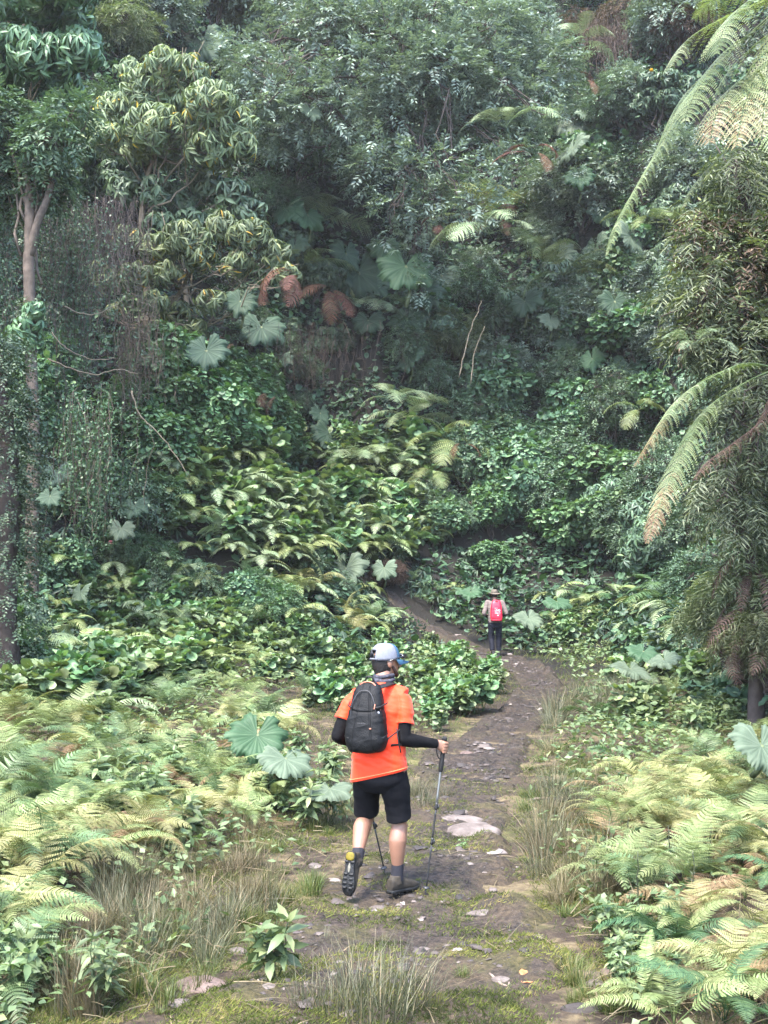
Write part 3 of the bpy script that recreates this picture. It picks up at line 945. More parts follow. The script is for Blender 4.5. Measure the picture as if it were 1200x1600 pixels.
def pix_scatter(n, poly, r=rng, ymin=4.0, ymax=75.0, y=None):
    """n points on the ground seen inside a region of the photo"""
    poly = np.array(poly, float)
    lo, hi = poly.min(0), poly.max(0)
    out = []
    while len(out) < n:
        u, v = r.uniform(lo[0], hi[0]), r.uniform(lo[1], hi[1])
        c = False; j = len(poly) - 1
        for i in range(len(poly)):
            if (poly[i, 1] > v) != (poly[j, 1] > v) and u < (poly[j, 0] - poly[i, 0]) * (v - poly[i, 1]) / (poly[j, 1] - poly[i, 1]) + poly[i, 0]:
                c = not c
            j = i
        if c:
            p = hit(u, v)
            if ymin <= p[1] <= ymax: out.append(p)
            elif r.random() < .02: out.append(p)
    return np.array(out)


r = np.random.default_rng(5)
# leafy undergrowth over the steep wall and slopes
n = 520000
X = r.uniform(-20, 21, n); Y = r.uniform(15, 58, n)
s_ = Y - onset(X)
e_r = X - (5.0 + .045 * (Y - 14)); e_l = -X - (5.2 + .1 * (Y - 14))
keep = ((s_ > .3) | (e_r > .2) | (e_l > .2)) & (pathdist(X, Y) > .5) & (np.abs(X) < Y * .36 + 3)
X, Y = X[keep], Y[keep]
N = terrain_normal(X, Y); keep = r.random(len(X)) < np.minimum(1, 1 / np.maximum(N[:, 2], .05) / 7.0)
X, Y, N = X[keep], Y[keep], N[keep]; Z = height(X, Y, False)
cavd = np.exp(-((X + 2.6) / 1.5) ** 2) * (Z > 6.5) * (Z < 12.5)
clump = fbm(X / 1.2, Y / 1.2, 77, 3)
sel = (clump > -.42) & (r.random(len(X)) > cavd * .15)
X, Y, Z, N, clump = X[sel], Y[sel], Z[sel], N[sel], clump[sel]
P = np.stack([X, Y, Z], -1) + N * (r.uniform(.03, .55, len(X)) * np.clip(.35 + 1.5 * clump, .15, 1.6))[:, None]
kind = fbm(X / 3.5 + 9, (Y + Z) / 3.5, 88, 3) + r.normal(0, .12, len(X))
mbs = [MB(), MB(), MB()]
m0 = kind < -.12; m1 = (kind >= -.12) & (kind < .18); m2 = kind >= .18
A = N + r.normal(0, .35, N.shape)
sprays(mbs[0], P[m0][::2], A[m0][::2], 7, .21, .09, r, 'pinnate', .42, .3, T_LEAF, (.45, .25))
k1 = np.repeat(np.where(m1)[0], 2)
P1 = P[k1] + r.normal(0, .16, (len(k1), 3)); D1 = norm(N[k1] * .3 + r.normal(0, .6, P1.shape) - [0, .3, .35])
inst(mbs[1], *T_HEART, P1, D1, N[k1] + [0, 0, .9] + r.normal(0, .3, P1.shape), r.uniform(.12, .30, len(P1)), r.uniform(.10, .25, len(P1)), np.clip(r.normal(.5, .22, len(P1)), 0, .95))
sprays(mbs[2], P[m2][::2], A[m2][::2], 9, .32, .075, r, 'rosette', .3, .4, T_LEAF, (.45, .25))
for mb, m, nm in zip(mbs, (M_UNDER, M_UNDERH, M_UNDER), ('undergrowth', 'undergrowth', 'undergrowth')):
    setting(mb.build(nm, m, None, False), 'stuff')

# ---------------------------------------------------------------- filler shrubs over the wall
r = np.random.default_rng(21)
keysets = [  # region of the photo -> kinds
    ([(880, -40), (1080, -40), (1080, 150), (880, 130)], ['dry', 'dry', 'narrow', 'darknarrow', 'fine'], 10, (.9, 1.4)),
    ([(180, -40), (420, -40), (420, 60), (180, 90)], ['narrow', 'narrow', 'fine', 'narrow'], 9, (.9, 1.3)),
    ([(400, 520), (560, 520), (540, 660), (430, 650)], ['dark', 'rosette', 'dark'], 7, (.4, .6)),
    ([(660, 790), (800, 800), (790, 900), (690, 910)], ['round', 'dark', 'lush', 'round'], 9, (.4, .65)),
    ([(860, 130), (1080, 150), (1100, 380), (880, 380)], ['fine', 'round', 'fine', 'rosette', 'dark'], 14, (.8, 1.3)),
    ([(880, 380), (1120, 380), (1120, 600), (860, 620)], ['fine', 'fine', 'dark', 'round', 'rosette'], 15, (.7, 1.15)),
    ([(640, 480), (880, 480), (880, 620), (640, 620)], ['rosette', 'round', 'dark', 'dark', 'fine', 'narrow'], 15, (.6, 1.0)),
    ([(700, 600), (1020, 590), (1010, 880), (800, 900), (720, 760)], ['round', 'round', 'lush', 'dark', 'dark', 'round'], 26, (.7, 1.1)),
    ([(960, 700), (1100, 640), (1100, 920), (940, 900)], ['dark', 'fine', 'dark', 'rosette'], 9, (.7, 1.0)),
    ([(0, 150), (200, 120), (240, 330), (0, 330)], ['rosette', 'dark', 'rosette', 'olive'], 9, (.9, 1.3)),
    ([(60, 600), (240, 600), (220, 820), (70, 900)], ['dark', 'round', 'midfine', 'dark', 'round'], 12, (.55, .85)),
    ([(230, 540), (420, 640), (440, 710), (230, 740)], ['lush'], 34, (.55, .85)),
    ([(340, 330), (560, 330), (560, 480), (400, 470)], ['dark', 'fine', 'rosette'], 7, (.6, .9)),
    ([(560, 300), (860, 320), (840, 460), (620, 440)], ['dark', 'fine', 'rosette', 'fine'], 7, (.5, .75)),
    ([(380, -40), (880, -40), (860, 300), (400, 300)], ['fine', 'fine', 'dark'], 16, (1.0, 1.5)),
    ([(230, 800), (420, 820), (440, 980), (100, 1000), (100, 900)], ['dark', 'round', 'midfine'], 10, (.4, .6)),
    ([(430, 900), (640, 900), (560, 1000), (440, 1000)], ['dark', 'dark', 'dry'], 5, (.3, .45)),
]
for poly, ks, n, (s0, s1) in keysets:
    for p in pix_scatter(n, poly, r, 18):
        sc = r.uniform(s0, s1)
        shrub(ks[r.integers(len(ks))], p + np.array([0, -.35 * sc, -.45 * sc]), sc, r)


# ================================================================== trees built one by one
def tree(label, cat, group, base, trunk_pts, trunk_r, C, R, leafmat, n, kw, barkmat=M_BARKD, limbs=.5, limb_r=.05, name='tree', seed=1, inner=.62, tw=4, sag=0.0, mode_fn=None, flat=.75, amp=.12):
    rr = np.random.default_rng(seed)
    base = np.asarray(base, float)
    e = empty(name, base)
    T_ = catmull(np.asarray(trunk_pts, float), 8)
    mb = MB(); tube(mb, T_ - base, np.linspace(trunk_r[0], trunk_r[1], len(T_)), 12, rough=.25, seed=seed); mb.build('trunk', barkmat, e)
    C = np.asarray(C, float); R = np.asarray(R, float)
    lb = MB()
    for c, q in zip(C, R):
        if rr.random() < limbs:
            k = rr.integers(len(T_) // 2, len(T_))
            P = wiggle(T_[k], c, 10, amp, sag, rr) - base
            tube(lb, P, np.linspace(limb_r, limb_r * .25, 10), 6)
            for _ in range(3):
                e2 = c - base + rr.normal(0, .6, 3) * q
                tube(lb, wiggle(P[6], e2, 6, .15, 0, rr), np.linspace(limb_r * .4, .008, 6), 4)
    mb = MB()
    P, A, k = crown_pts(C, R, n, rr, inner, flat=flat)
    sprays(mb, P - base, A, r=rr, **kw)
    twigs(lb, (P - base)[::tw], A[::tw], .45, .007, rr)
    lb.build('limbs', barkmat, e)
    mb.build('foliage', leafmat, e, False)
    tag(e, label, cat, group)
    return e


def px_blobs(lst, r=None):
    """[(u, v, depth, radius m)] -> centres, radii"""
    return np.array([at(u, v, y) for u, v, y, _ in lst]), np.array([q for *_, q in lst])


def stand(u, y):
    x = at(u, 700, y)[0]; return np.array([x, y, gz(x, y) - .2])


TG = 'trees on the hillside'
r = np.random.default_rng(31)
# --- big blue-green tree in the middle
L_ = []
for _ in range(78):
    a = r.uniform(0, 2 * PI); q = math.sqrt(r.random())
    u = 625 + 255 * q * math.cos(a); v = 125 + 195 * q * math.sin(a)
    if v > 250 and (u < 470 or r.random() < .4): v -= 60
    L_.append((u, v, 40.5 - 3.2 * math.sqrt(max(0, 1 - q * q)) * r.uniform(.3, 1) + (.0 if v > 0 else 1), r.uniform(.65, 1.25)))
for u, v in ((640, 270), (700, 250), (760, 270), (600, 230), (560, 260), (800, 240), (680, 310), (620, 320), (740, 320), (480, 120), (420, 160), (400, 90), (850, 180)):
    L_.append((u, v, 37.6 + r.uniform(-.6, .6), r.uniform(.5, .85)))
L_ += [(650, 350, 39.2, .65), (640, 395, 39.2, .6), (668, 330, 39, .6), (655, 440, 39.3, .55), (690, 390, 39.3, .5), (610, 360, 39.2, .5)]
C_, R_ = px_blobs(L_)
b = hit(650, 480); b[2] -= .3
tree('great blue-green fine-leaved tree spreading over the middle of the hillside', 'tree', TG, b,
     [b, at(655, 420, 40.6), at(640, 330, 40), at(620, 230, 39.6), at(630, 120, 39.6), at(640, 30, 40)], (.2, .09),
     C_, R_, M_FINE, 6000, dict(k=11, L=.25, W=.088, mode='pinnate', TL=.62, droop=.15, tint=(.5, .26)), limbs=.9, limb_r=.08, seed=3, inner=.55)
# pale bent limb showing in it
# --- drooping rosette tree, upper
L_ = [(u, v, 33.5 + r.uniform(-1, 1), q * 1.2) for u, v, q in ((190, 175, .75), (235, 140, .8), (285, 130, .85), (330, 160, .8), (365, 200, .75), (300, 190, .9), (240, 200, .85),
      (215, 235, .6), (270, 240, .7), (330, 235, .7), (375, 225, .5), (160, 210, .55), (250, 100, .6), (300, 105, .5), (205, 110, .5))]
C_, R_ = px_blobs(L_); b = stand(225, 33.8)
tree('rounded pale-limbed tree of drooping yellow-tinged leaf rosettes, upper one by the brown vines', 'tree', TG, b,
     [b, at(232, 480, 34), at(226, 400, 34), at(222, 340, 34), at(232, 270, 33.8), at(262, 200, 33.6)], (.16, .06),
     C_, R_, M_OLIVE, 1050, dict(k=12, L=.36, W=.066, mode='rosette', droop=.55, tpl=T_LANCE, tint=(.6, .24), accent=.022), M_TWIG, .9, .045, seed=4, inner=.4, sag=.03)
# --- second: dark whorls just below it
L_ = [(u, v, 34 + r.uniform(-.8, .8), q * 1.15) for u, v, q in ((200, 295, .55), (240, 300, .6), (285, 310, .6), (325, 290, .55), (365, 300, .5), (390, 330, .5), (300, 345, .5), (250, 350, .5))]
C_, R_ = px_blobs(L_); b = stand(300, 34.6)
tree('dark green tree of leaf whorls between the two yellow-tinged rosette trees', 'tree', TG, b,
     [b, at(290, 450, 34.5), at(285, 380, 34.4), at(285, 320, 34.3)], (.1, .05),
     C_, R_, M_DARK, 420, dict(k=11, L=.36, W=.10, mode='rosette', droop=.45, tpl=T_LANCE, tint=(.6, .24), accent=.0), M_TWIG, .8, .03, seed=5, inner=.7)
# --- lower rosette tree with crooked limbs
L_ = [(u, v, 32.3 + r.uniform(-.8, .8), q * 1.2) for u, v, q in ((200, 375, .5), (245, 385, .55), (290, 370, .6), (345, 355, .55), (390, 365, .55), (430, 395, .5), (450, 425, .35), (170, 440, .45), (215, 430, .5),
      (265, 425, .45), (310, 400, .45), (370, 410, .45), (150, 420, .35), (330, 470, .4), (280, 490, .45), (240, 470, .4), (305, 510, .35), (130, 470, .3), (380, 460, .3), (415, 425, .35), (180, 485, .3))]
C_, R_ = px_blobs(L_); b = stand(265, 33.2)
tree('lower rosette tree with crooked pale bare limbs over the lush green mound', 'tree', TG, b,
     [b, at(262, 590, 33), at(250, 540, 33), at(262, 490, 32.8), at(285, 450, 32.6), at(300, 410, 32.4)], (.1, .05),
     C_, R_, M_OLIVE, 850, dict(k=11, L=.32, W=.06, mode='rosette', droop=.5, tpl=T_LANCE, tint=(.55, .26), accent=.02), M_TWIG, 1.0, .032, seed=6, inner=.4, sag=.12, amp=.2)
# --- upper left corner tree
L_ = [(r.uniform(-60, 150), r.uniform(-40, 135), 27 + r.uniform(-1.2, 1.2), r.uniform(.5, .8)) for _ in range(26)]
L_ = [(u, v, y, q) for u, v, y, q in L_ if u + v * .5 < 165]
C_, R_ = px_blobs(L_); b = hit(-80, 700); b[2] -= .3
tree('leafy tree of long hanging leaves filling the upper left corner', 'tree', TG, b,
     [b, at(-60, 400, 27.5), at(-30, 150, 27.5), at(40, 40, 27.3)], (.2, .07),
     C_, R_, M_MID, 1200, dict(k=12, L=.34, W=.08, mode='rosette', droop=.55, tpl=T_LANCE, tint=(.5, .25), accent=.0), M_TWIG, .6, .04, seed=7, inner=.65)
# --- pale trunk tree on the left with its dark leafy crown
L_ = [(u + r.normal(0, 8), v + r.normal(0, 8), 24.2 + r.uniform(-.9, .9), q) for u, v, q in ((20, 200, .6), (60, 175, .5), (90, 220, .5), (-15, 250, .6), (35, 270, .55), (75, 265, .4), (10, 310, .45), (120, 190, .4), (55, 225, .55), (-30, 180, .6), (95, 285, .3), (5, 160, .5), (40, 320, .3))]
C_, R_ = px_blobs(L_); b = hit(50, 900); b[1] = 24; b[0] = at(52, 800, 24)[0]; b[2] = gz(b[0], 24) - .2
tr = tree('tall tree with a pale bare forked trunk beside the brown vine curtain', 'tree', TG, b,
     [b, at(52, 720, 24), at(50, 600, 24), at(46, 480, 24), at(45, 400, 24), at(47, 330, 24), at(40, 250, 24.2), at(30, 180, 24.4)], (.15, .09),
     C_, R_, M_DARK, 1500, dict(k=9, L=.2, W=.075, mode='pinnate', TL=.4, droop=.4, tint=(.55, .28)), M_BARK, .8, .035, seed=8, inner=.6)
mb = MB(); tube(mb, catmull([at(47, 400, 24), at(58, 350, 23.9), at(74, 310, 23.9), at(86, 265, 24), at(95, 215, 24)], 5) - b, np.linspace(.10, .05, 21), 9, rough=.2); mb.build('limb', M_BARK, tr)
mb = MB(); q = at(44, 505, 23.85) - b
P, A, k = crown_pts(np.array([q, q + [.15, -.1, .3], q + [-.15, -.1, -.2], q + [.1, 0, -.35]]), np.array([.33, .3, .3, .25]), 90, r)
sprays(mb, P, A, 9, .2, .07, r, 'rosette', .3, .7, T_LANCE, (.7, .2)); mb.build('epiphyte', M_MID, tr, False)
mb = MB(); k = 420; t = r.random(k); c = np.stack([np.interp(t, [0, .35, .7, 1], [at(52, 720, 24)[q], at(50, 600, 24)[q], at(46, 480, 24)[q], at(45, 350, 24)[q]]) for q in range(3)], -1) - b; keep = fbm(t * 7, t * 0, 5, 2) > -.08; c = c[keep]; k = len(c); a = r.uniform(0, 6.28, k); d = np.stack([np.cos(a), np.sin(a), 0 * a], -1)
sprays(mb, c + d * .14, d, 6, .085, .05, r, 'pinnate', .2, .5, T_LEAF, (.4, .25)); mb.build('climber', M_DARK, tr, False)
# --- hanging brown vine curtains
def vine_curtain(label, area, y, n, lo, hi, seed, tint=.45, leafy=0, mat=None):
    rr = np.random.default_rng(seed); mb = MB(); lf = MB()
    (u0, v0), (u1, v1) = area
    b = at((u0 + u1) / 2, v0, y)
    for _ in range(n):
        u = rr.normal((u0 + u1) / 2, (u1 - u0) * .3); v = v0 + (v1 - v0) * rr.beta(1.2, 2.2)
        top = at(u, v, y + rr.uniform(-.6, .6)) - b
        L = rr.uniform(lo, hi)
        m = max(5, int(L / .22)); P = top - np.outer(np.linspace(0, L, m), [0, 0, 1.0])
        P[:, :2] += np.cumsum(rr.normal(0, .06, (m, 2)), 0)
        P[:, 2] += rr.normal(0, .03, m)
        tube(mb, P, rr.uniform(.003, .008), 3, float(np.clip(rr.normal(tint, .25), 0, 1)), cap=False)
        k = int(L * 10)
        if k > 2:
            q = P[rr.integers(0, m, k)] + rr.normal(0, .03, (k, 3))
            inst(lf, *T_STRIP, q, rr.normal(0, 1, (k, 3)) - [0, 0, .5], rr.normal(0, 1, (k, 3)), rr.uniform(.08, .28, k), .007, np.clip(rr.normal(tint, .25, k), 0, 1))
            if leafy:
                k = int(L * leafy)
                q = P[rr.integers(0, m, k)] + rr.normal(0, .08, (k, 3))
                inst(lf, *T_LEAF, q, rr.normal(0, 1, (k, 3)) - [0, 0, .8], rr.normal(0, 1, (k, 3)), rr.uniform(.05, .11, k), .05, np.clip(rr.normal(tint, .25, k), 0, 1))
    e = empty('hanging_vines', b)
    mb.build('strands', M_VINE, e); lf.build('twigs', mat or M_VINE, e)
    tag(e, label, 'vines', 'curtains of hanging vines')


vine_curtain('wide purplish-brown curtain of dead vines beside the pale trunk', ((60, 290), (170, 500)), 26.8, 190, .8, 3.6, 1, .4, 9, M_DARK)
vine_curtain('narrower brown vine curtain left of the lush green mound', ((180, 450), (250, 600)), 28.5, 110, .8, 2.2, 2, .4)
vine_curtain('brown vine tangle under the drooping rosette tree', ((130, 300), (215, 400)), 30, 200, .8, 2.2, 3, .5)
vine_curtain('thin leafy vines hanging below the pale trunk in the left slope', ((90, 600), (200, 760)), 24, 110, .8, 2.2, 4, .3, 14, M_MID)
vine_curtain('dark leafy vines hanging at the left edge above the smothered stump', ((-30, 330), (25, 560)), 25.3, 110, 1.0, 3.0, 5, .3, 26, M_DARK)
vine_curtain('brown hanging vines under the right edge foliage', ((1120, 560), (1230, 900)), 16.5, 150, .5, 1.8, 6, .4, 8, M_BAMB)
vine_curtain('brown dead stalks hanging high up right of the big tree', ((900, 10), (1010, 90)), 46, 150, .8, 2.6, 7, .45)
vine_curtain('dark dead roots and stalks hanging inside the cave hollow', ((400, 500), (560, 580)), 38.2, 120, .5, 2.0, 8, .15)
# bare crooked sticks on the left slope
for q, (pts, lab) in enumerate((([(75, 560), (110, 575), (150, 585), (185, 577), (215, 585)], 'pale crooked bare branch reaching right from the pale trunk'),
                                ([(80, 520), (105, 545), (145, 562), (180, 560)], 'thin pale bare branch above the longer crooked one'),
                                ([(100, 478), (125, 490), (160, 488), (190, 470)], 'thin bare branch below the brown vine curtain top'),
                                ([(120, 620), (135, 660), (140, 700), (137, 730)], 'bare stick standing in the left slope below the vines'),
                                ([(205, 610), (220, 650), (255, 685), (297, 745)], 'long bent dead stem over the left slope of ferns'),
                                ([(717, 590), (728, 540), (745, 490), (752, 470)], 'thin bare upright stem amid the shrubs right of the middle'),
                                ([(735, 600), (742, 550), (757, 510)], 'shorter bare stem beside the taller one in the shrubs'))):
    mb = MB(); y = 25.3 if q < 5 else 35
    p0 = np.array([at(u, v, y) for u, v in pts]); tube(mb, catmull(p0, 6) + r.normal(0, .01, (len(pts) * 6 - 5, 3)), np.linspace(.018, .008, len(pts) * 6 - 5), 5)
    tag(mb.build('bare_branch', M_TWIG, None, True, p0[0]), lab, 'branch', 'bare branches')
# --- trunk column smothered in small climbers, left edge
b = at(10, 1060, 17.5); b[2] = gz(b[0], b[1]) - .1
e = empty('climber_clad_trunk', b)
mb = MB(); T_ = catmull([b, at(5, 900, 17.6), at(12, 760, 17.6), at(0, 620, 17.6), at(-15, 520, 17.6)], 8) - b; tube(mb, T_, np.linspace(.22, .13, len(T_)), 10, rough=.3); mb.build('trunk', M_BARKD, e)
mb = MB(); k = 2300; t = r.random(k) ** .9; a = r.uniform(0, 6.28, k)
c = np.stack([np.interp(t, np.linspace(0, 1, len(T_)), T_[:, q]) for q in range(3)], -1)
rad = (.22 + .18 * (1 + fbm(t * 9, a, 3, 2)) + .2 * (1 - t))
d = np.stack([np.cos(a), np.sin(a), np.zeros(k)], -1)
sprays(mb, c + d * rad[:, None] * r.uniform(.5, 1.15, k)[:, None], d, 8, .075, .042, r, 'pinnate', .22, .45, T_LEAF, (.35, .25)); mb.build('climber', M_DARK, e, False)
tag(e, 'thick trunk smothered in small dark climber leaves at the left edge', 'tree', TG)

# ================================================================== right edge mass
L_ = []
for u0, u1, v0, v1, nn, y in ((1130, 1230, 200, 330, 8, 15.5), (1080, 1230, 330, 560, 16, 15.5), (1120, 1240, 560, 700, 9, 15.0), (1110, 1240, 700, 820, 10, 15.5)):
    for _ in range(nn):
        L_.append((r.uniform(u0, u1), r.uniform(v0, v1), y + r.uniform(-.8, .8), r.uniform(.28, .5)))
C_, R_ = px_blobs(L_); b = at(1215, 1040, 16.2); b[2] = gz(b[0], b[1]) - .1
tree('shaggy tree hung with narrow leaves and vines along the right edge', 'tree', TG, b,
     [b, at(1205, 900, 16.2), at(1200, 760, 16.2), at(1190, 600, 16), at(1190, 450, 16), at(1180, 300, 16)], (.24, .1),
     C_, R_, M_BAMBG, 1600, dict(k=10, L=.19, W=.026, mode='pinnate', TL=.3, droop=.75, tint=(.42, .3)), M_BARKD, .7, .03, seed=12, inner=.35, sag=.05)
L_ = [(r.uniform(1075, 1220), r.uniform(240, 540), 15.2 + r.uniform(-.5, .5), r.uniform(.25, .4)) for _ in range(16)]
C_, R_ = px_blobs(L_)
mb = MB(); rr = np.random.default_rng(5); P, A, k = crown_pts(C_, R_, 520, rr, .5); b2 = at(1150, 420, 15.4)
sprays(mb, P - b2, A, 8, .12, .045, rr, 'pinnate', .25, .35, T_LEAF, (.6, .3)); e = empty('climber', b2)
mb.build('foliage', M_OLIVE, e, False)
mb = MB(); P2, A2, k2 = crown_pts(C_, R_, 420, rr, .4); sprays(mb, P2 - b2, A2, 8, .14, .03, rr, 'pinnate', .28, .6, T_LEAF, (.5, .3)); mb.build('dry_foliage', M_DEADLEAF, e, False)
mb = MB()
for q in range(26): tube(mb, wiggle(P[q * 9] - b2, P[q * 9 + 120] - b2, 8, .2, .1, rr), .007, 4)
mb.build('stems', M_TWIG, e); tag(e, 'glossy leafed climber draped over the right edge tree below the fern fronds', 'climber')
# dark hollow trunk with dead skirt at the right edge
for u, v, nm in ((1172, 800, 0), (1150, 700, 1)):
    pass

for u, v, y, sc, key, lab in ((1130, 960, 16.5, .55, 'narrow', 'grey-green feathery bamboo under the right edge tree, left one'), (1185, 900, 15.5, .6, 'narrow', 'feathery bamboo hanging over the dark trunk at the right edge'), (1195, 1010, 15, .45, 'narrow', 'low feathery bamboo at the foot of the right edge trunk'),
                              (1100, 900, 18, .5, 'dark', 'dark shrub behind the feathery bamboo at the right edge')):
    p = at(u, v, y); p[2] -= 1.25 * sc; shrub(key, p, sc, r, label=lab)
# --- tree ferns at the right edge: every frond follows its own bend
def tree_fern(label, crown, basep, fronds, seed, dead=()):
    rr = np.random.default_rng(seed)
    e = empty('tree_fern', basep)
    mb = MB(); T_ = catmull([basep, (np.asarray(basep) + crown) / 2 + [.05, .05, 0], crown], 8) - basep
    tube(mb, T_, np.linspace(.12, .09, len(T_)), 10, rough=.5, seed=2); mb.build('trunk', M_BARKD, e)
    for pts, y0, y1, wid, tipt, mat, np_, bare in fronds:
        n_ = len(pts)
        P = np.array([at(u, v, y0 + (y1 - y0) * i / (n_ - 1)) for i, (u, v) in enumerate(pts)])
        P = catmull(P, 7) - basep
        mb = MB(); frond(mb, P, wid, np_, 13, 'lance', bare, .012, tint=(.2, .75), tipt=tipt, dr=.55, r=rr, fwd=.3, pw=.92)
        mb.build('frond', mat, e)
    tag(e, label, 'tree fern', 'tree ferns')
    return e


c1 = at(1262, -30, 12.5); b1 = np.array([c1[0] + .5, 12.6, gz(c1[0] + .5, 12.6) - .1])
tree_fern('large pale tree fern arching in from the upper right corner', c1, b1, [
    ([(1262, -30), (1200, 0), (1125, 32), (1075, 62), (1048, 105)], 12.5, 12.0, .42, None, M_TREEF, 30, .1),
    ([(1262, -30), (1190, 40), (1140, 75), (1100, 125), (1078, 165), (1070, 190)], 12.5, 11.6, .40, None, M_TREEF, 30, .1),
    ([(1262, -30), (1180, 45), (1110, 110), (1070, 150), (1040, 215), (1000, 285), (968, 345), (947, 400)], 12.6, 11.9, .24, None, M_TREEF, 44, .25),
    ([(1262, -30), (1220, 90), (1165, 120), (1125, 165), (1108, 225)], 12.4, 11.5, .42, .93, M_TREEF, 28, .12),
    ([(1262, -30), (1235, 60), (1190, 110), (1165, 160), (1150, 230)], 12.3, 11.4, .40, .9, M_TREEF, 28, .12),
    ([(1262, -30), (1240, 150), (1180, 200), (1120, 250), (1085, 290), (1067, 325)], 12.6, 12.2, .22, None, M_TREEF, 28, .3),
    ([(1262, -30), (1215, -20), (1165, 5), (1135, 40), (1118, 85)], 12.2, 11.6, .40, None, M_TREEF, 28, .1),
    ([(1262, -30), (1230, 20), (1205, 80), (1195, 150), (1190, 215)], 12.2, 11.4, .38, .85, M_TREEF, 28, .12),
    ([(1262, -30), (1250, 80), (1225, 160), (1208, 235)], 12.0, 11.2, .36, .5, M_TREEF, 26, .12),
    ([(1262, -30), (1150, -10), (1115, 0), (1085, 30)], 12.7, 13.2, .34, None, M_TREEF, 24, .1),
    ([(1262, -30), (1230, 30), (1180, 70), (1140, 110), (1120, 150)], 12.8, 12.6, .36, .3, M_TREEF, 26, .1),
    ([(1262, -30), (1330, -60), (1400, 0), (1440, 90)], 12.4, 12.0, .4, None, M_TREEF, 24, .1),
    ([(1262, -30), (1290, 60), (1310, 160), (1315, 240)], 12.4, 11.4, .38, .5, M_TREEF, 24, .1)], 3)
c2 = at(1215, 575, 13); b2 = np.array([c2[0] + .2, 13.1, gz(c2[0] + .2, 13.1) - .1])
tree_fern('tree fern with brown-tipped fronds pointing left halfway up the right edge', c2, b2, [
    ([(1215, 575), (1165, 568), (1120, 585), (1075, 612), (1040, 655), (990, 730)], 13, 12.3, .24, 1.0, M_TREEF, 36, .1),
    ([(1215, 575), (1160, 600), (1105, 640), (1068, 705), (1042, 760), (1022, 815), (1010, 850)], 13, 12.0, .24, 1.0, M_TREEF, 44, .1),
    ([(1215, 575), (1170, 570), (1130, 580), (1090, 600), (1060, 640)], 13.2, 13.4, .32, .3, M_TREEF, 28, .12),
    ([(1215, 575), (1195, 650), (1150, 690), (1110, 720), (1085, 750)], 13, 12.5, .2, 1.0, M_DEADF, 26, .2),
    ([(1215, 575), (1260, 600), (1300, 680)], 13, 12.4, .34, .3, M_TREEF, 24, .15)], 4)
# dead-skirted fern trunk on the right, smaller brown stump by the path
def skirt(label, p, h, n, L, seed, name='dead_fern_skirt'):
    rr = np.random.default_rng(seed); e = empty(name, p)
    mb = MB(); tube(mb, catmull([[0, 0, -.1], [.03, 0, h * .5], [0, 0, h]], 6), np.linspace(.11, .07, 13), 9, rough=.5); mb.build('trunk', M_BARKD, e)
    for k in range(n):
        o = obj('dead_frond', FR['dead'][rr.integers(3)], e, (0, 0, h * rr.uniform(.45, 1)), (rr.normal(.0, .15), rr.normal(0, .2), rr.uniform(0, 6.28)), L * rr.uniform(.7, 1.1))
    tag(e, label, 'dead fern'); return e


p = hit(1040, 1066); skirt('squat stump with a skirt of dead red-brown fronds right of the path', p, .62, 24, .62, 3)
p = at(1178, 1010, 15.2); p[2] = gz(p[0], p[1]); skirt('dark trunk with long brown dead fronds in the shade at the right edge', p, 2.6, 30, .95, 4)

# ================================================================== ferns and fronds placed on the wall
bpy.context.view_layer.update(); DG = bpy.context.evaluated_depsgraph_get()


def wall(u, v, lift=.6):
    d = ray(u, v); ok_, q, *_ = scene.ray_cast(DG, Vector(CAM), Vector(d / np.linalg.norm(d)))
    if not ok_: return hit(u, v) + np.array([0, -lift, .15])
    q = np.array(q); return q - d / d[1] * lift


r = np.random.default_rng(41)
TF = [(735, 345, 2.1, 'tree', 7, 'tall arching tree fern hanging below the big tree'), (765, 365, 1.7, 'treeb', 5, 'olive tree fern beside the red-brown frond'),
      (880, 430, 2.0, 'tree', 6, 'deep green tree fern left of the dark gap on the right'), (500, 345, 1.5, 'treeb', 5, 'bright arching fern above the cave hollow'),
      (585, 480, 1.3, 'treeb', 6, 'fresh green fern beside the giant round leaves in the middle'), (470, 420, 1.4, 'tree', 5, 'fern with green fronds over its dead red ones above the hollow'),
      (690, 200, 1.5, 'treeb', 4, 'fern showing at the lower edge of the big tree'), (790, 200, 1.6, 'treeb', 5, 'fern in the right side of the big tree'),
      (905, 65, 1.3, 'treeb', 5, 'light green fern at the top right of the big tree'), (1010, 350, 1.4, 'tree', 5, 'fern behind the long hanging frond on the right'),
      (640, 660, 1.5, 'treeb', 8, 'feathery fern at the foot of the hillside in the middle'), (670, 740, 1.3, 'tree', 7, 'fern with upright fronds beside the feathery one'),
      (560, 720, 1.3, 'treeb', 7, 'fern on the crest behind the slope of flat ferns'), (1085, 540, 1.2, 'treeb', 5, 'fern below the glossy climber at the right'),
      (610, 625, 1.2, 'treeb', 5, 'small fern with level fronds by the bent bare stem'), (700, 690, 1.4, 'tree', 6, 'dark fern left of the round-leaved shrubs'),
      (850, 395, 1.3, 'treeb', 5, 'pale olive fern above the deep green tree fern'), (1000, 640, 1.2, 'tree', 5, 'dark fern behind the brown-tipped fronds')]
for u, v, s_, key, nf, lab in TF:
    q_ = wall(u, v, .8); fern(key, q_, s_ * q_[1] / 29, nf, '', '', 'ferns on the hillside', az0=PI / 2 + .3, azspan=PI * 1.15, r=r, label=lab, name='hillside_fern', tilt=.1)
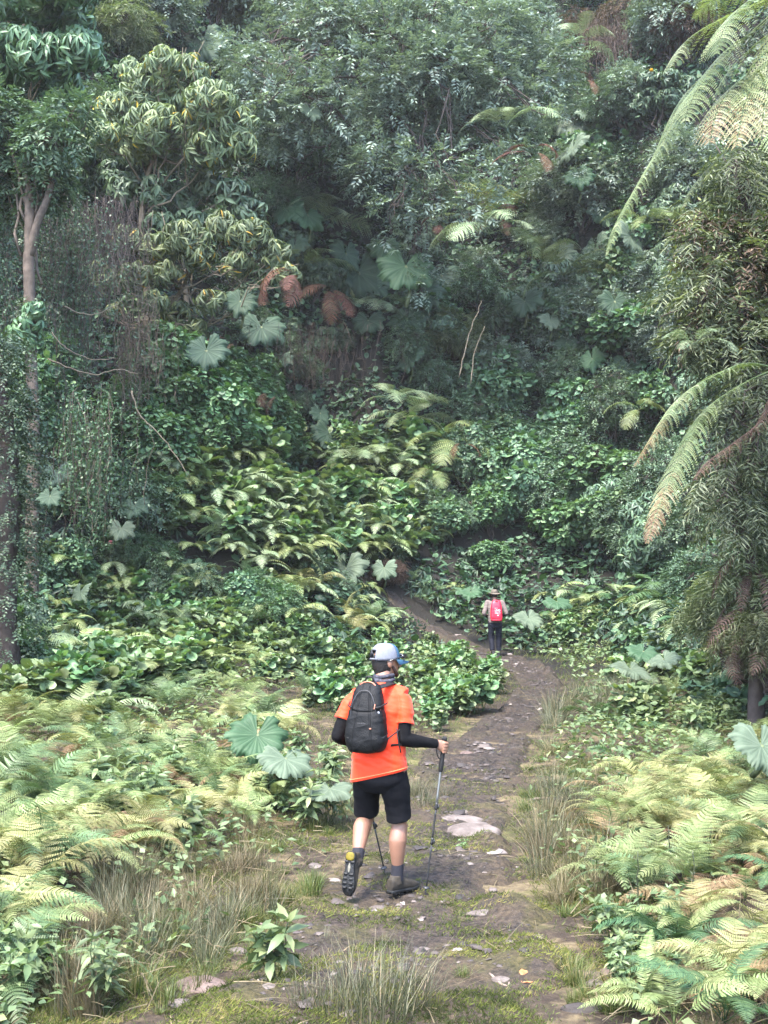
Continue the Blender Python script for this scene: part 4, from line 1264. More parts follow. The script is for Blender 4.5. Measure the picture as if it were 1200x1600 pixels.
for u, v, s_, lab in ((785, 340, 1.3, 'red-brown dead frond curling beside the olive tree fern'), (455, 430, 1.3, 'hanging red dead fern on the left above the cave hollow'),
                      (505, 455, 1.5, 'longest hanging red dead fern above the cave hollow'), (690, 345, .8, 'thin brown dead fern stalks left of the tall tree fern'),
                      (835, 235, 1.1, 'small rusty dead frond in the right side of the big tree'), (365, 545, .9, 'brown withered leaf hanging in the cave hollow'),
                      (430, 620, .8, 'brown withered frond at the foot of the cave hollow'), (720, 690, .8, 'brown dead frond low beside the round-leaved shrubs'),
                      (912, 120, .8, 'reddish dead frond beside the top right giant leaf')):
    p = wall(u, v, 1.1); e = empty('dead_fern', p)
    for k in range(4 if s_ > 1 else 2):
        obj('dead_frond', FR['rusty'][k % 3], e, (r.normal(0, .1), 0, r.normal(0, .1)), (r.normal(0, .2), r.normal(0, .25), PI + r.normal(0, .7)), s_ * 1.2 * r.uniform(.8, 1.1))
    tag(e, lab, 'dead fern', 'dead ferns')

# ================================================================== giant round leaves
GL = [(585, 440, 60, 'dark', 'dark giant leaf tucked under the brightest one', 1), (540, 395, 56, 'dark', 'dark giant leaf at the left of the giant leaf cluster', 1), (665, 455, 58, 'dark', 'dark giant leaf low at the right of the giant leaf cluster', 1), (600, 385, 50, 'green', 'green giant leaf at the top of the giant leaf cluster', 1), (575, 500, 52, 'dark', 'dark giant leaf low at the left of the giant leaf cluster', 1),
      (480, 335, 56, 'green', 'green giant leaf beside the small one over the hollow', 1), (460, 385, 48, 'dark', 'dark giant leaf left of the arching fern over the hollow', 1), (375, 470, 50, 'dark', 'dark giant leaf under the lower rosette tree', 1), (905, 275, 50, 'green', 'green giant leaf under the pale overlapping ones', 1), (945, 330, 54, 'dark', 'dark giant leaf above the greyish one', 1),
      (960, 470, 52, 'dark', 'dark giant leaf above the grey-green one on the right', 1), (925, 560, 44, 'green', 'green giant leaf left of the grey-green one on the right', 1), (820, 470, 50, 'dark', 'dark giant leaf right of the tall tree fern', 1), (145, 800, 46, 'green', 'green round leaf on the left slope below the pale trunk', 1), (300, 890, 46, 'green', 'green round leaf at the left of the fern slope', 1),
      (640, 560, 46, 'dark', 'dark giant leaf above the small level fern', 1), (315, 66, 88, 'dark', 'topmost giant round leaf, wide and blue-grey, left of the big tree', 1), (634, 415, 78, 'green', 'brightest giant round leaf in the middle of the hillside', 1),
      (560, 425, 78, 'dark', 'giant round leaf drooping left of the brightest one', 2), (690, 430, 66, 'dark', 'dark giant round leaf right of the brightest one', 1),
      (636, 497, 64, 'dark', 'dark giant round leaf hanging below the brightest one', 1), (408, 510, 68, 'dark', 'giant round leaf at the upper left of the cave hollow', 1),
      (322, 547, 72, 'dark', 'wide dark giant leaf above the lush green mound', 1), (515, 677, 58, 'dark', 'giant leaf spread like a fan at the floor of the cave hollow', 1),
      (448, 325, 52, 'green', 'small green giant leaf above the fern over the hollow', 1), (985, 368, 62, 'pale', 'pale giant leaf behind the tip of the long hanging frond', 1),
      (982, 570, 58, 'dark', 'grey-green giant leaf right of the upright shrubs', 1), (885, 535, 40, 'dark', 'small dark giant leaf left of the grey-green one', 1),
      (916, 100, 54, 'dark', 'dark giant leaf at the top right of the big tree', 1), (898, 190, 62, 'pale', 'pale overlapping giant leaves right of the big tree', 2),
      (895, 230, 56, 'pale', 'lower pale giant leaf right of the big tree', 1), (476, 901, 46, 'pale', 'whitish giant leaf, left one on the fern slope', 1),
      (540, 887, 62, 'pale', 'broad whitish giant leaf, middle one on the fern slope', 1), (600, 887, 38, 'pale', 'small whitish giant leaf, right one on the fern slope', 1),
      (218, 1015, 56, 'dark', 'dusky bluish giant leaf standing above the left ferns', 1), (930, 388, 62, 'pale', 'greyish giant leaf left of the hanging frond tip', 2),
      (485, 172, 44, 'pale', 'pale giant leaf showing through the big tree', 1), (210, 790, 40, 'dark', 'dark giant leaf in the left slope below the bent stem', 1),
      (190, 825, 38, 'pale', 'pale round leaf in the left slope', 1), (88, 738, 46, 'pale', 'pale round leaf beside the foot of the pale trunk', 2),
      (78, 775, 36, 'dark', 'dark round leaf below the pale one by the trunk foot', 1), (125, 925, 38, 'pale', 'pale ragged leaf low beside the smothered trunk', 1),
      (500, 645, 36, 'dark', 'shaded round leaf at the back of the cave hollow', 1), (860, 500, 36, 'pale', 'pale round leaf in the shrubs right of the tree fern', 1),
      (440, 560, 34, 'dark', 'shaded round leaf inside the cave hollow', 1)]
r = np.random.default_rng(51)
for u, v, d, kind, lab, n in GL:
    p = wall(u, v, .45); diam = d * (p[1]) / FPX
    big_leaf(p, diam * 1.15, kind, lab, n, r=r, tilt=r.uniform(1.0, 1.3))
for u, v, y, d, kind, lab, n, ti in ((402, 1148, 11.5, 88, 'green', 'big torn pale green leaf amid the ferns left of the orange hiker', 1, .9), (446, 1185, 11.0, 78, 'pale', 'second big pale leaf drooping beside the torn one', 1, .6),
                             (515, 1232, 10.5, 66, 'pale', 'drooping pale leaf at the left elbow side of the orange hiker', 1, .35), (1190, 1165, 9.5, 110, 'pale', 'large pale leaf cut by the right edge of the picture', 1, .8),
                             (826, 966, 30.2, 46, 'pale', 'drooping pale leaf right of the hiker with the red backpack', 1, .6), (985, 1045, 19, 64, 'pale', 'pale flat leaf left of the red-brown stump', 2, .45),
                             (1005, 1018, 20, 54, 'green', 'green leaf above the pale one beside the red-brown stump', 1, .6), (735, 925, 31, 34, 'green', 'green round leaf left of the red backpack hiker', 1, .6),
                             (870, 940, 30, 44, 'green', 'green round leaf among the ferns right of the red backpack hiker', 1, .5)):
    p = at(u, v, y); big_leaf(p, d * y / FPX * 1.1, kind, lab, n, r=r, tilt=ti, stalk=.55)
# ================================================================== slope ferns and near plants
r = np.random.default_rng(61)


def ground_pt(p, dz=0.0):
    return np.array([p[0], p[1], gz(p[0], p[1]) + dz])


def ok(p, m):
    return pathdist(np.array([p[0]]), np.array([p[1]]))[0] > m


def scatter_ferns(n, poly, keys, s0, s1, nf, noun, plural, group, m=.25, dz=0.0, tilt=0.0):
    k = 0; tries = 0
    while k < n and tries < n * 8:
        tries += 1
        p = pix_scatter(1, poly, r)[0]
        if not ok(p, m): continue
        key = keys[r.integers(len(keys))]
        fern(key, ground_pt(p, dz), r.uniform(s0, s1), r.integers(nf[0], nf[1] + 1), noun[key], plural[key], group, r=r, tilt=tilt)
        k += 1


NF = {'far': 'flat green fern', 'far_bright': 'flat pale green fern', 'deep': 'deep green arching fern', 'bright': 'bright pale green fern', 'green': 'feathery green fern',
      'yellow': 'yellowing fern', 'sword': 'dark sword fern', 'pale_sword': 'pale narrow sword fern', 'tan': 'withered tan fern', 'treeb': 'broad green fern', 'tree': 'deep green fern'}
NP = {k: v + 's' for k, v in NF.items()}
# mid slope
scatter_ferns(95, [(240, 740), (420, 700), (680, 730), (700, 880), (420, 930), (240, 860)], ['far', 'far_bright', 'far_bright', 'far', 'far_bright', 'deep'], .75, 1.15, (6, 8), NF, NP, 'ferns on the slope', dz=.75)
scatter_ferns(30, [(360, 860), (640, 930), (590, 1030), (360, 960)], ['far', 'far_bright', 'green', 'yellow'], .7, 1.0, (6, 8), NF, NP, 'ferns on the slope', dz=.3)
scatter_ferns(34, [(60, 930), (540, 930), (540, 1090), (200, 1100), (60, 1080)], ['far_bright', 'bright', 'far', 'green'], .55, .9, (6, 8), NF, NP, 'ferns on the slope', dz=.45)
scatter_ferns(22, [(80, 850), (300, 850), (320, 1020), (100, 1080)], ['far', 'deep', 'far_bright'], .6, .95, (6, 8), NF, NP, 'ferns on the slope', dz=.5)
scatter_ferns(20, [(850, 930), (1090, 940), (1080, 1000), (860, 985)], ['far', 'far_bright', 'deep'], .8, 1.3, (6, 8), NF, NP, 'ferns right of the path', dz=.1)
scatter_ferns(10, [(620, 900), (740, 910), (720, 970), (640, 950)], ['far', 'green'], .4, .6, (6, 7), NF, NP, 'ferns on the slope', dz=.05)
# left foreground ferns (bright bank)
scatter_ferns(100, [(-30, 1150), (440, 1140), (470, 1270), (340, 1330), (100, 1400), (-40, 1440)], ['bright', 'bright', 'green', 'yellow', 'bright', 'bright', 'green', 'pale_sword', 'tan'], .45, .85, (7, 9), NF, NP, 'ferns left of the path', dz=.1)
scatter_ferns(20, [(60, 1090), (480, 1100), (480, 1150), (0, 1150)], ['bright', 'green', 'far_bright'], .55, .85, (6, 8), NF, NP, 'ferns left of the path', dz=.1)
scatter_ferns(12, [(-40, 1320), (60, 1320), (60, 1600), (-60, 1600)], ['bright', 'yellow', 'green', 'pale_sword'], .6, .9, (6, 8), NF, NP, 'ferns left of the path')
scatter_ferns(8, [(180, 1230), (420, 1240), (430, 1330), (200, 1350)], ['pale_sword', 'green'], .5, .75, (5, 7), NF, NP, 'ferns left of the path')
# right foreground ferns
scatter_ferns(80, [(950, 1230), (1240, 1140), (1260, 1420), (960, 1430)], ['bright', 'yellow', 'yellow', 'green', 'bright', 'yellow', 'tan'], .4, .72, (7, 9), NF, NP, 'ferns right of the path', dz=.05)
scatter_ferns(20, [(1010, 1420), (1240, 1400), (1260, 1640), (1010, 1620)], ['sword', 'pale_sword', 'pale_sword', 'yellow', 'tan'], .4, .68, (7, 9), NF, NP, 'ferns right of the path')
scatter_ferns(22, [(900, 1090), (1180, 1060), (1200, 1180), (960, 1200)], ['green', 'bright', 'deep', 'far'], .45, .75, (6, 8), NF, NP, 'ferns right of the path')

# broad-leaved herbs either side
def scatter_mesh(n, poly, meshes, s0, s1, name, noun, plural, cat, group, m=.1, dz=0, part=None):
    k = 0; tries = 0
    while k < n and tries < n * 8:
        tries += 1
        p = pix_scatter(1, poly, r)[0]
        if not ok(p, m): continue
        q = ground_pt(p, dz)
        o = obj(name, meshes[r.integers(len(meshes))], None, q, (r.normal(0, .08), r.normal(0, .08), r.uniform(0, 6.28)), r.uniform(s0, s1))
        reg(o, noun, plural, cat, group, q + np.array([0, 0, .2]))
        k += 1


scatter_mesh(90, [(500, 1020), (700, 1010), (790, 1080), (790, 1120), (700, 1150), (480, 1120)], HEARTH, .5, .85, 'broad_leaved_herb', 'leafy broad-leaved herb', 'leafy broad-leaved herbs', 'plant', 'herbs left of the path')
scatter_mesh(100, [(100, 960), (420, 930), (540, 1060), (180, 1110)], HEARTH, .8, 1.25, 'broad_leaved_herb', 'leafy broad-leaved herb', 'leafy broad-leaved herbs', 'plant', 'herbs left of the path')
scatter_mesh(26, [(0, 1070), (180, 1060), (200, 1140), (0, 1150)], HEARTH, .8, 1.2, 'broad_leaved_herb', 'leafy broad-leaved herb', 'leafy broad-leaved herbs', 'plant', 'herbs left of the path')
scatter_mesh(150, [(240, 720), (430, 700), (700, 720), (700, 900), (460, 900), (240, 860)], HEARTH, 1.1, 1.8, 'heart_leaved_herb', 'large heart-leaved herb', 'large heart-leaved herbs', 'plant', 'herbs on the slope', dz=.1)
scatter_mesh(40, [(820, 960), (1090, 990), (1080, 1090), (960, 1060), (840, 1010)], HEARTH + HERB, .6, 1.0, 'broad_leaved_herb', 'leafy broad-leaved herb', 'leafy broad-leaved herbs', 'plant', 'herbs right of the path')
scatter_mesh(30, [(960, 1080), (1200, 1060), (1200, 1160), (1000, 1180)], HERB + HEARTH[:1], .6, 1.0, 'leafy_herb', 'leafy green herb', 'leafy green herbs', 'plant', 'herbs right of the path')
scatter_mesh(40, [(150, 1200), (480, 1160), (540, 1290), (300, 1340), (100, 1350)], HERB, .6, 1.1, 'leafy_herb', 'leafy green herb', 'leafy green herbs', 'plant', 'herbs left of the path')
scatter_mesh(10, [(0, 1400), (140, 1400), (180, 1600), (0, 1600)], HERB, .5, .8, 'leafy_herb', 'leafy green herb', 'leafy green herbs', 'plant', 'herbs left of the path')
scatter_mesh(16, [(900, 1400), (1040, 1380), (1060, 1600), (940, 1590)], HERB, .3, .55, 'leafy_herb', 'leafy green herb', 'leafy green herbs', 'plant', 'herbs right of the path')
for u, v, s_, lab in ((432, 1540, .85, 'upright pale-leaved herb standing on the near path among the rushes'), (950, 1480, .55, 'bright green leafy seedling beside the large right-hand slab'),
                      (968, 1545, .35, 'smallest bright seedling right of the large slab'), (720, 1340, .3, 'tiny herb between the two trekking pole tips')):
    p = ground_pt(hit(u, v)); o = obj('leafy_herb', HERB[0], None, p, (0, 0, r.uniform(0, 6)), s_); tag(o, lab, 'plant', 'herbs by the path')

scatter_mesh(40, [(430, 1300), (540, 1290), (500, 1420), (300, 1560), (180, 1600), (200, 1500)], GRASSY, .35, .8, 'grass_tuft', 'low green grass tuft', 'low green grass tufts', 'grass', 'low grass tufts', -.25)
scatter_mesh(26, [(640, 1240), (700, 1250), (800, 1250), (860, 1420), (900, 1600), (200, 1600), (420, 1420)], GRASSY, .18, .42, 'grass_tuft', 'tiny green grass tuft', 'tiny green grass tufts', 'grass', 'low grass tufts', -1.2)
scatter_mesh(50, [(800, 1190), (900, 1150), (960, 1400), (1000, 1600), (900, 1600), (860, 1400)], GRASSY, .35, .8, 'grass_tuft', 'low green grass tuft', 'low green grass tufts', 'grass', 'low grass tufts', -.25)
# rushes
RG = 'rush tussocks beside the path'
def rushes(n, poly, meshes, s0, s1, noun, plural, m=.05):
    scatter_mesh(n, poly, meshes, s0, s1, 'rush_tussock' if meshes is RUSH else 'grass_tussock', noun, plural, 'grass', RG, m)


rushes(30, [(120, 1380), (420, 1330), (460, 1390), (400, 1500), (140, 1560)], RUSH, .45, .85, 'grey-green rush tussock', 'grey-green rush tussocks', .0)
rushes(30, [(140, 1320), (420, 1290), (440, 1440), (160, 1500)], STRAW, .35, .75, 'straw-coloured grass tussock', 'straw-coloured grass tussocks', .0)
rushes(36, [(840, 1085), (1040, 1070), (1010, 1130), (860, 1150)], RUSH, .9, 1.35, 'grey-green rush tussock', 'grey-green rush tussocks', .0)
rushes(16, [(830, 1170), (960, 1160), (960, 1400), (850, 1400)], RUSH, .6, 1.0, 'grey-green rush tussock', 'grey-green rush tussocks', .0)
rushes(14, [(820, 1160), (960, 1160), (960, 1420), (850, 1420)], STRAW, .4, .75, 'straw-coloured grass tussock', 'straw-coloured grass tussocks', .0)
rushes(9, [(500, 1200), (540, 1200), (540, 1300), (490, 1320)], RUSH, .45, .75, 'grey-green rush tussock', 'grey-green rush tussocks', -.2)
rushes(9, [(640, 1240), (690, 1240), (680, 1270), (650, 1275)], RUSH, .4, .6, 'grey-green rush tussock', 'grey-green rush tussocks', -.4)
rushes(9, [(0, 1480), (140, 1480), (140, 1600), (0, 1600)], STRAW, .5, .8, 'straw-coloured grass tussock', 'straw-coloured grass tussocks', -.2)
for u, v, s_, lab in ((590, 1610, .95, 'widest grey rush tussock at the bottom edge in front of the hiker'), (655, 1590, .8, 'rush tussock right of the widest one at the bottom edge'), (530, 1600, .75, 'rush tussock left of the widest one at the bottom edge'),
                      (510, 1485, .42, 'small dark rush tuft beside the near pale slab'), (115, 1590, .9, 'rush tussock in the lower left corner'), (295, 1485, .6, 'rush tuft with dark earth at its foot, left path edge'),
                      (480, 1590, .6, 'thin rush tussock next to the pale-leaved herb'), (620, 1560, .7, 'rush tussock behind the widest one at the bottom edge'), (555, 1570, .8, 'leaning rush tussock behind the widest one'),
                      (695, 1250, .5, 'rush tuft beside the right hand of the orange hiker'), (340, 1480, .6, 'rush tuft right of the one with dark earth')):
    p = ground_pt(hit(u, v)); o = obj('rush_tussock', RUSH[r.integers(3)], None, p, (0, 0, r.uniform(0, 6)), s_); tag(o, lab, 'grass', RG)

# ---------------------------------------------------------------- short grass, moss and litter: nobody could count it
n = 190000
Y = 4.6 + (34 - 4.6) * r.random(n) ** 2.3; X = r.uniform(-1, 1, n) * (Y * .36 + .6)
pd = pathdist(X, Y)
dens = smooth(-.35, .15, pd + .55 * fbm(X / .7, Y / .7, 91, 3))
patch = smooth(-.02, .15, fbm(X / .55, Y / .55, 93, 3))
keep = (r.random(n) < (.25 + .75 * patch) * dens + .5 * patch * (pd < 0) * (Y < 11)) & (Y - onset(X) < 2)
X, Y = X[keep], Y[keep]; Z = height(X, Y)
pdk = pathdist(X, Y); Z = np.where(pdk < .02, Z + .03, Z)
k = len(X); a = r.uniform(0, 6.28, k); el = r.uniform(.5, 1.4, k)
D = np.stack([np.cos(a) * np.cos(el), np.sin(a) * np.cos(el), np.sin(el)], -1)
Nn = np.stack([np.sin(a), -np.cos(a), .3 + 0 * a], -1)
big = np.clip(.5 + Y / 14, .6, 2.4)
mb = MB(); inst(mb, *T_STRIP, np.stack([X, Y, Z - .01], -1), D, Nn, r.uniform(.025, .085, k) * big * (1 - .55 * (pdk < 0)), .0045 * big, np.clip(r.normal(.5, .25, k), 0, 1))
setting(mb.build('short_grass', M_GRASS, None, True), 'stuff')
# moss cushions on the trodden ground
n = 230000
Y = 4.7 + 9 * r.random(n) ** 1.6; X = r.uniform(-1, 1, n) * (Y * .36 + .3)
pdm = pathdist(X, Y); f = fbm(X / .55, Y / .38, 203, 4) + .12 * smooth(-.5, .1, pdm)
keep = (pdm < .9) & (f > .03) & (r.random(n) < smooth(.03, .16, f) * .95); X, Y, f, pdm = X[keep], Y[keep], f[keep], pdm[keep]; k = len(X)
zz = np.where(pdm < 0, path_z(X, Y, 1 + np.minimum(pdm, 0)), np.maximum(height(X, Y), height(X, Y, False) + .0))
a = r.uniform(0, 6.28, k); el = r.uniform(.2, 1.3, k); D = np.stack([np.cos(a) * np.cos(el), np.sin(a) * np.cos(el), np.sin(el)], -1)
mb = MB(); inst(mb, *T_STRIP, np.stack([X, Y, zz + .004], -1), D, np.stack([np.sin(a), -np.cos(a), .3 + 0 * a], -1), r.uniform(.012, .045, k), .0045, np.clip(.35 + 1.2 * fbm(X / .2, Y / .2, 207, 2) + r.normal(0, .18, k), 0, 1))
M_MOSS = leaf_mat('moss', [(0, (0.02975, 0.03825, 0.0102)), (.4, (0.085, 0.102, 0.02125)), (.75, (0.153, 0.1615, 0.03825)), (1, (0.204, 0.1615, 0.068))], .7, .25, .2)
setting(mb.build('moss', M_MOSS, None, False), 'stuff')
# creeping small-leaved ground cover
n = 46000
Y = 4.6 + (34 - 4.6) * r.random(n) ** 1.6; X = r.uniform(-1, 1, n) * (Y * .37 + .8)
pd = pathdist(X, Y); f = fbm(X / .9, Y / .9, 95, 3)
keep = (pd > .12) & (f > -.1) & (Y - onset(X) < 3) & (r.random(n) < smooth(.1, .9, pd) + .15)
X, Y, f = X[keep], Y[keep], f[keep]; Z = height(X, Y); k = len(X)
P = np.stack([X, Y, Z + r.uniform(.02, .22, k) * (1 + f) * np.clip(.6 + Y / 25, 0, 1.5)], -1)
D = norm(r.normal(0, 1, (k, 3)) * [1, 1, .35]); Nn = np.array([0, 0, 1.0]) + r.normal(0, .35, (k, 3))
big = np.clip(.7 + Y / 18, .8, 2.2)
mb = MB(); inst(mb, *T_LEAF, P, D, Nn, r.uniform(.04, .085, k) * big, r.uniform(.025, .05, k) * big, np.clip(r.normal(.55, .25, k), 0, .98))
setting(mb.build('ground_cover', M_HERB, None, False), 'stuff')
# dead fronds, straw and leaf litter
n = 15000
Y = 4.6 + (26 - 4.6) * r.random(n) ** 1.8; X = r.uniform(-1, 1, n) * (Y * .36 + .6)
keep = (fbm(X / .8, Y / .8, 97, 3) > -.05) & (pathdist(X, Y) > -.9 + 1.1 * r.random(n)); X, Y = X[keep], Y[keep]; k = len(X)
pdl = pathdist(X, Y); P = np.stack([X, Y, np.where(pdl < 0, path_z(X, Y, 1 + np.minimum(pdl, 0)) + .012, height(X, Y) + r.uniform(.0, .12, k))], -1)
D = norm(r.normal(0, 1, (k, 3)) * np.stack([1 + 0 * pdl, 1 + 0 * pdl, np.where(pdl < 0, .08, .35)], -1))
mb = MB(); inst(mb, *T_STRIP, P, D, np.array([0, 0, 1.0]) + r.normal(0, .4, (k, 3)), r.uniform(.06, .3, k), .006, np.clip(r.normal(.5, .28, k), 0, 1))
setting(mb.build('dry_litter', M_STRAW, None, True), 'stuff')

# gravel, clods and chips trodden into the path
n = 5200
ts = r.random(n) ** 1.3; si = np.interp(ts, np.linspace(0, 1, len(PATHC)), np.arange(len(PATHC))); i0 = np.minimum(si.astype(int), len(PATHC) - 2); fr_ = (si - i0)[:, None]
c = PATHC[i0] + (PATHC[i0 + 1] - PATHC[i0]) * fr_; dd = norm((PATHC[i0 + 1] - PATHC[i0])[:, :2]); q = r.normal(0, .5, n); q = np.clip(q, -1.15, 1.15)
X = c[:, 0] + dd[:, 1] * c[:, 2] * q; Y = c[:, 1] - dd[:, 0] * c[:, 2] * q
keep = (Y > 4.5) & (fbm(X / .45, Y / .45, 99, 3) > .05); X, Y, q = X[keep], Y[keep], q[keep]; k = len(X)
a = np.linspace(0, 2 * PI, 7, endpoint=False); base_ = np.concatenate([np.stack([np.cos(a), np.sin(a), 0 * a - .25], -1), np.stack([.62 * np.cos(a + .3), .62 * np.sin(a + .3), 0 * a + .42], -1)])
sz_ = np.exp(r.normal(-4.35, .55, k)); sz_ = np.clip(sz_, .006, .05) * np.clip(.75 + Y / 28, .8, 1.8)
V = base_[None] * (1 + .3 * r.normal(0, 1, (k, 14, 1))) * sz_[:, None, None] * r.uniform(.6, 1.3, (k, 1, 3)) * np.array([1.15, 1, .62]) + np.stack([X, Y, path_z(X, Y, q) + .25 * sz_], -1)[:, None]
off = (np.arange(k) * 14)[:, None, None]; jj = np.arange(7); F1 = np.stack([jj, (jj + 1) % 7, 7 + (jj + 1) % 7, 7 + jj], -1)[None] + off; F2 = (np.arange(7) + 7)[None, None] + off
def gravel_mat():
    m, nt, out = new_mat('gravel'); at_ = nt.nodes.new('ShaderNodeAttribute'); at_.attribute_name = 'tint'; p = nt.nodes.new('ShaderNodeBsdfPrincipled')
    nt.links.new(ramp(nt, [(0, (.012, .009, .008)), (.5, (.05, .038, .033)), (.8, (.15, .125, .11)), (1, (.22, .19, .17))], at_.outputs['Fac']).outputs[0], p.inputs['Base Color']); p.inputs['Roughness'].default_value = .75
    nt.links.new(p.outputs[0], out.inputs[0]); return m
mb = MB(); mb.add(V.reshape(-1, 3), [F1.reshape(-1, 4), F2.reshape(-1, 7)], np.repeat(np.clip(r.beta(1.2, 2.6, k), 0, 1), 14)); setting(mb.build('gravel', gravel_mat(), None, False), 'stuff')

# tall thin stalks standing out of the ferns
ST = [(43, 1260, 1165), (178, 1185, 1145), (1085, 1450, 1350), (1045, 1400, 1290), (1110, 1400, 1295), (985, 1370, 1290), (292, 1160, 1118), (1000, 1460, 1330)]
for k, (u, v1, v0) in enumerate(ST):
    p = ground_pt(hit(u, v1)); top = at(u + r.uniform(-6, 6), v0, p[1] - .1); top[2] = max(top[2], p[2] + .4)
    mb = MB(); P = wiggle(p, top, 10, .04); tube(mb, P, np.linspace(.006, .003, 10), 4, .3)
    kk = 16; q = P[r.integers(4, 10, kk)]; a = r.uniform(0, 6.28, kk)
    inst(mb, *T_STRIP, q, np.stack([np.cos(a), np.sin(a), .3 + 0 * a], -1), np.tile([0, 0, 1.0], (kk, 1)), r.uniform(.03, .07, kk), .008, .4)
    o = mb.build('dry_stalk', M_RUSH, None, True, p); reg(o, 'thin dark upright stalk', 'thin dark upright stalks', 'stalk', 'stalks above the ferns', p + [0, 0, .3])

# ================================================================== stones, sticks, flowers
M_ROCK = plain_mat('stone_pale', (0.1364, 0.1147, 0.1023), .8, .3, 7, .55, .6, bscale=30, col2=(0.0527, 0.03968, 0.0341))
M_ROCKP = plain_mat('stone_pinkish', (0.124, 0.0899, 0.0775), .8, .3, 7, .5, .6, bscale=30, col2=(0.0527, 0.0341, 0.02852))
M_ROCKD = plain_mat('stone_dark', (0.035, 0.028, 0.0245), .75, .35, 8, .5, .6, bscale=30)


def stone_mesh(seed, mat, sx, sy, sz, ang=3):
    r_ = np.random.default_rng(seed)
    nu, nv = 28, 16
    th = np.linspace(0, 2 * PI, nu, endpoint=False); ph = np.linspace(-PI / 2, PI / 2, nv)
    T_, P_ = np.meshgrid(th, ph)
    D = np.stack([np.cos(P_) * np.cos(T_), np.cos(P_) * np.sin(T_), np.sin(P_)], -1)
    rad = np.full(T_.shape, 1.0)
    for _ in range(13):       # cleaved by planes: a broken, faceted slab
        nrm = norm(r_.normal(0, 1, 3)); d = r_.uniform(.62, .95)
        c = D @ nrm; rad = np.where(c > 1e-3, np.minimum(rad, d / np.maximum(c, 1e-3)), rad)
    rad = rad * (1 + .07 * fbm(D[..., 0] * 4 + seed, D[..., 1] * 4 + D[..., 2] * 3, seed, 3))
    V = D * rad[..., None] * np.array([sx, sy, sz])
    V = V.reshape(-1, 3)
    i = np.arange(nv - 1)[:, None]; j = np.arange(nu)[None]; j2 = (j + 1) % nu
    F = np.stack([i * nu + j, i * nu + j2, (i + 1) * nu + j2, (i + 1) * nu + j], -1).reshape(-1, 4)
    mb = MB(); mb.add(V, F, .5)
    return mb.mesh('stone', mat, False)


SNDS = [(707, 1279, 88, 14, 0, .1, 'long pale slab lying across the path beyond the right pole'), (735, 1268, 46, 10, 0, 0, 'pale rounded slab at the back of the slab group'),
        (737, 1298, 84, 26, 0, .05, 'largest pale humped rock with a dark underside beyond the right pole'), (770, 1266, 40, 10, 1, 0, 'pinkish flat stone right of the back slab'), (690, 1291, 40, 8, 0, -.1, 'narrow pale stone at the left of the slab group'),
        (667, 1356, 30, 11, 1, .2, 'reddish stone just right of the right pole shaft'), (792, 1403, 17, 12, 0, 0, 'whitish round cobble at the right path edge'), (770, 1391, 13, 7, 0, 0, 'small whitish stone left of the cobble'),
        (757, 1434, 58, 9, 0, .1, 'flat half buried stone right of the boot'), (622, 1446, 24, 7, 1, 0, 'small flat stone below the hiker feet'), (905, 1526, 70, 20, 1, -.1, 'large pinkish slab at the lower right of the path'),
        (953, 1525, 28, 12, 1, 0, 'reddish lump at the right end of the large slab'), (882, 1514, 40, 8, 0, 0, 'flat pale stone behind the large right slab'), (930, 1545, 28, 8, 0, 0, 'grey stone under the large right slab'),
        (912, 1578, 66, 14, 2, 0, 'dark wet slab at the bottom right of the path'), (785, 1533, 40, 8, 0, .3, 'pale angular stick-like stone in the near moss'), (805, 1501, 18, 5, 0, 0, 'small white flat stone on the near path'),
        (870, 1252, 44, 9, 2, 0, 'dark flat stone among the rushes right of the path'), (857, 1243, 12, 9, 0, 0, 'pale pebble on the dark flat stone'), (522, 1458, 58, 15, 0, -.2, 'pale slab at the left below the lifted shoe'),
        (468, 1473, 42, 11, 0, .1, 'pale slab left of the small rush tuft'), (318, 1537, 84, 24, 1, -.1, 'large pinkish slab at the lower left of the path'), (282, 1567, 36, 13, 0, .1, 'pale stone in front of the large left slab'),
        (372, 1583, 20, 10, 2, 0, 'dark stone by the stick at the bottom left'), (373, 1486, 32, 6, 0, 0, 'flat pale stone at the left path edge'), (352, 1551, 24, 6, 0, 0, 'flat stone right of the large left slab'),
        (582, 1380, 36, 8, 0, 0, 'pale stone between the hiker feet'), (578, 1392, 44, 8, 1, 0, 'pinkish stone in front of the lifted shoe'), (492, 1355, 22, 7, 0, 0, 'small stone left of the lifted shoe'), (425, 1430, 24, 5, 0, 0, 'flat little stone in the left moss'),
        (585, 1424, 30, 9, 0, .1, 'grey stone under the lifted shoe'), (500, 1440, 28, 6, 0, 0, 'thin flat stone above the left slab'), (633, 1367, 20, 6, 0, 0, 'light stone behind the planted boot'), (742, 1590, 30, 10, 2, 0, 'dark clod-like stone at the bottom of the path'),
        (700, 1460, 18, 6, 2, 0, 'dark little stone in the middle of the near path'), (840, 1470, 20, 6, 0, 0, 'pale flat chip on the right half of the path'), (642, 1316, 14, 14, 2, 0, 'dark knobbly stone behind the right calf'),
        (760, 1190, 26, 6, 2, 0, 'dark wet stone in the mud bend'), (700, 1193, 24, 6, 2, 0, 'dark clod in the mud left of the bend'), (800, 1170, 24, 5, 2, 0, 'dark clod at the right of the mud bend'), (730, 1178, 22, 5, 1, 0, 'brownish stone in the mud bend')]
r = np.random.default_rng(71)
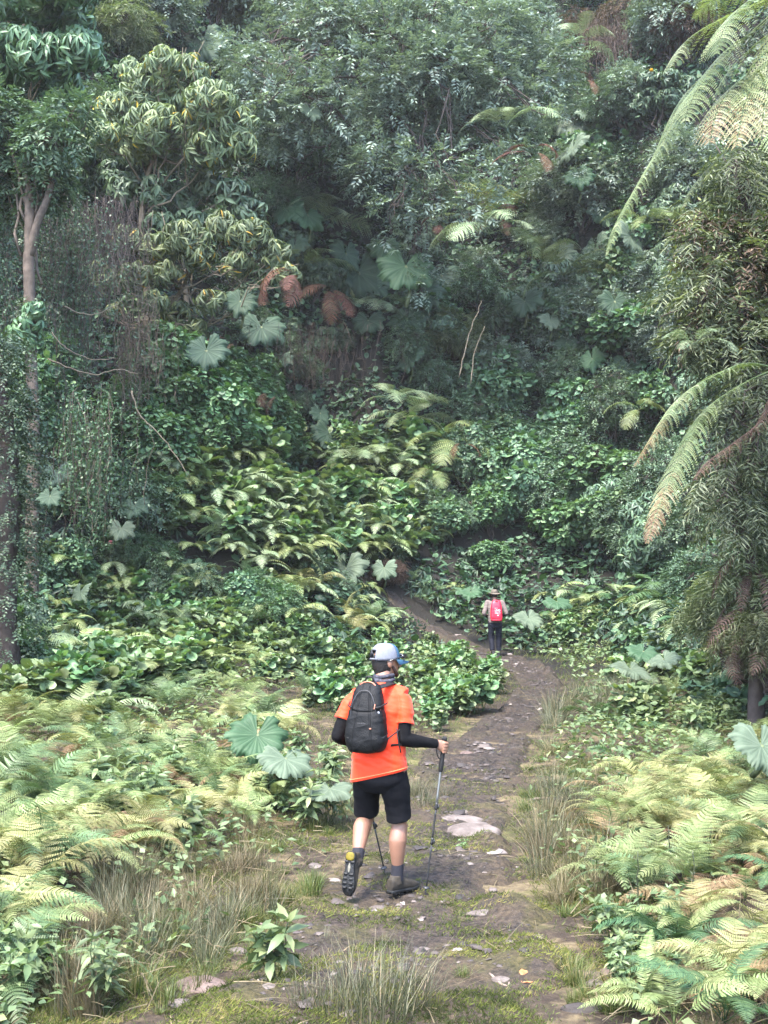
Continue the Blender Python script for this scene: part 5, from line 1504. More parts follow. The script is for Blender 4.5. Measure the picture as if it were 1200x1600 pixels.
for k, (u, v, wpx, hpx, c, yaw, lab) in enumerate(SNDS):
    p = hit(u, v + hpx * .3); p = ground_pt(p); m = p[1] / FPX
    sx = wpx * m * .55; vis = hpx * m
    tilt_ = math.atan2(CAM[2] - p[2], p[1]); sy = max(sx * .45, .5 * vis / max(math.sin(tilt_), .12) * .8); sy = min(sy, sx * 1.1); sz = max(.03, vis * .55)
    o = obj('stone', stone_mesh(k + 1, (M_ROCK, M_ROCKP, M_ROCKD)[c], sx, sy, sz), None, p + np.array([0, 0, sz * .22]), (r.normal(0, .06), r.normal(0, .06), yaw + r.normal(0, .1)))
    tag(o, lab, 'stone', 'stones on the path')
M_STICK = plain_mat('stick_grey', (.2, .155, .125), .85, .2, 14, .5, .4)
for pts, rad, lab in (([(350, 1584), (372, 1578), (402, 1570)], .012, 'grey stick lying at the bottom left of the path'), ([(360, 1440), (385, 1443), (410, 1452)], .02, 'rotting brown stick in the left moss'),
                      ([(765, 1528), (790, 1545), (800, 1532)], .008, 'pale forked twig on the near path'), ([(925, 1440), (965, 1470), (1000, 1490)], .005, 'thin dark stem leaning over the right-hand ferns'),
                      ([(830, 1255), (868, 1252), (890, 1256)], .014, 'dark twig lying over the flat stone on the right')):
    P = np.array([ground_pt(hit(u, v)) + [0, 0, rad] for u, v in pts]); mb = MB(); tube(mb, catmull(P, 6) + r.normal(0, rad * .25, (len(pts) * 6 - 5, 3)), np.linspace(rad, rad * .5, len(pts) * 6 - 5), 7)
    tag(mb.build('stick', M_STICK, None, True, P[0]), lab, 'stick', 'sticks on the ground')
M_PINK = plain_mat('petal_pink', (0.465, 0.225, 0.225), .6, .3); M_YEL = plain_mat('petal_yellow', (.75, .5, .06), .6, .3); M_ORL = plain_mat('leaf_orange', (.42, .17, .07), .6, .3, 20, .5)


def flower(u, v, y, rad, mat, lab, h):
    p = at(u, v, y); b = np.array([p[0], p[1], p[2] - h]); e = empty('flower', b)
    mb = MB(); tube(mb, wiggle([0, 0, 0], [0, 0, h], 6, .05), .004, 4); mb.build('stem', M_STALK, e)
    mb = MB()
    for q in range(4):
        k = 9; a = np.arange(k) * 2 * PI / k + q * .35; el = -.3 + q * .45
        D = np.stack([np.cos(a) * math.cos(el), np.sin(a) * math.cos(el), np.full(k, math.sin(el))], -1)
        inst(mb, *T_HEART, np.tile([0, 0, h], (k, 1)), D, np.tile([0, 0, 1.0], (k, 1)), rad, rad * .6, .5)
    mb.build('petals', mat, e); tag(e, lab, 'flower', 'flowers')


flower(198, 1370, 8.4, .035, M_PINK, 'single round pink flower head among the left rushes', .3)
flower(990, 1253, 11.0, .05, M_PINK, 'pinkish dry flower head at the left rim of the right ferns', .3)
flower(173, 848, 26.0, .06, M_PINK, 'pale pink withered leaf ball on the left slope', .3)
flower(1154, 548, 15.0, .06, M_YEL, 'small yellow bloom in the foliage at the right edge', .2)
flower(1018, 110, 43.0, .08, M_YEL, 'yellow orange bloom high on the slope left of the tree fern', .4)
mb = MB(); k = 3; p = ground_pt(hit(815, 1540)) + [0, 0, .02]
inst(mb, *T_HEART, np.array([p, p + [.03, .05, .01], p + [-.03, .1, 0]]), np.array([[.7, -.6, .2], [-.2, 1, .3], [1, .3, .1]]), np.tile([0, 0, 1.0], (3, 1)), .07, .05, .5)
tag(mb.build('fallen_leaf', M_ORL, None, True, p), 'curled orange fallen leaf on the near path', 'leaf')
# ================================================================== people
def sgn_pow(x, e):
    return np.sign(x) * np.abs(x) ** e


def loft(mb, rings, n=28, tint=.5):
    """closed solid through rings (centre, axis a with length, axis b with length, superellipse power)"""
    a = np.linspace(0, 2 * PI, n, endpoint=False)
    V = []
    for c, A, B, e in rings:
        c, A, B = (np.asarray(q, float) for q in (c, A, B))
        V.append(c + sgn_pow(np.cos(a), e)[:, None] * A + sgn_pow(np.sin(a), e)[:, None] * B)
    V = np.array(V); m = len(V)
    i = np.arange(m - 1)[:, None]; j = np.arange(n)[None]; j2 = (j + 1) % n
    F = np.stack([i * n + j, i * n + j2, (i + 1) * n + j2, (i + 1) * n + j], -1).reshape(-1, 4)
    mb.add(V.reshape(-1, 3), [F, np.array([list(range(n))[::-1]]), np.array([[(m - 1) * n + k for k in range(n)]])], tint)


def dense(rings, k=5):
    """smooth interpolation between rings"""
    R = [np.concatenate([np.r_[c], np.r_[A], np.r_[B], [e]]) for c, A, B, e in rings]
    D = catmull(np.array(R, float), k)
    return [(d[0:3], d[3:6], d[6:9], max(d[9], .2)) for d in D]


def ellipsoid(mb, c, A, B, Cx, n=24, m=13):
    rr_ = []
    c, A, B, Cx = (np.asarray(q, float) for q in (c, A, B, Cx))
    for t in np.linspace(-PI / 2 + .05, PI / 2 - .05, m):
        rr_.append((c + Cx * math.sin(t), A * math.cos(t), B * math.cos(t), 1.0))
    loft(mb, rr_, n)


def limb(mb, pts, radii, n=20, flat=None):
    P = catmull(np.asarray(pts, float), 6); t = np.linspace(0, 1, len(P))
    R = np.interp(t, np.linspace(0, 1, len(radii)), radii)
    tube(mb, P, R, n)


def solid(mb, name, mat, parent, voxel=.005, smooth_it=3, disp=None, fac=.5):
    """fuse overlapping solids into one continuous skin"""
    me = mb.mesh('tmp', mat)
    o = bpy.data.objects.new('tmp', me); COL.objects.link(o)
    md = o.modifiers.new('r', 'REMESH'); md.mode = 'VOXEL'; md.voxel_size = voxel; md.use_smooth_shade = True
    if smooth_it:
        ms = o.modifiers.new('s', 'SMOOTH'); ms.iterations = smooth_it; ms.factor = fac
    dg = bpy.context.evaluated_depsgraph_get()
    new = bpy.data.meshes.new_from_object(o.evaluated_get(dg))
    bpy.data.objects.remove(o); bpy.data.meshes.remove(me)
    new.name = name
    if disp is not None:
        nv = len(new.vertices); co = np.empty(nv * 3, np.float32); no = np.empty(nv * 3, np.float32)
        new.vertices.foreach_get('co', co); new.vertices.foreach_get('normal', no)
        co = co.reshape(-1, 3).astype(float); no = no.reshape(-1, 3).astype(float)
        co = co + disp(co, no)
        new.vertices.foreach_set('co', co.astype(np.float32).ravel()); new.update()
    if not new.materials: new.materials.append(mat)
    ob = bpy.data.objects.new(name, new); COL.objects.link(ob); ob.parent = parent
    return ob


def cloth(amp, sx, sz, seed, slant=.6):
    def f(co, no):
        q = co[:, 0] * .8 + co[:, 1] * .6
        a = fbm(q * sx + slant * co[:, 2] * sz, co[:, 2] * sz - .4 * q * sx, seed, 3)
        b = 1 - 2 * np.abs(fbm(q * sx * 1.3 - co[:, 2] * 5, co[:, 2] * sz * 1.7 + q * 4, seed + 5, 2))
        return no * (amp * (a + .45 * (b - .6)))[:, None]
    return f


def skin_mat(name, c):
    m, nt, out = new_mat(name)
    p = nt.nodes.new('ShaderNodeBsdfPrincipled'); tc = nt.nodes.new('ShaderNodeTexCoord')
    nz = noise(nt, 9, 4, .6, tc.outputs['Object'])
    rp = ramp(nt, [(.3, tuple(x * .78 for x in c)), (.7, c)], nz.outputs[0])
    nt.links.new(rp.outputs[0], p.inputs['Base Color']); p.inputs['Roughness'].default_value = .5
    p.inputs['Subsurface Weight'].default_value = .12; p.inputs['Subsurface Radius'].default_value = (.6, .25, .15); p.inputs['Subsurface Scale'].default_value = .02
    nt.links.new(p.outputs[0], out.inputs[0]); return m


M_SKIN = skin_mat('skin_tan', (0.2106, 0.1053, 0.0663))
M_HAIR = plain_mat('hair_black', (.012, .010, .009), .55, .3, 60, .4, .5)
M_ORANGE = plain_mat('shirt_orange', (0.74, 0.034, 0.0005), .62, .3, 40, .08, .12, bscale=300, sheen=.15)
M_BLACKC = plain_mat('cloth_black', (.004, .004, .005), .9, .12, 30, .3, .2, bscale=200)
M_SHORTS = plain_mat('shorts_charcoal', (0.0064, 0.0064, 0.008), .9, .12, 25, .3, .2, bscale=160)
M_SOCK = plain_mat('sock_grey', (.02, .02, .026), .9, .2, 60, .4, .3)
M_SHOE = plain_mat('shoe_brown_grey', (0.045, 0.03525, 0.024), .75, .3, 30, .5, .3, col2=(0.012, 0.0105, 0.009))
M_SOLE = plain_mat('sole_black', (.004, .004, .004), .55, .4, 40, .3, .4)
M_SOLEY = plain_mat('sole_yellow', (.15, .115, .012), .6, .3, 40, .4)
M_SOLEG = plain_mat('sole_grey', (.16, .15, .12), .8, .2, 30, .5)
M_PACK = plain_mat('pack_black', (.0030, .0033, .004), .6, .2, 14, .3, .35, bscale=120)
M_PACKT = plain_mat('strap_black', (.004, .004, .004), .6, .4)
M_PIPE = plain_mat('piping_orange', (.45, .15, .09), .6, .3)
M_BUCK = plain_mat('buckle_grey', (0.21, 0.217, 0.231), .4, .5)
M_CAPW = plain_mat('cap_white_mesh', (.135, .142, .168), .8, .2, 90, .18, .2, bscale=500)
M_CAPB = plain_mat('cap_blue', (0.028, 0.08, 0.136), .7, .3, 40, .25)
M_CAPD = plain_mat('cap_trim_dark', (.015, .016, .02), .6, .3)
M_GLASS = plain_mat('sunglasses_black', (.008, .008, .009), .15, .6)
M_BUFF = plain_mat('neck_gaiter', (.012, .012, .018), .85, .2, 45, .7, col2=(.06, .06, .075))
M_POLE = plain_mat('pole_aluminium', (0.256, 0.264, 0.272), .35, .5, metal=.75)
M_POLED = plain_mat('pole_black', (.014, .014, .015), .45, .5)
M_GRIP = plain_mat('grip_foam', (.012, .012, .013), .85, .3, 60, .3, .3)
X_, Y_, Z_ = np.eye(3)


def fist(mb, gc, U, fwd, side, wrist):
    """hand closed round a bar: gc grip centre, U bar axis (up), fwd along the forearm, side=+1 right hand"""
    U = norm(np.asarray(U, float)); e1 = norm(fwd - U * np.dot(fwd, U)); e2 = np.cross(U, e1) * side    # e2: inner (thumb) side
    # palm
    pr = []
    for t, w_, h_ in ((0, .024, .030), (.35, .030, .037), (.75, .027, .042), (1.0, .020, .040)):
        c = wrist + (gc - e2 * .020 + e1 * .012 - wrist) * t
        pr.append((c, e2 * w_ * .55, U * h_, .85))
    loft(mb, dense(pr, 4), 18)
    for i, (o, sc_) in enumerate(((.031, .95), (.010, 1.05), (-.011, 1.0), (-.031, .85))):
        pts = [gc + U * o - e2 * .027 - e1 * .018]
        for ph in (10, 45, 85, 125, 170, 205):
            f = math.radians(ph * (1.0 if i else .95)); R = .0255
            pts.append(gc + U * (o * (1 - .08 * ph / 200)) + R * (-e2 * math.cos(f) + e1 * math.sin(f)))
        limb(mb, pts, [.0105 * sc_, .0108 * sc_, .0098 * sc_, .0098 * sc_, .0088 * sc_, .0085 * sc_, .0066 * sc_], 10)
    th = [wrist + (gc - wrist) * .35 + e2 * .012 + U * .012, gc - e1 * .028 + e2 * .018 + U * .026, gc - e1 * .006 + e2 * .027 + U * .036, gc + e1 * .016 + e2 * .022 + U * .040]
    limb(mb, th, [.0145, .0125, .011, .0085], 12)


def shoe(parent, ankle, toe_dir, up, L=.285, w=.05, name='shoe', mat=None, sole=None, toe=0.0, heel_mat=None, tread=True):
    """ankle joint, foot direction and the foot's own up"""
    mat = mat or M_SHOE
    d = norm(np.asarray(toe_dir, float)); u = norm(np.asarray(up, float) - d * np.dot(up, d)); s = np.cross(d, u)
    o = ankle - u * .085 - d * .07                           # heel bottom
    mb = MB(); k = L / .285
    rings = []
    for t, ww, h, hh in ((.0, .030, .055, .040), (.02, .034, .058, .050), (.06, .036, .062, .057), (.11, .037, .056, .051), (.15, .041, .047, .042), (.20, .047, .038, .033), (.245, .042, .030, .024), (.275, .026, .025, .016)):
        rings.append((o + d * t * k + u * h, s * ww * (w / .05), u * hh, .8))
    loft(mb, dense(rings, 4), 24)
    limb(mb, [ankle - u * .03 - d * .005, ankle + u * .03 - d * .012], [.046, .043], 18)
    sh = solid(mb, name, mat, parent, .005, 4)
    mb = MB(); rings = []
    for t, ww in ((-.006, .022), (.0, .032), (.03, .038), (.10, .034), (.15, .041), (.20, .049), (.25, .043), (.283, .022)):
        lift = .0 if t < .2 else (t - .2) ** 2 * 3
        rings.append((o + d * t * k + u * (.008 + lift), s * ww * (w / .05), u * .013, .45))
    loft(mb, dense(rings, 4), 24)
    so = mb.build('sole', sole or M_SOLE, sh)
    if tread:
        mb = MB()
        for t in (.03, .06, .14, .17, .20, .23):
            for q in (-1, 1):
                c = o + d * t * k + s * q * .022 - u * .006
                loft(mb, [(c - u * .004, s * .014, d * .008, .4), (c + u * .004, s * .015, d * .009, .4)], 12)
        lug = mb.build('tread', M_SOLE, sh)
    if heel_mat:
        mb = MB(); c = o + d * .02 - u * .004
        loft(mb, dense([(c - d * .024, s * .014, u * .012, .7), (c - d * .012, s * .028, u * .013, .7), (c + d * .016, s * .033, u * .012, .7), (c + d * .03, s * .02, u * .008, .7)], 4), 18)
        mb.build('heel_pad', heel_mat, sh)
        mb = MB(); c = o + d * .10 - u * .006
        loft(mb, dense([(c - d * .03, s * .004, u * .004, .8), (c, s * .011, u * .005, .8), (c + d * .03, s * .005, u * .004, .8)], 4), 14)
        mb.build('shank_plate', M_SOLEG, sh)
    return sh


def head_frame(yaw):
    f = np.array([math.sin(yaw), math.cos(yaw), 0]); s = np.array([math.cos(yaw), -math.sin(yaw), 0]); return f, s


def add_head(mb, c, f, s, neck):
    """skull, jaw, nose, ears, lips, brows; c is the skull centre"""
    u = Z_
    ellipsoid(mb, c + f * -.006, s * .074, f * .096, u * .102)
    rings = []
    for dz, w_, d_, off in ((.02, .066, .078, .012), (-.03, .063, .074, .018), (-.065, .056, .062, .026), (-.092, .042, .044, .038), (-.108, .024, .022, .05)):
        rings.append((c + u * dz + f * off, s * w_, f * d_, .95))
    loft(mb, dense(rings, 4), 24)
    limb(mb, [neck, c - u * .05 - f * .012], [.060, .056], 22)
    limb(mb, [c + f * .088 + u * .012, c + f * .100 - u * .012, c + f * .112 - u * .030, c + f * .094 - u * .036], [.008, .011, .0135, .010], 12)
    for q in (-1, 1):
        ellipsoid(mb, c + s * q * .078 - u * .012 - f * .004, s * .010, f * .019, u * .032, 14, 9)
        limb(mb, [c + f * .084 + s * q * .045 + u * .024, c + f * .092 + s * q * .018 + u * .022], [.009, .010], 10)
    limb(mb, [c + f * .084 - s * .024 - u * .062, c + f * .094 - u * .060, c + f * .084 + s * .024 - u * .062], [.005, .008, .005], 10)


def eyes(parent, c, f, s):
    w_ = plain_mat('eye_white', (.6, .58, .55), .3, .5); b_ = plain_mat('eye_dark', (.02, .014, .01), .2, .6)
    for q in (-1, 1):
        mb = MB(); ellipsoid(mb, c + f * .079 + s * q * .032 + Z_ * .008, s * .012, f * .010, Z_ * .009, 12, 7); e = mb.build('eye', w_, parent)
        mb = MB(); ellipsoid(mb, c + f * .0875 + s * q * .032 + Z_ * .008, s * .005, f * .003, Z_ * .005, 10, 5); mb.build('iris', b_, e)


# ------------------------------------------------------------------ hiker in the orange shirt
HA = math.radians(20)
HX, HY = -.03, 8.1
h1 = empty('person', (HX, HY, 0.0), -HA)
gz1 = float(path_z(np.array([.09]), np.array([8.15]), np.array([.1]))[0])
h1.location.z = gz1 + .012
tag(h1, 'hiker seen from behind in an orange shirt, black shorts and white cap, mid-stride', 'person')
neckb = np.array([0, .055, 1.385]); hc = np.array([.005, .112, 1.578]); hf, hs = head_frame(math.radians(45))
RS, RE, RW = np.array([.168, .05, 1.345]), np.array([.185, -.03, 1.055]), np.array([.36, .155, 1.012])
LS, LE, LW = np.array([-.205, .05, 1.345]), np.array([-.285, -.07, 1.065]), np.array([-.268, .14, .995])
RH, RK, RA = np.array([.095, .0, .87]), np.array([.118, .085, .475]), np.array([.108, .05, .095])
LH, LK, LA = np.array([-.095, .0, .87]), np.array([-.155, .155, .49]), np.array([-.128, -.125, .222])
Rg, Lg = np.array([.402, .195, .985]), np.array([-.254, .195, .985])


def w2l(p):
    p = np.asarray(p, float) - np.array([HX, HY, h1.location.z])
    return np.array([p[0] * math.cos(HA) - p[1] * math.sin(HA), p[0] * math.sin(HA) + p[1] * math.cos(HA), p[2]])


def l2w(p):
    return np.array([HX + p[0] * math.cos(HA) + p[1] * math.sin(HA), HY - p[0] * math.sin(HA) + p[1] * math.cos(HA), p[2] + h1.location.z])


def gp(x, y):
    return float(path_z(np.array([x]), np.array([y]), np.array([.1]))[0])


rt = w2l([.284, 8.14, gp(.284, 8.14) - .01]); lt = w2l([.012, 8.5, gp(.012, 8.5) - .01])
Ru = norm(Rg - rt); Lu = norm(Lg - lt)
mb = MB()
loft(mb, dense([((0, -.01, .80), X_ * .11, Y_ * .09, .9), ((0, -.01, .88), X_ * .155, Y_ * .11, .9), ((0, 0, .98), X_ * .15, Y_ * .105, .9), ((-.01, .015, 1.10), X_ * .155, Y_ * .105, .9), ((-.015, .03, 1.24), X_ * .165, Y_ * .11, .9),
                ((-.015, .045, 1.32), X_ * .155, Y_ * .09, .9), ((-.008, .052, 1.385), X_ * .11, Y_ * .07, .95), ((0, .06, 1.41), X_ * .06, Y_ * .058, 1)], 4), 30)
add_head(mb, hc, hf, hs, neckb)
for S_, E_, W_ in ((RS, RE, RW), (LS, LE, LW)):
    limb(mb, [S_ - Z_ * .02, S_ + (E_ - S_) * .5, E_], [.044, .044, .039], 18); limb(mb, [E_, E_ + (W_ - E_) * .3, W_], [.040, .042, .027], 18)
fist(mb, Rg, Ru, norm(Rg - RE), 1, RW); fist(mb, Lg, Lu, norm(Lg - LE), -1, LW)
for H_, K_, A_, b_ in ((RH, RK, RA, -Y_), (LH, LK, LA, norm(np.array([0, -.6, -.75])))):
    limb(mb, [H_, H_ + (K_ - H_) * .5, K_], [.088, .076, .058], 22)
    d = A_ - K_; back = norm(np.cross(np.cross(d, -Y_), d)) if abs(d[1]) < .2 else norm(np.array([0, -.68, .73]) * -1 + np.array([0, -.3, 0]))
    back = norm(np.array([0, -1.0, 0]) - norm(d) * np.dot(np.array([0, -1.0, 0]), norm(d)))
    limb(mb, [K_ + (K_ - H_) * .02, K_ + d * .16 + back * .012, K_ + d * .32 + back * .028, K_ + d * .55 + back * .016, K_ + d * .78 + back * .002, A_], [.056, .057, .063, .052, .038, .036], 22)
solid(mb, 'body', M_SKIN, h1, .0045, 5)
eyes(h1, hc, hf, hs)

# shirt
mb = MB()
hemr = lambda z, a, b, tx: ((-.004, -.005, z), np.array([a, 0, tx]), Y_ * b, .82)
loft(mb, dense([hemr(.795, .198, .150, .048), hemr(.83, .195, .148, .045), ((-.004, -.004, .93), np.array([.186, 0, .02]), Y_ * .140, .82), ((-.006, .004, 1.04), X_ * .183, Y_ * .135, .82), ((-.012, .018, 1.15), X_ * .185, Y_ * .132, .82),
                ((-.018, .03, 1.25), X_ * .196, Y_ * .130, .8), ((-.018, .042, 1.33), X_ * .190, Y_ * .108, .85), ((-.012, .05, 1.385), X_ * .150, Y_ * .085, .85), ((-.004, .055, 1.418), X_ * .085, Y_ * .070, .95), ((0, .058, 1.43), X_ * .072, Y_ * .066, 1)], 5), 40)
for S_, E_, q in ((RS, RE, 1), (LS, LE, -1)):
    d = norm(E_ - S_); a_ = norm(np.cross(d, Y_)); b_ = np.cross(a_, d)
    base = S_ - d * .0 - X_ * q * .03
    rings = [(S_ - X_ * q * .085 + Z_ * .012, a_ * .050, b_ * .060, 1), (S_ - X_ * q * .02 - Z_ * .006, a_ * .056, b_ * .066, 1), (S_ + d * .07 + X_ * q * .000, a_ * .060, b_ * .068, 1), (S_ + d * .14 + X_ * q * .004, a_ * .064, b_ * .070, .95), (S_ + d * .20 + X_ * q * .007, a_ * .067, b_ * .072, .95)]
    loft(mb, dense(rings, 5), 26)
limb(mb, [np.array([-.10, .05, 1.375]), LS - Z_ * .004], [.050, .056], 18); limb(mb, [np.array([.07, .05, 1.375]), RS - Z_ * .004], [.050, .056], 18)
sh1 = solid(mb, 't_shirt', M_ORANGE, h1, .005, 4, lambda co, no: cloth(.0115, 7, 9, 3, 1.5)(co, no) * smooth(.82, .93, co[:, 2])[:, None])
# stitched hems
mb = MB(); a = np.linspace(0, 2 * PI, 60)
P = np.stack([-.004 + sgn_pow(np.cos(a), .82) * .2005, -.005 + sgn_pow(np.sin(a), .82) * .1525, .815 + sgn_pow(np.cos(a), .82) * .047], -1); tube(mb, P, .0022, 5)
mb.build('hem_seam', plain_mat('seam_orange', (.95, .28, .12), .6, .3), sh1)
# arm sleeves
for S_, E_, W_ in ((RS, RE, RW), (LS, LE, LW)):
    mb = MB(); limb(mb, [S_ + (E_ - S_) * .35, S_ + (E_ - S_) * .7, E_], [.055, .052, .047], 20); limb(mb, [E_, E_ + (W_ - E_) * .3, W_ + (W_ - E_) * .03], [.047, .048, .0315], 20)
    ellipsoid(mb, E_, X_ * .047, Y_ * .047, Z_ * .047)
    solid(mb, 'arm_sleeve', M_BLACKC, h1, .005, 4, cloth(.003, 14, 22, 8))
# shorts
mb = MB()
loft(mb, dense([((0, -.005, .69), X_ * .11, Y_ * .085, .95), ((0, -.012, .77), X_ * .180, Y_ * .135, .85), ((0, -.006, .87), X_ * .168, Y_ * .118, .85), ((0, 0, .95), X_ * .15, Y_ * .105, .85)], 5), 34)
for H_, K_, q in ((RH, RK, 1), (LH, LK, -1)):
    d = norm(K_ - H_); a_ = norm(np.cross(d, Y_)); b_ = np.cross(a_, d); L = np.linalg.norm(K_ - H_)
    loft(mb, dense([(H_ + d * .02, a_ * .082, b_ * .118, .95), (H_ + d * L * .4, a_ * .095, b_ * .118, .9), (H_ + d * L * .7, a_ * .088, b_ * .098, .92), (H_ + d * L * (.94 if q > 0 else .93), a_ * .086, b_ * .094, .92)], 5), 26)
solid(mb, 'shorts', M_SHORTS, h1, .005, 4, lambda co, no: cloth(.008, 8, 9, 12, 1.0)(co, no) * (1 - smooth(.72, .8, co[:, 2]))[:, None])
# socks, shoes
for K_, A_, q in ((RK, RA, 1), (LK, LA, -1)):
    d = norm(K_ - A_); mb = MB(); limb(mb, [A_ - d * .01, A_ + d * .05, A_ + d * .105], [.045, .043, .0435], 20)
    mb2 = mb; solid(mb2, 'sock', M_SOCK, h1, .004, 2)
fy = math.radians(24)
shoe(h1, RA, np.array([math.sin(fy), math.cos(fy), -.02]), Z_, name='shoe')
ld = norm(np.array([-.05, -.02 - .12, -.96])); lu = norm(np.array([.10, .96, -.12]))
shoe(h1, LA, ld, lu, name='shoe', heel_mat=M_SOLEY)
# hair, beard, neck gaiter
mb = MB(); ellipsoid(mb, hc - hf * .012 - Z_ * .006, hs * .0775, hf * .094, Z_ * .098)
loft(mb, dense([(hc - hf * .035 - Z_ * .085, hs * .052, hf * .046, .9), (hc - hf * .03 - Z_ * .05, hs * .066, hf * .062, .9), (hc - hf * .022, hs * .0765, hf * .078, .9)], 4), 24)
def hair_cut(co, no):
    r_ = co - hc; fr = r_ @ hf; up_ = r_[:, 2]
    inn = smooth(.0, .03, fr + .2 * 0) * (1 - smooth(.02, .05, up_))
    return -no * (.012 * inn)[:, None] + no * (.0015 * fbm(co[:, 0] * 90, co[:, 2] * 60, 4, 2))[:, None]
solid(mb, 'hair', M_HAIR, h1, .0045, 2, hair_cut)
mb = MB()
for q in (-1, 1):
    limb(mb, [hc + hs * q * .066 + hf * .018 - Z_ * .03, hc + hs * q * .056 + hf * .05 - Z_ * .072, hc + hf * .078 - Z_ * .102 + hs * q * .014], [.010, .013, .016], 12)
limb(mb, [hc + hf * .088 - hs * .028 - Z_ * .05, hc + hf * .098 - Z_ * .046, hc + hf * .088 + hs * .028 - Z_ * .05], [.005, .006, .005], 10)
solid(mb, 'beard', plain_mat('beard_stubble', (.035, .02, .015), .7, .2), h1, .004, 2)
mb = MB()
for k in range(3):
    a = np.linspace(0, 2 * PI, 30); t = k / 2
    cc = neckb + (hc - neckb) * (.16 + .16 * k)
    tube(mb, cc + np.stack([np.cos(a) * (.072 - .003 * k), np.sin(a) * (.070 - .003 * k), .006 * np.sin(2 * a + k)], -1), .014, 8)
solid(mb, 'neck_gaiter', M_BUFF, h1, .004, 2)
# cap
mb = MB(); n_ = 40; ch = hc + Z_ * .022 - hf * .006; rows = []
tv = np.linspace(0.0, 1, 13)
a = np.linspace(0, 2 * PI, n_, endpoint=False)          # 0 = forward
for t in tv:
    z = -.012 + .118 * math.sin(t * PI / 2); rr_ = math.cos(t * PI / 2) ** .62
    rows.append(ch + np.outer(np.cos(a), hf) * .110 * rr_ + np.outer(np.sin(a), hs) * .092 * rr_ + Z_ * z)
V = np.array(rows); i = np.arange(12)[:, None]; j = np.arange(n_)[None]; j2 = (j + 1) % n_
F = np.stack([i * n_ + j, i * n_ + j2, (i + 1) * n_ + j2, (i + 1) * n_ + j], -1)
ang = np.degrees(np.arctan2(np.sin(a + PI / n_), np.cos(a + PI / n_)))
gap = (np.abs(np.abs(ang) - 180) < 26)[None] & (tv[:-1, None] > .06) & (tv[:-1, None] < .36)
front = (np.abs(ang) < 58)[None] & np.ones((12, 1), bool)
e_cap = empty('cap'); e_cap.parent = h1
def cap_panel(sel, nm, mat):
    m_ = MB(); m_.add(V.reshape(-1, 3), F[sel]); o = m_.build(nm, mat, e_cap); sd_ = o.modifiers.new('t', 'SOLIDIFY'); sd_.thickness = .003; sd_.offset = 1; return o
cap_panel(~gap & ~front, 'mesh_panel', M_CAPW); cap_panel(front & ~gap, 'front_panel', M_CAPB)
mb = MB(); tube(mb, np.vstack([ch + hf * math.cos(q) * .111 + hs * math.sin(q) * .093 - Z_ * .008 for q in np.linspace(math.radians(150), math.radians(210), 12)]), .006, 6); mb.build('strap', M_CAPD, e_cap)
mb = MB(); q = np.linspace(math.radians(154), math.radians(206), 14)
tube(mb, np.stack([ch + hf * math.cos(x) * .1085 + hs * math.sin(x) * .091 + Z_ * (.004 + .05 * math.sin((x - q[0]) / (q[-1] - q[0]) * PI)) for x in q]), .004, 5); mb.build('gap_trim', M_CAPD, e_cap)
mb = MB(); ellipsoid(mb, ch + Z_ * .107, hs * .008, hf * .008, Z_ * .004, 10, 5); mb.build('button', M_CAPB, e_cap)
mb = MB(); bt = np.linspace(math.radians(-62), math.radians(62), 17); rows = []
for t in np.linspace(0, 1, 6):
    ext = .075 * np.clip(np.cos(bt * 1.32), 0, 1) ** .6
    rows.append(ch + np.outer(np.cos(bt), hf) * .109 + np.outer(np.sin(bt), hs) * .092 + np.outer(ext * t, hf) - Z_ * .008 - np.outer(.016 * t + .028 * t * np.sin(bt) ** 2, Z_))
V2 = np.array(rows); i = np.arange(5)[:, None]; j = np.arange(16)[None]
F2 = np.stack([i * 17 + j, i * 17 + j + 1, (i + 1) * 17 + j + 1, (i + 1) * 17 + j], -1).reshape(-1, 4)
mb.add(V2.reshape(-1, 3), F2); o = mb.build('brim', M_CAPB, e_cap); md = o.modifiers.new('t', 'SOLIDIFY'); md.thickness = .004
# sunglasses worn over the cap side
mb = MB(); 
for q in (-1, 1):
    limb(mb, [hc + hs * q * .086 - hf * .02 + Z_ * .004, hc + hs * q * .097 + hf * .03 + Z_ * .022, hc + hs * q * .082 + hf * .092 + Z_ * .034], [.0035, .0045, .006], 8)
    limb(mb, [hc + hs * q * .082 + hf * .09 + Z_ * .034, hc + hs * q * .045 + hf * .128 + Z_ * .038, hc + hs * q * .008 + hf * .138 + Z_ * .038], [.012, .017, .010], 10)
mb.build('sunglasses', M_GLASS, h1)

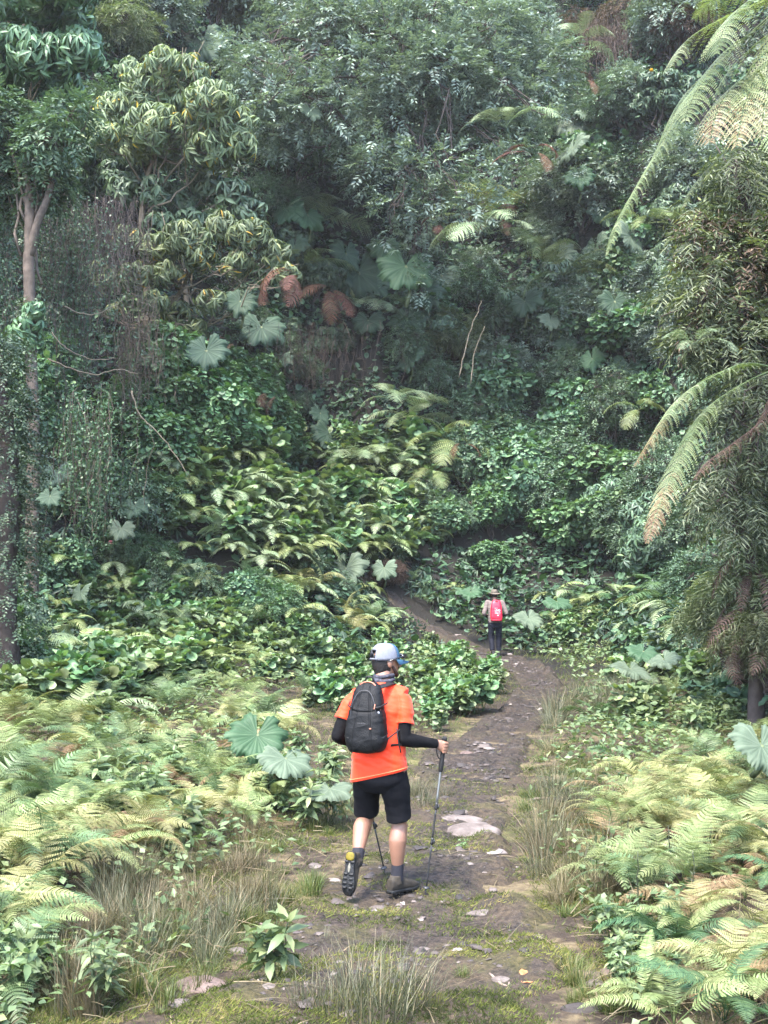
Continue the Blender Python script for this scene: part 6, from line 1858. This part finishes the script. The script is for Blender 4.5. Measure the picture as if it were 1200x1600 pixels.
# ---- backpack
bp = empty('backpack', l2w(np.array([-.022, -.19, 1.02])), -HA)
bp.scale = (.94, 1, .97)
tag(bp, 'black daypack with orange piping on the back of the orange-shirted hiker', 'backpack')
bo = np.array([-.022, -.19, 1.02])
mb = MB()
loft(mb, dense([((0, .01, -.045), X_ * .085, Y_ * .055, .8), ((0, -.006, -.03), X_ * .125, Y_ * .082, .72), ((0, -.012, .03), X_ * .150, Y_ * .095, .70), ((0, -.012, .12), X_ * .148, Y_ * .092, .70), ((0, -.004, .22), X_ * .134, Y_ * .082, .72), ((.0, .012, .32), X_ * .115, Y_ * .070, .75),
                ((0, .03, .40), X_ * .092, Y_ * .055, .8), ((0, .045, .435), X_ * .062, Y_ * .036, .9), ((0, .05, .445), X_ * .03, Y_ * .016, 1)], 5), 36)
def pk(co, no):
    w_ = .006 * fbm(co[:, 0] * 9 + co[:, 2] * 3, co[:, 2] * 16, 6, 3) + .004 * (1 - 2 * np.abs(fbm(co[:, 0] * 7 - co[:, 2] * 9, co[:, 2] * 12, 9, 2)))
    c1 = np.exp(-((co[:, 0] - .055 + .12 * (co[:, 2] - .2)) / .006) ** 2) + np.exp(-((co[:, 0] + .055 - .12 * (co[:, 2] - .2)) / .006) ** 2)
    c2 = np.exp(-((co[:, 2] - .24 - 1.2 * co[:, 0] ** 2) / .006) ** 2)
    return no * (w_ - .007 * (c1 * (co[:, 1] < 0) + c2 * (co[:, 1] < 0)))[:, None]
solid(mb, 'bag', M_PACK, bp, .004, 3, pk)
mb = MB(); tube(mb, catmull([[-.07, .02, .375], [-.055, .01, .425], [0, .012, .445], [.055, .01, .425], [.088, -.01, .36], [.115, -.03, .25], [.125, -.035, .19]], 7), .0042, 6); mb.build('piping', M_PIPE, bp)
mb = MB(); tube(mb, catmull([[-.035, .055, .44], [-.02, .045, .475], [.02, .045, .475], [.035, .055, .44]], 6), .006, 6); mb.build('haul_loop', M_PACKT, bp)
for q in (-1, 1):
    for z_ in (.06, .27):
        m_ = MB(); P = catmull([[q * .145, .03, z_ + .03], [q * (.150 if z_ < .2 else .125), -.045, z_ + .01], [q * (.105 if z_ < .2 else .09), -.098 + (.02 if z_ > .2 else 0), z_]], 6); tube(m_, P, .0055, 6); m_.build('compression_strap', M_PACKT, bp)
m_ = MB(); tube(m_, catmull([[-.10, -.072, .20], [-.085, -.070, .30], [-.045, -.052, .372], [0, -.048, .388], [.045, -.052, .372], [.085, -.070, .30], [.10, -.072, .20]], 7), .003, 6); m_.build('zip', plain_mat('zip_grey', (.03, .03, .032), .5, .4), bp)
m_ = MB(); tube(m_, catmull([[.088, -.068, .295], [.092, -.082, .285], [.09, -.086, .262]], 5), .0035, 6); m_.build('zip_pull', M_PIPE, bp)
mb = MB(); ellipsoid(mb, np.array([.108, -.055, .235]), X_ * .012, Y_ * .008, Z_ * .012, 12, 7); mb.build('buckle', M_BUCK, bp)
mb = MB()
for k in range(5):      # small worn maker's mark, not readable in the photo
    loft(mb, [((-.03 + .013 * k, -.0945 + .0, .165), X_ * .004, Z_ * .0035, .4), ((-.03 + .013 * k, -.0985, .165), X_ * .004, Z_ * .0035, .4)], 8)
mb.build('maker_mark', plain_mat('mark_grey', (.06, .06, .06), .6, .3), bp)
mb = MB(); loft(mb, [((.065, -.099, .13), X_ * .007, Z_ * .005, .5), ((.066, -.103, .13), X_ * .007, Z_ * .005, .5)], 10); mb.build('orange_tab', M_PIPE, bp)
def band(mb, pts, nrm_hint, w_, th=.004):
    P = catmull(np.asarray(pts, float), 7); T = norm(np.gradient(P, axis=0)); Nn = norm(np.asarray(nrm_hint, float)[None] - T * (T @ np.asarray(nrm_hint, float))[:, None]) if np.ndim(nrm_hint) == 1 else None
    S_ = np.cross(T, Nn)
    loft(mb, [(p, s_ * w_, n_ * th, .5) for p, s_, n_ in zip(P, S_, Nn)], 12)
for q, sx in ((-1, -.205), (1, .168)):
    mb = MB(); x0 = sx * .52 + .022
    pts = np.array([[x0 * .55 + 0, .06, .40], [x0 * .85, .135, .412], [x0, .22, .418], [x0 * 1.05, .31, .375], [x0 * 1.1, .352, .26], [x0 * 1.2, .345, .12], [x0 * 1.5 + q * .02, .29, .02], [x0 * 1.6 + q * .06, .20, .0], [q * .15, .08, .0]])
    P = catmull(pts, 6); cen = np.array([0.0, .21, 0]); T = norm(np.gradient(P, axis=0)); out_ = norm((P - np.array([.0, .21, .2])) * [.35, 1, .9]); Nn = norm(out_ - T * (T * out_).sum(1)[:, None]); S_ = np.cross(T, Nn)
    loft(mb, [(p + n_ * .004, s_ * .026, n_ * .006, .5) for p, s_, n_ in zip(P, S_, Nn)], 14); mb.build('shoulder_strap', M_PACKT, bp)
mb = MB(); tube(mb, catmull([[.13, -.02, .03], [.175, .06, .075], [.205, .15, .11], [.205, .22, .12]], 6), .006, 6); mb.build('side_strap', M_PACKT, bp)
mb = MB(); tube(mb, catmull([[.190, .10, .12], [.207, .08, .05], [.222, .10, -.05]], 6), .005, 6); mb.build('loose_strap', M_PACKT, bp)

# ---- trekking poles
def pole(label, grip, tip, u):
    g = l2w(grip); t = l2w(tip); e = empty('trekking_pole', t); D = norm(g - t); L = np.linalg.norm(g - t)
    def seg_(z0, z1, r0, r1, nm, mat, n=10):
        m_ = MB(); tube(m_, np.array([D * (z0 + (z1 - z0) * q) for q in np.linspace(0, 1, 5)]), np.linspace(r0, r1, 5), n); return m_.build(nm, mat, e)
    seg_(0, .05, .003, .006, 'tip', M_POLED); seg_(.05, .38, .0055, .006, 'lower_shaft', M_POLED); seg_(.38, .62, .0070, .0072, 'middle_shaft', M_POLED); seg_(.62, L - .1, .0082, .0085, 'upper_shaft', M_POLE)
    for z in (.38, .62):
        c = seg_(z - .02, z + .025, .011, .0105, 'clamp', M_POLED); m_ = MB(); s_ = norm(np.cross(D, Y_)); ellipsoid(m_, D * z - s_ * .014, s_ * .008, Y_ * .006, D * .016, 10, 5); m_.build('lever', M_POLED, c)
    m_ = MB(); s_ = norm(np.cross(D, Y_)); f_ = np.cross(s_, D); loft(m_, [(D * .055, s_ * .012, f_ * .012, 1), (D * .06, s_ * .025, f_ * .025, 1), (D * .066, s_ * .023, f_ * .023, 1), (D * .075, s_ * .009, f_ * .009, 1)], 18); m_.build('basket', M_POLED, e)
    m_ = MB(); loft(m_, dense([(D * (L - .17), s_ * .013, f_ * .014, 1), (D * (L - .13), s_ * .018, f_ * .019, 1), (D * (L - .06), s_ * .016, f_ * .018, 1), (D * (L - .03), s_ * .0155, f_ * .0175, 1), (D * (L + .035), s_ * .016, f_ * .018, 1), (D * (L + .06), s_ * .021, f_ * .024, .9), (D * (L + .075), s_ * .012, f_ * .014, 1)], 4), 16); m_.build('grip', M_GRIP, e)
    m_ = MB(); tube(m_, catmull([D * (L + .05), D * (L + .03) + s_ * .04 - f_ * .02, D * (L - .03) + s_ * .045 - f_ * .035, D * (L - .08) + s_ * .02 - f_ * .02, D * (L - .05) + s_ * .01], 5), .004, 5); m_.build('wrist_strap', M_PACKT, e)
    tag(e, label, 'trekking pole', 'trekking poles')
pole('aluminium trekking pole held out in the right hand of the orange-shirted hiker', Rg, rt, Ru)
pole('trekking pole seen between the legs of the orange-shirted hiker', Lg, lt, Lu)

# ------------------------------------------------------------------ hiker with the red backpack
M_HAT = plain_mat('hat_beige', (.12, .10, .078), .85, .2, 30, .25); M_SHIRT2 = plain_mat('shirt_grey_beige', (0.1275, 0.102, 0.0935), .8, .2, 20, .25, .2)
M_NAVY = plain_mat('trousers_navy', (.007, .008, .015), .8, .2, 18, .35, .2); M_RED = plain_mat('pack_red', (0.528, 0.0112, 0.036), .5, .4, 14, .15, .2); M_WHITE = plain_mat('print_white', (0.6, 0.576, 0.592), .7, .2)
M_REDD = plain_mat('pack_red_dark', (.30, .012, .03), .6, .3)
p2 = at(774, 1028, 29.5); z2 = float(path_z(np.array([p2[0]]), np.array([p2[1]]), np.array([.2]))[0])
h2 = empty('person', (p2[0], p2[1], z2), math.radians(2))
tag(h2, 'distant hiker seen from behind in a beige wide-brimmed hat and dark navy trousers', 'person')
mb = MB(); nb = np.array([0, .05, 1.41]); hc2 = np.array([0, .10, 1.575]); f2, s2 = head_frame(0)
loft(mb, dense([((0, 0, .80), X_ * .12, Y_ * .09, .9), ((0, 0, .92), X_ * .16, Y_ * .11, .9), ((0, .01, 1.05), X_ * .15, Y_ * .10, .9), ((0, .03, 1.25), X_ * .165, Y_ * .11, .9), ((0, .04, 1.36), X_ * .16, Y_ * .09, .85), ((0, .05, 1.42), X_ * .06, Y_ * .058, 1)], 4), 28)
add_head(mb, hc2, f2, s2, nb)
J2 = {}
for q in (-1, 1):
    S_, E_, W_ = np.array([q * .185, .04, 1.37]), np.array([q * .285, -.04, 1.10]), np.array([q * .20, .17, 1.02]); J2[q] = (S_, E_, W_)
    limb(mb, [S_, E_], [.05, .04], 16); limb(mb, [E_, W_], [.038, .027], 16)
    g = W_ + np.array([-q * .03, .075, .02]); fist(mb, g, Z_, norm(g - E_), q, W_)
    H_ = np.array([q * .09, 0, .90]); K_ = np.array([q * .10, .05 if q < 0 else .07, .49]); A_ = np.array([q * .085 + .01, -.06 if q < 0 else .05, .10 if q > 0 else .115]); J2[q] += (H_, K_, A_)
    limb(mb, [H_, K_], [.085, .058], 18); limb(mb, [K_, K_ + (A_ - K_) * .35 - Y_ * .004, A_], [.05, .048, .034], 18)
solid(mb, 'body', M_SKIN, h2, .006, 4); eyes(h2, hc2, f2, s2)
mb = MB(); loft(mb, dense([((0, -.005, .86), X_ * .178, Y_ * .128, .85), ((0, 0, 1.0), X_ * .175, Y_ * .125, .85), ((0, .02, 1.2), X_ * .185, Y_ * .128, .82), ((0, .035, 1.35), X_ * .185, Y_ * .105, .8), ((0, .045, 1.43), X_ * .08, Y_ * .07, 1)], 4), 30)
for q in (-1, 1):
    S_, E_, W_ = J2[q][:3]; limb(mb, [S_ - X_ * q * .06, S_, S_ + (E_ - S_) * .5, E_, E_ + (W_ - E_) * .12], [.06, .066, .062, .056, .052], 18)
solid(mb, 'shirt', M_SHIRT2, h2, .006, 4, cloth(.009, 7, 12, 5))
for q in (-1, 1):
    S_, E_, W_ = J2[q][:3]; mb = MB(); limb(mb, [E_, E_ + (W_ - E_) * .5, W_], [.047, .044, .032], 16); solid(mb, 'arm_sleeve', M_BLACKC, h2, .006, 3)
mb = MB(); loft(mb, dense([((0, -.005, .74), X_ * .15, Y_ * .11, .85), ((0, -.005, .85), X_ * .172, Y_ * .12, .85), ((0, 0, .96), X_ * .165, Y_ * .115, .85)], 4), 28)
for q in (-1, 1):
    H_, K_, A_ = J2[q][3:]; limb(mb, [H_, H_ + (K_ - H_) * .5, K_, K_ + (A_ - K_) * .5, A_ + (K_ - A_) * .12], [.098, .088, .074, .068, .062], 20)
solid(mb, 'trousers', M_NAVY, h2, .006, 4, cloth(.010, 9, 9, 15, 1.0))
for q in (-1, 1):
    shoe(h2, J2[q][5], np.array([q * .15, 1, -.02 if q > 0 else -.35]), Z_ if q > 0 else np.array([0, .35, 1.0]), name='shoe', mat=M_SOLE, tread=False)
mb = MB(); loft(mb, dense([(hc2 - Z_ * .085 - Y_ * .02, X_ * .055, Y_ * .05, 1), (hc2 - Z_ * .03 - Y_ * .016, X_ * .076, Y_ * .084, 1), (hc2 + Z_ * .04 - Y_ * .012, X_ * .076, Y_ * .092, 1)], 4), 20); solid(mb, 'hair', M_HAIR, h2, .006, 2)
e_hat = empty('hat'); e_hat.parent = h2
mb = MB(); hb = hc2 + Z_ * .035; loft(mb, dense([(hb, X_ * .088, Y_ * .104, 1), (hb + Z_ * .05, X_ * .084, Y_ * .10, 1), (hb + Z_ * .085, X_ * .070, Y_ * .086, .95), (hb + Z_ * .097, X_ * .03, Y_ * .04, 1)], 4), 26); mb.build('crown', M_HAT, e_hat)
mb = MB(); a = np.linspace(0, 2 * PI, 48, endpoint=False); rows = []
for t in np.linspace(0, 1, 6):
    rr_ = .088 + .085 * t; rows.append(hb + np.stack([np.cos(a) * rr_, np.sin(a) * (rr_ + .015), -.02 * t + .022 * t * np.cos(2 * a) - .012 * t * np.sin(a + .6)], -1))
V2 = np.array(rows); i = np.arange(5)[:, None]; j = np.arange(48)[None]; j2 = (j + 1) % 48
mb.add(V2.reshape(-1, 3), np.stack([i * 48 + j, i * 48 + j2, (i + 1) * 48 + j2, (i + 1) * 48 + j], -1).reshape(-1, 4)); o = mb.build('brim', M_HAT, e_hat); md = o.modifiers.new('t', 'SOLIDIFY'); md.thickness = .004
mb = MB(); tube(mb, hb + Z_ * .012 + np.stack([np.cos(a) * .089, np.sin(a) * .105, 0 * a], -1), .006, 6); mb.build('hat_band', plain_mat('hat_band_dark', (.05, .045, .04), .8, .2), e_hat)
rp = empty('backpack', (p2[0], p2[1], z2), math.radians(2)); tag(rp, 'red backpack with blocks of white print on the distant hiker', 'backpack')
bb = np.array([.01, -.185, .93])
mb = MB(); loft(mb, dense([(bb + [0, .01, -.02], X_ * .11, Y_ * .06, .7), (bb + [0, 0, .02], X_ * .145, Y_ * .085, .55), (bb + [0, 0, .15], X_ * .15, Y_ * .09, .55), (bb + [0, 0, .32], X_ * .138, Y_ * .08, .6), (bb + [0, .012, .44], X_ * .115, Y_ * .062, .65), (bb + [0, .03, .49], X_ * .08, Y_ * .04, .8), (bb + [0, .035, .50], X_ * .03, Y_ * .016, 1)], 5), 36)
solid(mb, 'bag', M_RED, rp, .006, 3, cloth(.006, 8, 10, 30))
mb = MB(); loft(mb, [(bb + [0, -.0, -.03], X_ * .13, Y_ * .082, .6), (bb + [0, -.002, .012], X_ * .149, Y_ * .092, .55)], 30); mb.build('base_panel', M_REDD, rp)
mb = MB(); tube(mb, catmull([bb + [-.03, -.03, .455], bb + [-.015, -.05, .475], bb + [.02, -.05, .475], bb + [.035, -.03, .455]], 5), .008, 6); mb.build('haul_loop', M_PACKT, rp)
for q in (-1, 1):
    mb = MB(); P = catmull([bb + [q * .05, .06, .47], [q * .10, .02, 1.455], [q * .115, .12, 1.43], [q * .12, .175, 1.30], [q * .13, .17, 1.12], [q * .19, .06, 1.0], bb + [q * .13, .08, .06]], 6); tube(mb, P, .016, 8); mb.build('shoulder_strap', M_PACKT, rp)
rr = np.random.default_rng(9); mb = MB()
def stroke(x, z, w_, h_):
    zc = bb[2] + z; y = bb[1] - .0955 + max(0, z - .2) * .06
    loft(mb, [((bb[0] + x, y + .006, zc), X_ * w_ / 2, Z_ * h_ / 2, .3), ((bb[0] + x, y - .002, zc), X_ * w_ / 2, Z_ * h_ / 2, .3)], 8)
for z0, hh, n_, x0, x1 in ((.295, .018, 7, -.06, .03), (.245, .038, 6, -.055, .095), (.195, .038, 6, -.05, .10), (.155, .022, 8, -.055, .085)):
    for k in range(n_):
        x = x0 + (x1 - x0) * (k + .5) / n_; w_ = (x1 - x0) / n_
        stroke(x - w_ * .28, z0, w_ * .2, hh)
        for _ in range(2):
            if rr.random() < .75: stroke(x, z0 + rr.choice([-1, 0, 1]) * hh * .42, w_ * .6, hh * .2)
        if rr.random() < .6: stroke(x + w_ * .25, z0 + rr.choice([-.2, .2]) * hh, w_ * .2, hh * .55)
mb.build('print', M_WHITE, rp)
mb = MB(); ellipsoid(mb, bb + [.03, -.092, .115], X_ * .024, Y_ * .006, Z_ * .013, 16, 7); mb.build('emblem', M_WHITE, rp)
# ================================================================== labels by look and nearest landmark
LM = [(80, 60, 'in the upper left corner'), (60, 250, 'around the top of the pale trunk'), (110, 420, 'by the wide brown vine curtain'), (270, 190, 'behind the upper rosette tree'), (310, 60, 'by the topmost giant leaf'),
      (330, 420, 'by the lower rosette tree'), (330, 640, 'on the lush green mound'), (470, 560, 'at the cave hollow'), (480, 350, 'above the cave hollow'), (470, 130, 'in the left of the big tree'), (630, 60, 'at the top of the big tree'),
      (620, 230, 'in the middle of the big tree'), (780, 150, 'in the right of the big tree'), (640, 410, 'by the brightest giant leaf'), (760, 400, 'by the tall tree fern'), (930, 30, 'at the top edge right of the big tree'),
      (910, 210, 'by the pale overlapping giant leaves'), (1010, 200, 'left of the upper right tree fern'), (930, 450, 'by the deep green tree fern'), (1030, 420, 'behind the long hanging frond'), (1000, 560, 'by the grey-green giant leaf'),
      (760, 540, 'around the bare upright stems'), (640, 580, 'by the small level fern'), (640, 700, 'at the foot of the hillside in the middle'), (780, 700, 'left of the dark shrub bank'), (880, 620, 'at the top of the shrub bank'),
      (900, 760, 'in the middle of the shrub bank'), (860, 870, 'at the foot of the shrub bank'), (1010, 720, 'behind the brown-tipped fronds'), (1030, 860, 'under the brown-tipped fronds'), (110, 680, 'beside the pale trunk foot'),
      (200, 760, 'on the left slope below the bent stem'), (150, 900, 'on the left slope by the smothered trunk'), (290, 830, 'at the left of the fern slope'), (420, 780, 'on the upper fern slope'), (560, 760, 'at the right of the upper fern slope'),
      (450, 850, 'on the middle fern slope'), (560, 850, 'above the whitish leaves'), (660, 820, 'right end of the fern slope'), (430, 950, 'on the lower fern slope'), (560, 960, 'below the whitish leaves'), (680, 940, 'left of the red backpack hiker'),
      (850, 960, 'right of the red backpack hiker'), (960, 950, 'in the fern bed beyond the stump'), (1060, 970, 'at the right end of the far fern bed'), (1040, 1050, 'around the red-brown stump'), (920, 1100, 'at the outer side of the path bend'),
      (1120, 1100, 'above the right foreground ferns'), (760, 1060, 'at the inner side of the path bend'), (660, 1060, 'right of the white cap'), (540, 1050, 'left of the white cap'), (420, 1050, 'up the slope from the torn leaf'),
      (300, 1040, 'by the dusky bluish leaf'), (120, 1080, 'at the foot of the smothered trunk'), (40, 1180, 'at the left edge of the bright ferns'), (180, 1170, 'at the back of the bright left ferns'), (320, 1160, 'left of the torn leaf'), (450, 1130, 'by the torn pale leaf'),
      (60, 1300, 'at the left edge in front'), (180, 1270, 'in the middle of the left ferns'), (310, 1250, 'at the right rim of the left ferns'), (430, 1260, 'left of the orange hiker'), (220, 1370, 'around the pink flower head'), (350, 1370, 'left of the lifted shoe'),
      (320, 1450, 'at the left path edge'), (180, 1470, 'below the pink flower head'), (60, 1450, 'at the lower left edge'), (80, 1570, 'in the lower left corner'), (520, 1270, 'beside the walking left leg'), (670, 1250, 'beside the right pole grip'),
      (870, 1210, 'at the right of the muddy bend'), (870, 1330, 'at the right path edge'), (980, 1230, 'left rim of the right ferns'), (1090, 1200, 'at the back of the right ferns'), (1180, 1250, 'at the right edge of the bright ferns'), (1000, 1330, 'at the front rim of the right ferns'),
      (1100, 1320, 'in the middle of the right ferns'), (1180, 1380, 'at the right edge in front'), (960, 1450, 'behind the large right slab'), (1060, 1450, 'at the back of the sword ferns'), (1160, 1480, 'in the sword ferns at the right edge'), (1080, 1570, 'in the lower right corner'),
      (990, 1560, 'right of the dark wet slab'), (1160, 420, 'in the foliage of the right edge'), (1130, 800, 'in the shade of the right edge')]
LMA = np.array([(a, b) for a, b, _ in LM], float)
cells = {}
for o, noun, plural, p in REG:
    u, v = pix(p)
    k = int(np.argmin((LMA[:, 0] - u) ** 2 + (LMA[:, 1] - v) ** 2))
    cells.setdefault((noun, plural, k), []).append((float(u), o))
SHORT = 1
ORD = ['leftmost', 'second from left', 'third from left', 'fourth from left', 'fifth from left', 'sixth from left', 'seventh from left', 'eighth from left', 'ninth from left', 'tenth from left',
       'eleventh from left', 'twelfth from left', 'thirteenth from left', 'fourteenth from left', 'fifteenth from left', 'sixteenth from left', 'seventeenth from left', 'eighteenth from left', 'nineteenth from left', 'twentieth from left']
for (noun, plural, k), lst in cells.items():
    lst.sort(key=lambda t: t[0]); n = len(lst); ph = LM[k][2]
    for j, (u, o) in enumerate(lst):
        if n == 1: o['label'] = f'{noun} {ph}'
        elif n == 2: o['label'] = f"{('left', 'right')[j]} one of two {plural} {ph}"
        elif j == n - 1: o['label'] = f'rightmost of {plural} {ph}'
        else: o['label'] = f'{ORD[min(j, 19)]} of {plural} {ph}'
for o in bpy.data.objects:
    l = o.get('label')
    if l and len(l.split()) > 16:
        o['label'] = l.replace(' one of two ', ' of two ').replace('leaf rosettes', 'rosettes').replace(' at the right end of the far fern bed', ' at the far bed right end').replace(' at the outer side of the path bend', ' outside the path bend').replace(' at the inner side of the path bend', ' inside the path bend').replace(' at the right edge of the bright ferns', ' at the right edge').replace(' at the left edge of the bright ferns', ' at the left edge').replace(' at the right of the upper fern slope', ' right on the upper slope').replace(' at the foot of the hillside in the middle', ' at the middle hillside foot').replace(' at the right rim of the left ferns', ' right of the left ferns').replace(' in the sword ferns at the right edge', ' at the lower right edge').replace(' at the front rim of the right ferns', ' before the right ferns').replace(' at the back of the bright left ferns', ' behind the left ferns').replace(' at the foot of the smothered trunk', ' by the smothered trunk foot').replace(' in the middle of', ' amid').replace(' of the red backpack hiker', ' of the far hiker').replace(' in the upper left corner', ' at upper left')
        if len(o['label'].split()) > 16: o['label'] = ' '.join(o['label'].replace(' blue-green', '').replace(' the ', ' ').split()[:16])
# ================================================================== misty air of the cloud forest
mb = MB()
x0, x1, y0, y1, z0, z1 = -64., 64., -34., 94., -6., 52.
V = [(x, y, z) for z in (z0, z1) for y in (y0, y1) for x in (x0, x1)]
mb.add(V, np.array([[0, 2, 3, 1], [4, 5, 7, 6], [0, 1, 5, 4], [2, 6, 7, 3], [0, 4, 6, 2], [1, 3, 7, 5]]))
m_hz, nt, out = new_mat('haze')
pv = nt.nodes.new('ShaderNodeVolumePrincipled'); pv.inputs['Color'].default_value = (.93, .96, 1.0, 1); pv.inputs['Density'].default_value = .0003; pv.inputs['Anisotropy'].default_value = .2
nt.links.new(pv.outputs[0], out.inputs['Volume'])
setting(mb.build('haze', m_hz, None, False), 'stuff')
